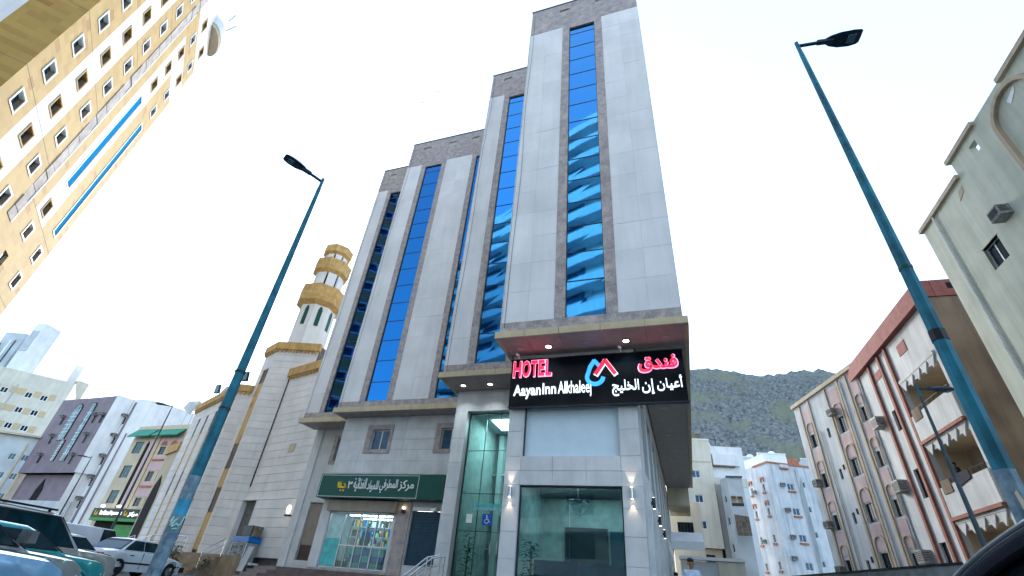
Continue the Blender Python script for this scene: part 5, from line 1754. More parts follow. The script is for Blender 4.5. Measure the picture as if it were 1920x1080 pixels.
for i, (x, y, w, z, lb_) in enumerate(((10.2, 96, 4.5, 24.6, 'pale box house high behind the cream street block'), (15.0, 104, 5.0, 27.3, 'white house with three dark windows on the slope behind the white corner block'),
                                  (21.5, 100, 5.5, 25.2, 'low white house at the foot of the hill above the terracotta stair house'), (6.5, 112, 4.0, 29.2, 'small sand coloured house at the foot of the hill'))):
    hh = thing('hillside_house', lb_, 'house', (x, y, 0))
    wn3 = [(j * w / 3 + .5, j * w / 3 + 1.2, zz, zz + .9) for j in range(3) for zz in (z - 2.0, z - 4.8)]
    f3 = shell(hh, 'wall', ('whitebld', 'white', 'greywhite', 'sand')[i], [(x, y), (x + w, y + 1), (x + w, y + 9), (x, y + 9)], 0, z, {0: wn3}, .15)
    for w3_ in wn3:
        window(hh, f3[0], *w3_, .1, 1, 0, 'whitepaint', 'darkglass', .07)
    obj('coping', MB().fbox(f3[0], -.1, w + .2, z, z + .2, -.2, .1), 'white', hh)
    obj('water_tank', MB().lathe([(.6, 0), (.6, 1.0), (.3, 1.2)], (x + w * .6, y + 3, z), 10), 'white', hh)
# R6: blue grey balcony house between
gb = thing('blue_balcony_house', 'pale blue house with twin arched balcony between the cream and white blocks', 'house', (7, 76, -.9))
q4, q5, q6 = (4.35, 61.5), (5.0, 60.0), (6.55, 60.1)
hh_ = [(.35, .85, 8.4, 9.2), (.35, .85, 5.8, 6.6), (.35, .85, 10.7, 11.4), (1.0, 1.4, 3.5, 4.4)]
fc = shell(gb, 'wall', 'bluewall', [q4, q5, q6, (7.1, 66), (4.7, 66)], -1.2, 13.2, {0: hh_, 1: [(.1, 1.3, 10.2, 11.2)]}, .4)
for w in hh_:
    window(gb, fc[0], *w, .1, 0, 0, 'whitepaint', 'darkglass', .05)
obj('arcade_back', MB().fbox(fc[1], .1, 1.3, 10.2, 11.2, -.42, -.38), 'sand', gb)
obj('arcade_pillar', MB().fbox(fc[1], .66, .74, 10.2, 11.2, -.1, 0), 'peach', gb)
am = MB()
for cx_ in (.38, 1.02):
    for j in range(6):
        th0, th1 = pi * j / 6, pi * (j + 1) / 6
        am.fprism(fc[1], [(cx_ + .28 * cos(th0), 10.88 + .28 * sin(th0)), (cx_ + .28 * cos(th1), 10.88 + .28 * sin(th1)), (cx_ + .28 * cos(th1), 11.22), (cx_ + .28 * cos(th0), 11.22)], -.08, .01)
obj('arcade_arch', am, 'brownwall_and_shade', gb)
obj('balcony_rail', MB().fbox(fc[1], .1, 1.3, 10.2, 10.5, .003, .04), 'frame', gb)
obj('roof_edge', MB().fbox(fc[1], -.1, 1.6, 13.15, 13.3, -.2, .2), 'tealwin', gb)
tn = thing('tin_lean_to', 'rusty corrugated tin enclosure below the twin arched balcony', 'enclosure', (5.8, 59.5, 7))
for i in range(10):
    obj('sheet', MB().box(5.05 + i * .14, 5.18 + i * .14, 58.9 + .04 * (i % 2), 59.0 + .04 * (i % 2), 7.2, 9.2 - .02 * i), 'tin2', tn)
# side street lower wall, gate and canopy
lwl = thing('cream_yard_wall', 'low cream yard wall with pale gate across the side street', 'wall', (.8, 29.5, -.6))
obj('wall', MB().box(-.45, -.1, 29.2, 29.5, -1, 2.35).box(1.35, 2.6, 29.2, 29.5, -1, 2.35), 'cream', lwl)
obj('coping', MB().box(-.5, 2.65, 29.1, 29.55, 2.36, 2.5), 'white', lwl)
obj('gate', MB().box(-.08, .62, 29.3, 29.36, -1, 2.3).box(.64, 1.33, 29.3, 29.36, -1, 2.3), 'bluewall', lwl)
awn = thing('white_awning', 'small white awning above the yard wall beside the hotel', 'awning', (.0, 33, 3.2))
obj('roof', MB().hexa([(-.9, 32, 3.3), (.9, 32, 3.3), (.9, 34, 4.0), (-.9, 34, 4.0), (-.9, 32, 3.5), (.9, 32, 3.5), (.9, 34, 4.2), (-.9, 34, 4.2)]), 'white', awn)
obj('valance', MB().box(-.9, .9, 31.95, 31.995, 3.05, 3.5), 'whitepaint', awn)
yh = thing('cream_annex', 'small cream annex with one barred window beside the hotel rear', 'annex', (-.2, 48, -.9))
Fy = Face((-1.1, 47), (1.35, 47))
mbx = MB()
wall(mbx, Fy, 0, 2.45, -1, 8.2, [(.45, 1.75, 5.3, 6.6)], .15)
mbx.add([(1.35, 47, -1), (1.35, 55, -1), (1.35, 55, 8.2), (1.35, 47, 8.2)], [(0, 1, 2, 3)])
mbx.add([(-1.1, 47, 8.2), (1.35, 47, 8.2), (1.35, 55, 8.2), (-1.1, 55, 8.2)], [(0, 1, 2, 3)])
obj('wall', mbx, 'cream', yh)
window(yh, Fy, .45, 1.75, 5.3, 6.6, .1, 4, 0, 'frame', 'darkglass', .05)
rf = thing('site_fence', 'low grey sheet metal fence in front of the striped blocks', 'fence', (8, 28, -.9))
Ff = Face((4.9, 31), (8.2, 20.5))
for i in range(7):
    obj('panel', MB().fbox(Ff, i * 1.55 + .02, i * 1.55 + 1.51, -.9, 1.95, -.02, .02), 'metalsheet', rf)
obj('top_rail', MB().fbox(Ff, 0, 10.9, 1.96, 2.04, -.04, .04), 'frame', rf)

# ================================================================== hill
hm = MB()
HX, HY = 230, 110
def hill_z(i, j):
    az = radians(-14 + 46 * i / HX)
    t = j / HY
    dd = 190 + 190 * t
    ridge = .44 - .0030 * (math.degrees(az) - 2) + .004 * noise.noise(Vector((az * 9, 1.3, 0)))
    if math.degrees(az) < 2:
        ridge = .44 - .012 * (2 - math.degrees(az))
    zr_ = ridge * 372
    q = t if t < .95 else .95 - (t - .95) * 2
    prof = (q / .95) ** .92
    x, y = dd * sin(az), dd * cos(az)
    n_ = noise.fractal(Vector((x / 26, y / 26, 0)), .8, 2.1, 6) * 8.5 + abs(noise.fractal(Vector((x / 9, y / 9, 3)), .8, 2.0, 5)) * 5.0
    edge = min(1, t * 5)
    return x, y, -2 + (zr_ + 2) * prof + n_ * edge * (1 - .75 * max(0, (t - .8) / .2))
hm.add([hill_z(i, j) for j in range(HY + 1) for i in range(HX + 1)],
       [(j * (HX + 1) + i, j * (HX + 1) + i + 1, (j + 1) * (HX + 1) + i + 1, (j + 1) * (HX + 1) + i) for j in range(HY) for i in range(HX)])
MT['hill'] = mat('rocky_hillside', (0.22, 0.225, 0.205), rough=0.95, col2=(0.07, 0.083, 0.09), scale=.55, detail=8, bump=1.0, bscale=.6)  # bluish dark tone puts distance haze into the rock colour
nt_ = MT['hill'].node_tree
b_ = nt_.nodes['Principled BSDF']
src = b_.inputs['Base Color'].links[0].from_socket
g_ = nn(nt_, 'ShaderNodeNewGeometry')
n_1 = nn(nt_, 'ShaderNodeTexNoise', Scale=.035, Detail=8.0)
nt_.links.new(g_.outputs['Position'], n_1.inputs['Vector'])
r_1 = nn(nt_, 'ShaderNodeMapRange')
r_1.inputs['From Min'].default_value = .5
r_1.inputs['From Max'].default_value = .62
nt_.links.new(n_1.outputs['Fac'], r_1.inputs[0])
mx_ = nn(nt_, 'ShaderNodeMix', data_type='RGBA')
mx_.inputs[7].default_value = (.17, .18, .125, 1)
nt_.links.new(r_1.outputs[0], mx_.inputs[0])
nt_.links.new(src, mx_.inputs[6])
nt_.links.new(mx_.outputs[2], b_.inputs['Base Color'])
struct('hill', hm, 'hill')

# ================================================================== far left buildings
k1 = 1.15
# L3 mauve block
mv = thing('mauve_block', 'mauve grey block with two tall arched blue glass bays', 'apartment block', (-95, 50, 0))
v0, v1_, v2_ = sc2((-88.77, 44.03), k1), sc2((-81.3, 43.72), k1), sc2((-75.76, 43.45), k1)
v3 = sc2((-75.11, 45.25), k1)
Fm = Face(v0, v1_)
zt = 20 * k1
wl = [(u * k1 - .45, u * k1 + .35, (z - .6) * k1, (z + .4) * k1) for u, z in ((3.0, 16.7), (3.05, 13.95), (3.1, 11.25))]
wr_ = [(u * k1 - .4, u * k1 + .5, (z - .75) * k1, (z + .35) * k1) for u, z in ((2.9, 16.8), (4.6, 16.75), (3.5, 14.0), (3.1, 11.2))]
fc = shell(mv, 'wall', 'mauve', [v0, v1_, v2_, v3, sc2((-76, 56), k1), sc2((-90, 56), k1)], 9.36 * k1, zt, {0: wl, 1: wr_}, .2)
obj('lower_wall', MB().prism([(v0[0] + .0, v0[1] + 1.2), (v2_[0] - .4, v2_[1] + 1.2), sc2((-76, 56), k1), sc2((-90, 56), k1)], -1, 9.34 * k1), 'mauve', mv)
obj('white_base', MB().prism([(v0[0] - 4, v0[1] + 1.0), (v2_[0] + 1, v2_[1] + 1.0), (v2_[0] + 1, v2_[1] + 1.19), (v0[0] - 4, v0[1] + 1.19)], -1, 6.0 * k1), 'greywhite', mv)
for F_, ws_ in ((fc[0], wl), (fc[1], wr_)):
    for w in ws_:
        window(mv, F_, *w, .12, 1, 0, 'frame', 'darkglass', .06)
        ac_unit(mv, F_, w[0] + .4, w[3] + .25, .8, .35, .7)
def arch_bay(F, u0, u1, zb, zsp, flat=False):
    w = u1 - u0
    pts = [(u0, zb), (u1, zb), (u1, zsp)]
    if not flat:
        pts += [(u1 - w / 2 + w / 2 * cos(t), zsp + 1.0 * w / 2 * sin(t)) for t in [pi * i / 10 for i in range(1, 10)]]
    pts += [(u0, zsp)]
    fr_ = obj('arched_bay', MB().fprism(F, [(u + (.12 if u > (u0 + u1) / 2 else -.12), z + (.12 if z > zb else 0)) for u, z in pts], .004, .10), 'darkhole', mv)
    obj('pane', MB().fprism(F, pts, .102, .14), 'palebay', fr_)
    mb = MB()
    for i in range(1, 8):
        z = zb + (zsp - zb) * i / 8
        mb.fbox(F, u0, u1, z - .04, z + .04, .141, .18)
    mb.fbox(F, (u0 + u1) / 2 - .05, (u0 + u1) / 2 + .05, zb, zsp + w * .35, .141, .19)
    obj('mullions', mb, 'alu', fr_)
arch_bay(fc[0], 4.45 * k1, 6.0 * k1, 13.8 * k1, 18.3 * k1)
arch_bay(fc[0], 5.9 * k1, 6.6 * k1, 10.9 * k1, 13.7 * k1, True)
arch_bay(fc[1], .6 * k1, 1.6 * k1, 10.9 * k1, 18.6 * k1)
ar = MB()
FL3 = Face((v0[0], v0[1] + 1.2), (v1_[0], v1_[1] + 1.2))
ar.fprism(FL3, [(4.6, 3), (6.6, 3), (6.9, 8.5), (6.0, 10.2), (5.2, 8.5)], .01, .1)
obj('pointed_arch', ar, 'darkhole', mv)
# L4 white building with ribs
wt = thing('white_rib_block', 'white block with curved corner and stained vertical window slot', 'apartment block', (-84, 54, 0))
x0_, x1_, x2_, x3_ = sc2((-75.74, 43.47), k1), sc2((-75.11, 45.25), k1), sc2((-72.93, 45.13), k1), sc2((-71.16, 46.59), k1)
wls = [(.15 * k1, .6 * k1, z * k1 - 1.3, z * k1 - .2) for z in (17.5, 14.7, 11.9, 9.2, 6.5)]
fc = shell(wt, 'wall', 'white', [x0_, x1_, x2_, x3_, sc2((-70, 56), k1), sc2((-76, 56), k1)], -1, 20 * k1, {1: wls}, .2)
for w in wls:
    window(wt, fc[1], *w, .1, 0, 0, 'frame', 'darkglass', .05)
    ac_unit(wt, fc[1], w[0] + .25, w[3] + .3, .8, .4, .7)
obj('brown_rib', MB().fbox(fc[1], .8 * k1, 1.2 * k1, 0, 19.5 * k1, .003, .1), 'mauve', wt)
obj('brown_rib', MB().fbox(fc[2], .1, .28, 3, 15 * k1, .003, .12), 'mauve', wt)
obj('corner_rib', MB().fbox(fc[0], -.2, fc[0].L, 9.4 * k1, 20 * k1, .003, .3), 'white', wt)
# L5 green roof building with supermarket
sm = thing('green_roof_block', 'pink and sand block with green tiled eaves and arched windows over a shop', 'apartment block', (-64, 48, 0))
y0_, y1_ = sc2((-62.3, 39.85), k1), sc2((-51.5, 39.45), k1)
Fg = Face(y0_, y1_)
du = (Vector(y0_) - Vector(sc2((-61.21, 39.78), k1))).length
g_u = lambda u: u * k1 + du
wg = []
for z in (11.5, 8.77, 6.07):
    wg.append((g_u(-.35), g_u(1.1), (z - .7) * k1, (z + .65) * k1))
for z0, z1 in ((10.6, 11.5), (7.7, 8.75), (5.15, 6.0)):
    wg.append((g_u(4.3), g_u(5.3), z0 * k1, z1 * k1))
    wg.append((g_u(5.9), g_u(6.9), z0 * k1, z1 * k1))
fc = shell(sm, 'wall', 'sand', [y0_, y1_, sc2((-51, 50), k1), sc2((-63, 50), k1)], -1, 14 * k1, {0: wg}, .2)
for w in wg:
    window(sm, fc[0], *w, .12, 2 if w[1] - w[0] > 1.3 else 1, 1, 'frame', 'tealwin' if w[0] < g_u(2) else 'darkglass', .07)
obj('pink_wall', MB().fbox(fc[0], g_u(2.35), g_u(3.4), 4.9 * k1, 12.4 * k1, .003, .06), 'pinkwall', sm)
for z0, z1 in ((11.62, 12.5), (8.85, 10.5), (6.1, 7.6)):
    obj('pink_wall', MB().fbox(fc[0], g_u(4.0), g_u(7.4), z0 * k1, z1 * k1, .003, .05), 'pinkwall', sm)
obj('dark_slot', MB().fprism(fc[0], [(g_u(1.75), 4.9 * k1), (g_u(2.2), 4.9 * k1), (g_u(2.2), 11.8 * k1), (g_u(1.98), 12.2 * k1), (g_u(1.75), 11.8 * k1)], .004, .06), 'darkhole', sm)
obj('yellow_rib', MB().fbox(fc[0], g_u(3.42), g_u(3.8), 4.9 * k1, 12.9 * k1, .003, .12), 'yellowband', sm)
for z in (12.0,):
    for uu in (4.8, 6.4):
        obj('arch_head', MB().fprism(fc[0], [(g_u(uu) + .62 * cos(t), 11.55 * k1 + .1 + .6 * sin(t)) for t in [pi * i / 8 for i in range(9)]], .052, .09), 'terracotta', sm)
for z in (9.9, 7.05):
    obj('sill_band', MB().fbox(fc[0], g_u(4.1), g_u(7.2), z * k1, z * k1 + .22, .051, .16), 'terracotta', sm)
for (a_, b_2, zl, zh) in ((-1.1, 2.7, 12.5, 13.5), (3.0, 7.4, 12.5, 13.4)):
    a_, b_2 = g_u(a_), g_u(b_2)
    n_ = 8
    for i in range(n_):
        p_, q_ = a_ + (b_2 - a_) * i / n_, a_ + (b_2 - a_) * (i + 1) / n_
        obj('roof_tile_strip', MB().hexa([fc[0].P(p_ + .02, zl * k1, 1.0), fc[0].P(q_ - .02, zl * k1, 1.0), fc[0].P(q_ - .02, zh * k1, .02), fc[0].P(p_ + .02, zh * k1, .02),
                                          fc[0].P(p_ + .02, zl * k1 + .12, 1.05), fc[0].P(q_ - .02, zl * k1 + .12, 1.05), fc[0].P(q_ - .02, zh * k1 + .12, .06), fc[0].P(p_ + .02, zh * k1 + .12, .06)]), 'greenroof', sm)
obj('shop_opening', MB().fbox(fc[0], g_u(-.3), g_u(7.4), -.4, 3.8 * k1, .004, .03), 'darkhole', sm)
obj('green_shop_board', MB().fbox(fc[0], g_u(3.0), g_u(6.6), -.4, 3.3 * k1, .035, .1), 'greensign2', sm)
st_ = thing('supermarket_sign', 'small far supermarket sign with white English and Arabic words and yellow marks', 'sign', fc[0].P(g_u(3.5), 4.2 * k1, .9))
obj('board', MB().fbox(fc[0], g_u(-.4), g_u(7.5), 3.85 * k1, 4.75 * k1, .3, .9), 'signblack', st_)
obj('lower_band', MB().fbox(fc[0], g_u(-.4), g_u(7.5), 3.55 * k1, 3.84 * k1, .3, .88), 'greensign2', st_)
FSs = Face(fc[0].P(0, 0, .91)[:2], fc[0].P(5, 0, .91)[:2])
put_text('word', 'Star', FSs, g_u(.95), g_u(1.5), 4.12 * k1, 4.55 * k1, .0, .04, 'whitelit', st_, off=.03)
put_text('word', 'Elomad', FSs, g_u(1.6), g_u(2.6), 4.1 * k1, 4.55 * k1, .0, .04, 'whitelit', st_, off=.03)
put_text('word', 'Supermarket', FSs, g_u(2.7), g_u(4.5), 4.05 * k1, 4.52 * k1, .0, .04, 'whitelit', st_, off=.03)
put_text('word', W_markaz, FSs, g_u(5.6), g_u(7.1), 4.0 * k1, 4.5 * k1, .0, .04, 'whitelit', st_, off=.03)
for u in (.1, 4.95):
    mb = MB()
    ribbon(mb, FSs, [(g_u(u), 4.55 * k1), (g_u(u) + .06, 4.15 * k1), (g_u(u) + .5, 4.15 * k1), (g_u(u) + .4, 4.4 * k1)], .13, .0, .04)
    obj('emblem', mb, 'yellowlogo', st_)
for u in (1.0, 3.6):
    obj('sign_lamp', MB().tube(fc[0].P(g_u(u), 4.95 * k1, 1.1), fc[0].P(g_u(u) + .4, 4.95 * k1, 1.1), .12, n=8), 'lampglow', st_)
# L1 cream block with ochre bands
k2 = 1.25
ob = thing('ochre_band_block', 'cream block with ochre window bands at the far left', 'apartment block', (-118, 50, 0))
z0_, z1_ = sc2((-98.83, 38.68), k2), sc2((-93.4, 46.5), k2)
Fo = Face(z0_, z1_)
wo2 = []
for z in (20.75, 18.35, 15.95):
    for u in (2.1, 5.05, 6.95):
        wo2.append((u * k2 - .55, u * k2 + .55, z * k2 - .55, z * k2 + .55))
fc = shell(ob, 'wall', 'cream', [z0_, z1_, (z1_[0] - 14, z1_[1] + 9), (z0_[0] - 14, z0_[1] + 9)], 14.9 * k2, 24 * k2, {0: wo2}, .2)
for w in wo2:
    window(ob, fc[0], *w, .1, 1, 0, 'whitepaint', 'darkglass', .1)
for z in (21.1, 18.4, 16.0):
    for a_, b_2 in ((.0, 1.45), (2.7, 4.5), (5.6, 6.4), (7.5, 8.3)):
        obj('ochre_band', MB().fbox(fc[0], a_ * k2, b_2 * k2, (z - .5) * k2, (z + .45) * k2, .003, .04), 'yellowband', ob)
pipe(ob, fc[0], 3.2 * k2, 15 * k2, 22 * k2, .08, 'greywhite')
lb = thing('pale_lower_block', 'pale block with yellow ribs and small windows below the cream one', 'apartment block', (-112, 52, 0))
c0_, c1_ = sc2((-92.0, 39.2), 1.18), sc2((-86.5, 43.2), 1.18)
Fo2 = Face(c0_, c1_)
wo3 = []
for z in (11.1, 8.65, 6.1):
    for u in (3.1 + 1.6, 4.6 + 1.6):
        wo3.append((u * 1.18 - .5, u * 1.18 + .4, z * 1.18 - .5, z * 1.18 + .5))
fc = shell(lb, 'wall', 'bluewall', [c0_, c1_, (c1_[0] - 12, c1_[1] + 16), (c0_[0] - 14, c0_[1] + 16)], -1, 14 * 1.18, {0: wo3}, .2)
for w in wo3:
    window(lb, fc[0], *w, .1, 1, 0, 'whitepaint', 'tealwin', .06)
for u in (5.5, 6.6):
    obj('yellow_rib', MB().fbox(fc[0], u * 1.18, u * 1.18 + .25, 0, 13 * 1.18, .003, .1), 'yellowband', lb)
obj('canopy', MB().fbox(fc[0], -1, 8.2, 13.85 * 1.18, 14.1 * 1.18, -.1, .8), 'sand', lb)
# L2 grey-white towers behind
def tower(name, label, pts, zt, m, ribs=(), extra=None):
    t = thing(name, label, 'tower block', (pts[0][0], pts[0][1], 0))
    fc = shell(t, 'wall', m, pts, -1, zt)
    for fi, u, z0, z1, mm, w in ribs:
        obj('window_strip', MB().fbox(fc[fi], u, u + w, z0, z1, .003, .15), mm, t)
    return t, fc
tower('white_tower', 'tallest blank white tower far behind the left rooftops', [(-139.0, 55.3), (-136.6, 55.9), (-137.5, 59.6), (-149, 72), (-152, 66)], 45, 'white', [(0, .3, 38, 43, 'bluewall', 1.7), (4, 2, 20, 40, 'tealwin', .6)])
tower('grey_tower', 'pale blue grey tower with vertical slots at the far left edge', [(-153.8, 57), (-148.8, 58.7), (-155, 70), (-162, 68)], 45, 'bluewall', [(0, .6, 25, 42, 'joint', .15), (0, 2.4, 25, 43, 'white', .5), (0, 3.6, 20, 43, 'tealwin', .3)])
tower('stepped_tower', 'stepped white tower with a dark pipe right of the tallest one', [(-148.3, 65.6), (-150.0, 70.2), (-160, 74), (-158, 66)], 44.5, 'cream', [(0, .3, 20, 44, 'joint', .2), (0, 4.3, 18, 42.5, 'joint', .2)])
tower('slotted_tower', 'white tower with a long teal window slot beside the mauve block', [(-158.4, 73.8), (-155.9, 77.4), (-170, 88), (-172, 80)], 45, 'white', [(0, .2, 14, 44, 'tealwin', 1.2)])
tower('low_white_tower', 'lower pale tower step behind the mauve block', [(-153.5, 76.5), (-153.4, 79.4), (-170, 90), (-170, 82)], 40.5, 'cream')
# water tank on a roof, masts
mk = thing('lattice_tank', 'angular white sign panel on thin masts above the green roofed block', 'mast', (-64, 47, 20))
obj('panel', MB().hexa([(-69.6, 49, 19.9), (-68.0, 49, 19.0), (-67.0, 49.2, 21.0), (-69.3, 49.2, 21.0), (-69.8, 49.5, 19.9), (-68.2, 49.5, 19.0), (-67.2, 49.7, 21.0), (-69.5, 49.7, 21.0)]), 'bluewall', mk)
obj('mast', MB().tube((-68.6, 49.2, 15), (-68.4, 49.2, 24), .06, n=5).tube((-66.9, 49, 15), (-67.0, 49, 19.5), .06, n=5), 'greywhite', mk)

# ================================================================== street lamps
def street_lamp(label, base, top_z, arm_dir, r0, group=None, big=True):
    pm_ = 'pole' if big else 'thinpole'
    x, y = base
    z0 = gz(x, y)
    L_ = thing('street_lamp', label, 'street lamp', (x, y, z0), group)
    n = 8
    mb = MB().tube((x, y, z0 + 2.4 if big else z0), (x, y, top_z - .25), r0 * .93 if big else r0, r0 * .42, n)
    obj('post', mb, pm_, L_)
    if big:
        mb = MB().tube((x, y, z0), (x, y, z0 + 2.398), r0 * 1.0, r0 * .935, n)
        obj('worn_base', mb, 'polegrey', L_)
    obj('cap', MB().tube((x, y, top_z - .25), (x, y, top_z + .12), r0 * .36, r0 * .34, 10), 'pole', L_)
    d = Vector((arm_dir[0], arm_dir[1], 0)).normalized()
    a = Vector((x, y, top_z))
    b = a + d * .50 + Vector((0, 0, .03))
    obj('arm', MB().tube(a, b, .035 * r0 / .1, .035 * r0 / .1, 8).tube(b - d * .15, b + d * .12, .055 * r0 / .1, n=8), 'lampbody', L_)
    # flat tapered luminaire
    sd = Vector((-d.y, d.x, 0))
    st = [(.0, .06, .05), (.08, .11, .07), (.24, .155, .09), (.44, .165, .09), (.57, .145, .06), (.61, .115, .035)]
    vs, fs = [], []
    for (t, w, h) in st:
        c = b + d * t + Vector((0, 0, 0.02 + t * .03))
        for (sy, sz) in ((-1, -.35), (-.7, .5), (0, 1), (.7, .5), (1, -.35), (.0, -.5)):
            p = c + sd * (w * sy) + Vector((0, 0, h * sz))
            vs.append(p[:])
    for k_ in range(len(st) - 1):
        for i in range(6):
            fs.append((k_ * 6 + i, k_ * 6 + (i + 1) % 6, (k_ + 1) * 6 + (i + 1) % 6, (k_ + 1) * 6 + i))
    fs.append((5, 4, 3, 2, 1, 0))
    fs.append(tuple(range((len(st) - 1) * 6, len(st) * 6)))
    hd = obj('lamp_head', MB().add(vs, fs), 'lampbody', L_, smooth=False)
    c0, c1 = b + d * .36, b + d * .50
    q = []
    for zz in (-.062, -.045):
        for c, t in ((c0, .36), (c1, .50)):
            for sy in (-1, 1):
                q.append((c + sd * (.085 * sy) + Vector((0, 0, .02 + t * .03 + zz)))[:])
    obj('lens', MB().hexa([q[0], q[2], q[3], q[1], q[4], q[6], q[7], q[5]]), 'lens', hd)
    return L_
sl1 = street_lamp('tall teal street lamp with green graffiti standing before the mosque', (-8.62, 6.90), 9.3, (-.42, -.9), .118)
sl2 = street_lamp('tall teal street lamp with a black tape band near the right edge', (3.11, 6.19), 9.35, (1.0, .12), .098)
x, y = -8.62, 6.9
for z, m_, h_ in ((3.55, 'frame', .02), (2.75, 'frame', .02)):
    obj('clamp_band', MB().lathe([(.104, -h_), (.112, -h_), (.112, h_), (.104, h_)], (x, y, z), 8), m_, sl1)
ptch = MB().lathe([(.1135, 0), (.1125, .26)], (x, y, .78), 8)
obj('pale_blue_patch', ptch, mat('light_blue_paint_patch', (.05, .32, .50), rough=.6), sl1)
gf = MB()
_c = (x + .78 * .108, y - .625 * .108)
FGf = Face((_c[0] - .625 * .09, _c[1] - .78 * .09), (_c[0] + .625 * .09, _c[1] + .78 * .09))
for pts_, w_ in (([(.0, .66), (.03, .74), (.02, .60), (.07, .70), (.05, .58), (.11, .64), (.15, .61), (.17, .63), (.185, .76)], .016), ([(.02, .62), (.1, .72)], .014), ([(.07, .55), (.14, .57)], .012)):
    ribbon(gf, FGf, pts_, w_, .0, .03)
obj('graffiti', gf, mat('pale_green_spray', (.45, .72, .60), rough=.6), sl1)
x, y = 3.11, 6.19
obj('tape_band', MB().lathe([(.080, -.07), (.0885, -.07), (.086, .07), (.078, .07)], (x, y, 2.98), 8), 'blacktrim', sl2)
obj('green_band', MB().lathe([(.070, -.02), (.0815, -.02), (.0805, .02), (.070, .02)], (x, y, 3.98), 8), 'greensign', sl2)
obj('torn_sticker', MB().fprism(Face((x - .1, y - .09), (x + .05, y - .11)), [(.05, 1.22), (.07, 1.24), (.10, 1.08), (.09, .98), (.06, 1.0)], .0, .012), 'sand', sl2)
for nm, az_, dd, zt_, lab in (('a', (-.827, .563), 40, 9.3, 'thin dark street lamp in front of the green roofed block'), ('b', (-.863, .505), 55, 7.2, 'thin grey street lamp in front of the mauve block'), ('c', (.398, .917), 17, 6.0, 'thin street pole with small lamps before the red parapet block')):
    x, y = az_[0] * dd, az_[1] * dd
    street_lamp(lab, (x, y), zt_ if nm != 'c' else 5.9, (-.85, -.5) if nm != 'c' else (.7, .3), .085, None, False)

# ================================================================== building across the street (seen only as a reflection)
bt = thing('banded_tower', 'rounded white and blue banded tower across the street, mirrored in the hotel glass', 'tower', (-10, -24, -1))
def curve_pts(ins):
    pts = []
    for i in range(25):
        t = i / 24
        x = -46 + 70 * t
        pts.append((x, -16 - 5 * sin(t * pi * 2.2) - 9 * (2 * t - 1) ** 2 - ins))
    return pts
pf = curve_pts(0)
for k_ in range(17):
    z = 2 + k_ * 3.5
    obj('balcony_band', MB().prism(pf + [(24, -45), (-46, -45)], z, z + 1.35), 'white', bt)
obj('core', MB().prism(curve_pts(1.6) + [(23, -44.5), (-45, -44.5)], -1, 60), 'bluewall', bt)
gl_ = curve_pts(1.45)
for i in range(0, 24, 2):
    obj('window_column', MB().prism([gl_[i], gl_[i + 1], (gl_[i + 1][0], gl_[i + 1][1] - .1), (gl_[i][0], gl_[i][1] - .1)], 0, 59.5), 'bluewin', bt)
obj('roof_house', MB().box(-20, -8, -40, -26, 60.05, 64), 'bluewall', bt)

# ================================================================== cars
def paint(name, col, metal=.3):
    return mat(name, col, rough=.22, metal=metal, var=.05, scale=1.3, coat=.9)

def lerp_prof(prof, x):
    for (a, za), (b, zb) in zip(prof, prof[1:]):
        if a <= x <= b:
            t = (x - a) / (b - a) if b > a else 0
            return za + (zb - za) * t
    return prof[0][1] if x < prof[0][0] else prof[-1][1]

def arch_ring(x, y, zc, r, n=14, t=.03):
    vs, fs = [], []
    for i in range(n + 1):
        a = pi * i / n
        for rr_, yy in ((r - .01, -t), (r + .045, -t), (r + .035, t * .6), (r - .01, t * .6)):
            vs.append((x + rr_ * cos(a), y + (yy if y > 0 else -yy), zc + rr_ * sin(a)))
    for i in range(n):
        for j in range(4):
            fs.append((i * 4 + j, i * 4 + (j + 1) % 4, (i + 1) * 4 + (j + 1) % 4, (i + 1) * 4 + j))
    return vs, fs

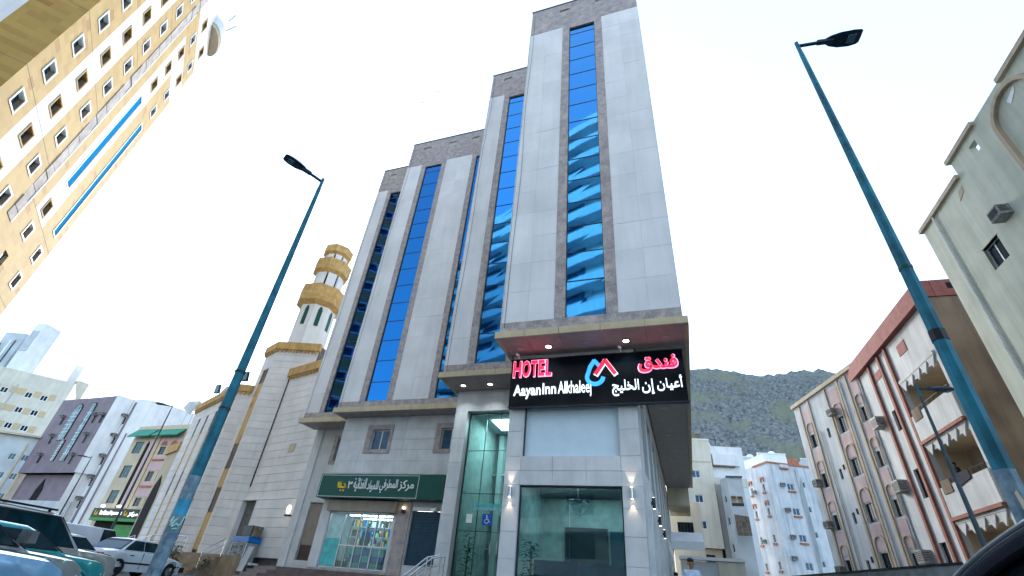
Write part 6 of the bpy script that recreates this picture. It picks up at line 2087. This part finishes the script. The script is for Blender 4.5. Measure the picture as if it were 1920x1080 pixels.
def car(label, pos, heading, pm, L=4.5, W=1.74, H=1.42, deck=None, cabin=None, wheel=.31, wx=None, group=None, name='parked_car', rack=False, lampm='headlamp', zlo=.2, mirror=None, moulding='blacktrim', van=False, rails=False, glass='carglass', edge=False):
    """deck: top outline without the cabin, x from rear (negative) to front; cabin: (rear base, rear roof, front roof, front base) x positions"""
    c = thing(name, label, 'van' if van else 'car', pos, group, heading)
    h = L / 2
    deck = deck or [(-h, .72), (-h + .08, .86), (-h + .7, .93), (.2, .93), (.95, .90), (h - .25, .74), (h - .06, .66), (h, .5)]
    cabin = cabin or (-1.55, -1.0, .35, 1.05)
    wx = wx or (-h + .85, h - .82)
    R = wheel + .07
    def lobj(nm, mb, m, par=c, smooth=False, bev=0.0):
        if isinstance(m, str): m = MT[m]
        if bev:
            me = mb.mesh(nm, m, True)
            bm = bmesh.new()
            bm.from_mesh(me)
            es = [e for e in bm.edges if len(e.link_faces) == 2 and e.calc_face_angle(0) > radians(16)]
            bmesh.ops.bevel(bm, geom=es, offset=bev, segments=3, affect='EDGES', profile=.6, clamp_overlap=True)
            for f_ in bm.faces: f_.smooth = True
            bm.to_mesh(me)
            bm.free()
            o = bpy.data.objects.new(nm, me)
            COL.objects.link(o)
            o.parent = par
            return o
        o = bpy.data.objects.new(nm, mb.mesh(nm, m, smooth))
        COL.objects.link(o)
        o.parent = par
        return o
    xs = sorted(set([-h + L * i / 60 for i in range(61)]))
    vs, fs = [], []
    N = None
    for x in xs:
        e = abs(x) / h
        hw = W / 2 * (1 - .10 * max(0, (e - .72) / .28) ** 2.2)
        zt = lerp_prof(deck, x)
        zl = zlo + (.12 * max(0, (e - .9) / .1) ** 2)
        arch = zl
        for w in wx:
            if abs(x - w) < R:
                arch = max(arch, wheel + sqrt(R * R - (x - w) ** 2))
        arch = min(arch, zt - .16)
        sh_ = min(zt - .06, arch + (zt - arch) * .62)
        ring = [(hw - .14, zl + .02), (hw - .03, arch), (hw, arch + .02 + (sh_ - arch) * .5), (hw - .005, sh_), (hw - .05, zt - .035), (hw - .16, zt), (hw * .45, zt + .025)]
        ring = [(y, z) for y, z in ring]
        full = ring + [(-y, z) for y, z in reversed(ring)]
        N = len(full)
        vs += [(x, y, z) for y, z in full]
    nx = len(xs)
    for i in range(nx - 1):
        for j in range(N):
            fs.append((i * N + j, i * N + (j + 1) % N, (i + 1) * N + (j + 1) % N, (i + 1) * N + j))
    fs.append(tuple(range(N))[::-1])
    fs.append(tuple(range((nx - 1) * N, nx * N)))
    bo_ = lobj('body', MB().add(vs, fs), pm, smooth=True)
    bo_.data.set_sharp_from_angle(angle=radians(28))
    # cabin frustum, subdivided along a rounded roof
    rb_, rr, fr_, fb = cabin
    wb_, wr = W / 2 - .06, W / 2 - .24
    def cs(t):   # stations from rear base to front base
        pass
    st = [(rb_, lerp_prof(deck, rb_) - .02, wb_), (rb_ + (rr - rb_) * .55, 0, 0), (rr - .06, H - .05, wr + .015), (rr + .1, H - .015, wr), ((rr + fr_) / 2, H, wr), (fr_ - .12, H - .02, wr), (fr_ + .05, H - .07, wr + .015), (fb, lerp_prof(deck, fb) - .02, wb_)]
    z_b = lerp_prof(deck, rb_)
    st[1] = (st[1][0], z_b + (H - .05 - z_b) * .55, wb_ + (wr - wb_) * .55)
    vs, fs = [], []
    for x, z, w in st:
        zb = lerp_prof(deck, x) - .03
        base_w = wb_
        prof = [(base_w, zb), (w, max(z - .05, zb)), (w - .07, max(z, zb + .001)), (w * .4, max(z + .02, zb + .002))]
        full = prof + [(-a, b) for a, b in reversed(prof)]
        vs += [(x, a, b) for a, b in full]
    N = 8
    for i in range(len(st) - 1):
        for j in range(N):
            fs.append((i * N + j, i * N + (j + 1) % N, (i + 1) * N + (j + 1) % N, (i + 1) * N + j))
    fs.append(tuple(range(N))[::-1])
    fs.append(tuple(range((len(st) - 1) * N, len(st) * N)))
    lobj('cabin', MB().add(vs, fs), pm, bev=.045)
    # glazing as panels just proud of the cabin
    zs = lerp_prof(deck, (rb_ + fb) / 2) + .03
    zt_ = H - .10
    def side_pt(x, z, s):
        zb = lerp_prof(deck, x) - .03
        t = (z - zb) / (H - .05 - zb)
        return (x, s * (wb_ + (wr - wb_) * t + .012), z)
    def xr(z):  # rear pillar line and front pillar line at height z
        t = (z - z_b) / (H - z_b)
        return rb_ + (rr - rb_) * t, fb + (fr_ - fb) * t
    def panel(nm, pts, par=c, m=glass):
        n_ = len(pts)
        ctr = Vector((0, 0, 0))
        for p in pts: ctr += Vector(p)
        ctr /= n_
        inn = []
        for p in pts:
            inn.append((p[0], p[1] * .985, p[2]) if abs(ctr.y) > .3 else (p[0] + (-.02 if ctr.x > 0 else .02), p[1], p[2] - .01))
        tr = [tuple(ctr[q] + (p[q] - ctr[q]) * (1.05 if q != 2 else 1.09) for q in range(3)) for p in pts]
        tr = [(p[0] - (.006 if abs(ctr.y) < .3 and ctr.x > 0 else (-.006 if abs(ctr.y) < .3 else 0)), p[1] * (.996 if abs(ctr.y) > .3 else 1), p[2]) for p in tr]
        tri = [(p[0], p[1] * .97, p[2]) if abs(ctr.y) > .3 else (p[0] + (-.03 if ctr.x > 0 else .03), p[1], p[2] - .015) for p in tr]
        lobj('window_rubber', MB().add(tr + tri, [tuple(range(n_)), tuple(range(n_, 2 * n_))[::-1]] + [(i, (i + 1) % n_, n_ + (i + 1) % n_, n_ + i) for i in range(n_)]), 'blacktrim', par)
        return lobj(nm, MB().add(list(pts) + inn, [tuple(range(n_)), tuple(range(n_, 2 * n_))[::-1]] + [(i, (i + 1) % n_, n_ + (i + 1) % n_, n_ + i) for i in range(n_)]), m, par)
    r0_, f0_ = xr(zs)
    r1_, f1_ = xr(zt_)
    mid = (rr + fr_) / 2 - .05
    g_ = .07
    cuts = [mid] if not van else []
    for s_ in (1, -1):
        seg = [(r0_ + g_ + .05, r1_ + g_ + .05)] + [(m_, m_) for m_ in cuts] + [(f0_ - g_ - .03, f1_ - g_ - .03)]
        if van:
            seg = [(fr_ - .75, fr_ - .7), (f0_ - .12, f1_ - .1)]
        for (a0, a1), (b0, b1) in zip(seg, seg[1:]):
            q = .035
            panel('side_window', [side_pt(a0 + q, zs, s_), side_pt(b0 - q, zs, s_), side_pt(b1 - q, zt_, s_), side_pt(a1 + q, zt_, s_)])
        if not van and rb_ < -1.9:
            pass
    # windscreen and rear screen
    zb = lerp_prof(deck, fb)
    def scr(x0, z0, x1, z1, nm):
        dx, dz = x1 - x0, z1 - z0
        l = hypot(dx, dz)
        ox, oz = (dz / l * .012, -dx / l * .012) if x0 > 0 else (-abs(dz) / l * .012, abs(dx) / l * .012)
        if x0 > 0: ox, oz = abs(dz) / l * .014, abs(dx) / l * .014
        P_ = lambda t, y: (x0 + dx * t + ox, y, z0 + dz * t + oz)
        pts = [P_(.06, -wb_ + .1), P_(.06, wb_ - .1), P_(.93, wr - .06), P_(.93, -wr + .06)]
        panel(nm, pts)
    scr(fb, zb, fr_ + .05, H - .07, 'windscreen')
    scr(rb_, z_b, rr - .06, H - .05, 'rear_window')
    # mouldings, bumpers, lamps, handles
    for s_ in (1, -1):
        lobj('side_moulding', MB().box(-h + .35, h - .35, s_ * W / 2 - .012, s_ * W / 2 + .014, .46, .52), moulding)
        for x in (mid - .55, mid + .62):
            lobj('door_handle', MB().box(x - .09, x + .09, s_ * (W / 2 - .02) - .012, s_ * (W / 2 - .02) + .02, .74, .775), 'blacktrim')
        lobj('headlight', MB().box(h - .2, h - .008, s_ * (W / 2 - .30) - .17, s_ * (W / 2 - .30) + .17, .55, .68), lampm)
        lobj('corner_lamp', MB().box(h - .42, h - .16, s_ * (W / 2 - .105) - .05, s_ * (W / 2 - .105) + .06, .55, .67), 'lampred' if lampm != 'headlamp' else 'headlamp')
        lobj('tail_lamp', MB().box(-h - .004, -h + .12, s_ * (W / 2 - .25) - .14, s_ * (W / 2 - .25) + .14, .62, .78), 'redlit' if False else 'lampred')
        xm = fb - .28
        mz = zs + .12
        if mirror is not None: lobj('door_mirror', MB().hexa([(xm - .06, s_ * (W / 2 - .0), mz - .09), (xm + .1, s_ * (W / 2), mz - .08), (xm + .08, s_ * (W / 2 + .2), mz - .07), (xm - .05, s_ * (W / 2 + .2), mz - .08),
                                       (xm - .06, s_ * (W / 2 - .0), mz + .1), (xm + .08, s_ * (W / 2), mz + .09), (xm + .06, s_ * (W / 2 + .19), mz + .08), (xm - .05, s_ * (W / 2 + .2), mz + .09)]), mirror or pm)
        lobj('door_seam', MB().box(mid - .008, mid + .008, s_ * (W / 2 - .01) - .01, s_ * (W / 2 - .01) + .014, .3, .88).box(fb - .25, fb - .234, s_ * (W / 2 - .01) - .01, s_ * (W / 2 - .01) + .014, .3, .88), 'blacktrim')
    lobj('front_bumper', MB().box(h - .22, h + .06, -W / 2 + .02, W / 2 - .02, .30, .50), moulding)
    lobj('rear_bumper', MB().box(-h - .06, -h + .22, -W / 2 + .02, W / 2 - .02, .32, .52), moulding)
    for s_ in (1, -1):
        sm_ = MB()
        pr_ = [(fb + .05 + (h - .3 - fb) * i / 6) for i in range(7)]
        for a_, b_ in zip(pr_, pr_[1:]):
            sm_.tube((a_, s_ * (W / 2 - .19), lerp_prof(deck, a_) + .004), (b_, s_ * (W / 2 - .19), lerp_prof(deck, b_) + .004), .007, n=5)
        lobj('bonnet_seam', sm_, 'blacktrim')
        lobj('arch_lip', MB().add(*arch_ring(wx[1], s_ * W / 2, wheel, R)), pm, smooth=True)
    lobj('grille', MB().box(h - .06, h + .004, -.42, .42, .54, .68), 'blacktrim')
    lobj('wiper', MB().tube((fb + .06, -.5, zb + .03), (fb - .2, .1, zb + .2), .012, n=5).tube((fb + .06, .1, zb + .03), (fb - .2, .6, zb + .2), .012, n=5), 'blacktrim')
    for w in wx:
        for s_ in (1, -1):
            y = s_ * (W / 2 - .12)
            t = lobj('tyre', MB().tube((w, y - .1, wheel), (w, y + .1, wheel), wheel, n=24), 'tyre', smooth=False)
            r = MB().tube((w, y - .104, wheel), (w, y + .104, wheel), wheel * .62, n=18)
            for i in range(6):
                a = i * pi / 3
                r.tube((w + .03 * cos(a), y + s_ * .106, wheel + .03 * sin(a)), (w + wheel * .55 * cos(a), y + s_ * .108, wheel + wheel * .55 * sin(a)), .022, n=5)
            lobj('rim', r, 'rim', t)
    if edge:
        for s_ in (1, -1):
            pts_ = []
            P0, P1, P2_ = Vector((fb + .12, s_ * (wb_ + .0), lerp_prof(deck, fb) - .02)), Vector((fr_ + .35, s_ * (wr + .09), H + .01)), Vector((rr, s_ * (wr + .03), H - .01))
            for i in range(31):
                t = i / 30
                pts_.append(P0 * (1 - t) ** 2 + P1 * (2 * t * (1 - t)) + P2_ * t * t)
            m1 = MB().sweep(pts_, .05, 14)
            m2 = MB().sweep([q + Vector((0, s_ * .045, .02)) for q in pts_], .011, 8)
            lobj('roof_edge', m1, pm, smooth=True)
            lobj('bright_trim', m2, 'chrome', smooth=True)
    if rails:
        for s_ in (1, -1):
            lobj('roof_rail', MB().box(rr, fr_ - .1, s_ * (wr - .08) - .02, s_ * (wr - .08) + .02, H + .02, H + .06).box(rr + .05, rr + .1, s_ * (wr - .08) - .02, s_ * (wr - .08) + .02, H - .03, H + .03).box(fr_ - .3, fr_ - .25, s_ * (wr - .08) - .02, s_ * (wr - .08) + .02, H - .03, H + .03), 'blacktrim')
    return c

def place(az_pt, dist):
    return (az_pt[0] * dist, az_pt[1] * dist)
HEAD = radians(90 + 10)          # local +x towards the hotel side, heading azimuth about -10 degrees
def front_at(pt, dist, L, hd=HEAD):
    """car position whose front centre stands at the given bearing and distance"""
    x, y = place(pt, dist)
    return (x - cos(hd) * L / 2, y - sin(hd) * L / 2)

P_white = paint('white_car_paint', (.62, .66, .70), 0.0)
P_white2 = paint('old_white_car_paint', (.55, .60, .64), 0.0)
P_teal = paint('teal_car_paint', (.02, .30, .30), .2)
P_grey = paint('grey_green_car_paint', (.30, .32, .31), .4)
P_beige = paint('silver_beige_car_paint', (.42, .42, .38), .5)
P_blue = paint('pale_metallic_blue_car_paint', (.27, .50, .70), .4)
P_black = paint('black_car_paint', (.012, .016, .035), .2)

def put_car(label, pt, dist, pm, L, ground=None, hd=HEAD, **kw):
    x, y = front_at(pt, dist, L, hd)
    return car(label, (x, y, gz(x, y) if ground is None else ground), hd, pm, L=L, **kw)
GC = 'cars parked in a row at the kerb'
put_car('white old saloon with black side moulding, parked nearest the mosque steps', (-.772, .636), 30.0, P_white, 4.45, ground=-.50, H=1.38, group=GC,
        deck=[(-2.22, .68), (-2.15, .88), (-1.4, .93), (.2, .92), (.85, .90), (1.95, .72), (2.15, .64), (2.22, .5)], cabin=(-1.5, -.85, .28, .92))
put_car('older white saloon parked between the white van and the silver four wheel drive', (-.822, .570), 26.5, P_white2, 4.4, ground=-.66, H=1.38, group=GC)
put_car('plain white panel van parked behind the white saloons', (-.812, .583), 35.0, P_white, 4.6, ground=-.55, H=1.9, group=GC, van=True, cabin=(-2.2, -2.1, .75, 1.5),
        deck=[(-2.3, .9), (-2.2, 1.0), (1.2, 1.0), (1.6, .98), (2.1, .85), (2.3, .6)], name='panel_van')
put_car('silver beige four wheel drive with roof rails and dark side windows', (-.829, .559), 18.0, P_beige, 4.7, ground=-.90, H=1.76, W=1.82, group=GC, wheel=.37, rails=True, lampm='lampred', moulding=P_beige,
        deck=[(-2.35, .8), (-2.28, 1.05), (-1.5, 1.08), (.9, 1.08), (1.2, 1.08), (2.1, 1.02), (2.3, .92), (2.35, .6)], cabin=(-2.2, -2.05, .35, 1.05))
put_car('low teal green saloon parked between the silver four wheel drive and the grey car', (-.836, .549), 15.2, P_teal, 4.4, ground=-.90, H=1.36, group=GC, deck=[(-2.2, .75), (-2.1, .9), (-1.5, .96), (.2, .97), (.95, .96), (1.9, .89), (2.12, .80), (2.2, .5)])
put_car('dull grey green saloon with silver door mirror and rectangular corner lamp', (-.853, .522), 12.6, P_grey, 4.4, ground=-.91, H=1.38, group=GC, mirror=MT['rim'], deck=[(-2.2, .75), (-2.1, .9), (-1.5, .96), (.2, .97), (.95, .96), (1.9, .89), (2.12, .80), (2.2, .5)])
put_car('pale metallic blue car nearest the camera, its bonnet and headlamp showing', (-.868, .497), 9.4, P_blue, 4.2, ground=-.96, H=1.4, group=GC, deck=[(-2.1, .8), (-2.0, .95), (-1.5, 1.0), (.3, 1.0), (.9, .99), (1.75, .93), (2.02, .84), (2.1, .5)])
# dark car beside the camera on the right
car('black car close on the right, its windscreen pillar curving up', (2.17, 2.5, -.95), radians(90), P_black, L=4.5, W=1.78, H=1.47, glass='dimglass', edge=True, cabin=(-1.8, -1.2, .55, 1.75),
    deck=[(-2.25, .72), (-2.15, .9), (-1.6, .98), (.2, .97), (1.5, .94), (2.1, .75), (2.25, .5)])
for x_, y_, z_, rad in ((1.62, 0, 0, 0),):
    pass

# ================================================================== people
def person(label, loc, rz, H=1.74, top='shirt', legs='darkcloth', hair_='hair', pose='stand'):
    p = thing('person', label, 'person', loc, None, rz)
    k = H / 1.74
    J = {'pelvis': (0, 0, .95), 'waist': (0, 0, 1.08), 'chest': (0, .01, 1.30), 'neck0': (0, .0, 1.46), 'neck': (0, -.01, 1.52),
         'head': (0, -.015, 1.62), 'crown': (0, -.01, 1.69),
         'shL': (.17, 0, 1.42), 'elL': (.235, .03, 1.14), 'wrL': (.24, -.06, .89), 'haL': (.24, -.085, .81),
         'shR': (-.17, 0, 1.42), 'elR': (-.235, .03, 1.14), 'wrR': (-.24, -.06, .89), 'haR': (-.24, -.085, .81),
         'hipL': (.09, 0, .90), 'knL': (.10, -.02, .50), 'anL': (.11, .02, .09), 'toL': (.12, -.14, .04),
         'hipR': (-.09, 0, .90), 'knR': (-.10, -.02, .50), 'anR': (-.11, .02, .09), 'toR': (-.12, -.14, .04)}
    Rr = dict(pelvis=.13, waist=.125, chest=.145, neck0=.07, neck=.052, head=.085, crown=.07, sh=.065, el=.042, wr=.03, ha=.03, hip=.085, kn=.055, an=.04, to=.035)
    E_ = [('pelvis', 'waist'), ('waist', 'chest'), ('chest', 'neck0'), ('neck0', 'neck'), ('neck', 'head'), ('head', 'crown')]
    for s_ in 'LR':
        E_ += [('chest', 'sh' + s_), ('sh' + s_, 'el' + s_), ('el' + s_, 'wr' + s_), ('wr' + s_, 'ha' + s_), ('pelvis', 'hip' + s_), ('hip' + s_, 'kn' + s_), ('kn' + s_, 'an' + s_), ('an' + s_, 'to' + s_)]
    def skinned(nm, names, edges, m, infl=0.0):
        me = bpy.data.meshes.new(nm)
        idx = {n_: i for i, n_ in enumerate(names)}
        me.from_pydata([tuple(v * k for v in J[n_]) for n_ in names], [(idx[a], idx[b]) for a, b in edges], [])
        o = bpy.data.objects.new(nm, me)
        COL.objects.link(o)
        sk = o.modifiers.new('skin', 'SKIN')
        for i, n_ in enumerate(names):
            r = Rr.get(n_, Rr.get(n_[:-1], .05)) * k + infl
            fx = 1.25 if n_ in ('chest', 'waist', 'pelvis') else 1.0
            me.skin_vertices[0].data[i].radius = (r * fx if fx > 1 else r, r * (.85 if fx > 1 else 1))
            me.skin_vertices[0].data[i].use_root = (i == 0)
        sb = o.modifiers.new('sub', 'SUBSURF')
        sb.levels = 2
        sb.render_levels = 2
        dg = bpy.context.evaluated_depsgraph_get()
        dg.update()
        nm_ = bpy.data.meshes.new_from_object(o.evaluated_get(dg))
        bpy.data.objects.remove(o)
        nm_.materials.clear()
        nm_.materials.append(MT[m])
        for q in nm_.polygons: q.use_smooth = True
        o2 = bpy.data.objects.new(nm, nm_)
        COL.objects.link(o2)
        o2.parent = p
        return o2
    J['hem'] = (0, 0, .85)
    Rr['hem'] = .125
    skinned('body', [q for q in J if q != 'hem'], E_, 'skin')
    tn_ = ['pelvis', 'hem', 'waist', 'chest', 'neck0', 'shL', 'elL', 'wrL', 'shR', 'elR', 'wrR']
    skinned('shirt', tn_, [('pelvis', 'hem'), ('pelvis', 'waist'), ('waist', 'chest'), ('chest', 'neck0'), ('chest', 'shL'), ('shL', 'elL'), ('elL', 'wrL'), ('chest', 'shR'), ('shR', 'elR'), ('elR', 'wrR')], top, .014)
    skinned('trousers', ['pelvis', 'hipL', 'knL', 'anL', 'hipR', 'knR', 'anR'], [('pelvis', 'hipL'), ('hipL', 'knL'), ('knL', 'anL'), ('pelvis', 'hipR'), ('hipR', 'knR'), ('knR', 'anR')], legs, .016)
    def lo_(nm, mb, m):
        o = bpy.data.objects.new(nm, mb.mesh(nm, MT[m], True))
        COL.objects.link(o)
        o.parent = p
    hd = MB().lathe([(.07, 1.665), (.090, 1.68), (.092, 1.71), (.078, 1.745), (.04, 1.768), (.01, 1.772)], (0, .010, 0), 14).lathe([(.05, 1.56), (.066, 1.60), (.07, 1.66), (.06, 1.70)], (0, .032, 0), 12)
    hd.v = [(x * k, y * k * 1.08, z * k) for x, y, z in hd.v]
    lo_('hair', hd, hair_)
    for s_ in (1, -1):
        lo_('eye', MB().lathe([(.002, -.009), (.011, 0), (.002, .009)], (s_ * .032 * k, -.094 * k, 1.63 * k), 8), 'darkhole')
        lo_('ear', MB().lathe([(.004, -.03), (.014, 0), (.004, .03)], (s_ * .088 * k, -.0, 1.615 * k), 8), 'skin')
        for f_ in range(4):
            lo_('finger', MB().tube(((s_ * .24 + (f_ - 1.5) * .006) * k, (-.065 - f_ * .016) * k, .80 * k), ((s_ * .235 + (f_ - 1.5) * .004) * k, (-.06 - f_ * .017) * k, (.735 + abs(f_ - 1.5) * .008) * k), .0085 * k, .006 * k, 6), 'skin')
        lo_('thumb', MB().tube((s_ * .232 * k, -.115 * k, .83 * k), (s_ * .215 * k, -.14 * k, .77 * k), .0095 * k, .007 * k, 6), 'skin')
        lo_('shoe', MB().box((s_ * .115 - .045) * k, (s_ * .115 + .045) * k, -.17 * k, .06 * k, 0, .075 * k), 'blacktrim')
    lo_('nose', MB().tube((0, -.09 * k, 1.62 * k), (0, -.112 * k, 1.59 * k), .008 * k, .014 * k, 6), 'skin')
    lo_('mouth', MB().tube((-.02 * k, -.088 * k, 1.562 * k), (.02 * k, -.088 * k, 1.562 * k), .005 * k, n=6), 'terracotta')
    return p
person('man in a pale blue shirt walking down the side street past the hotel', (.02, 15.8, -.45), radians(5), 1.74)
person('small figure in yellow beside the hotel wall down the side street', (-.62, 24.0, -.45), radians(-20), 1.86, top='yellowshirt')
person('shop worker in dark blue standing inside the grocery window', (-16.62, 24.75, .97), radians(10), 1.7, top='navycloth')
person('person in dark clothes on the middle balcony of the red parapet block', FR2.P(FRB[0] + .9, FRB[2] - .45, -.45), radians(-75), 1.6, top='darkcloth')
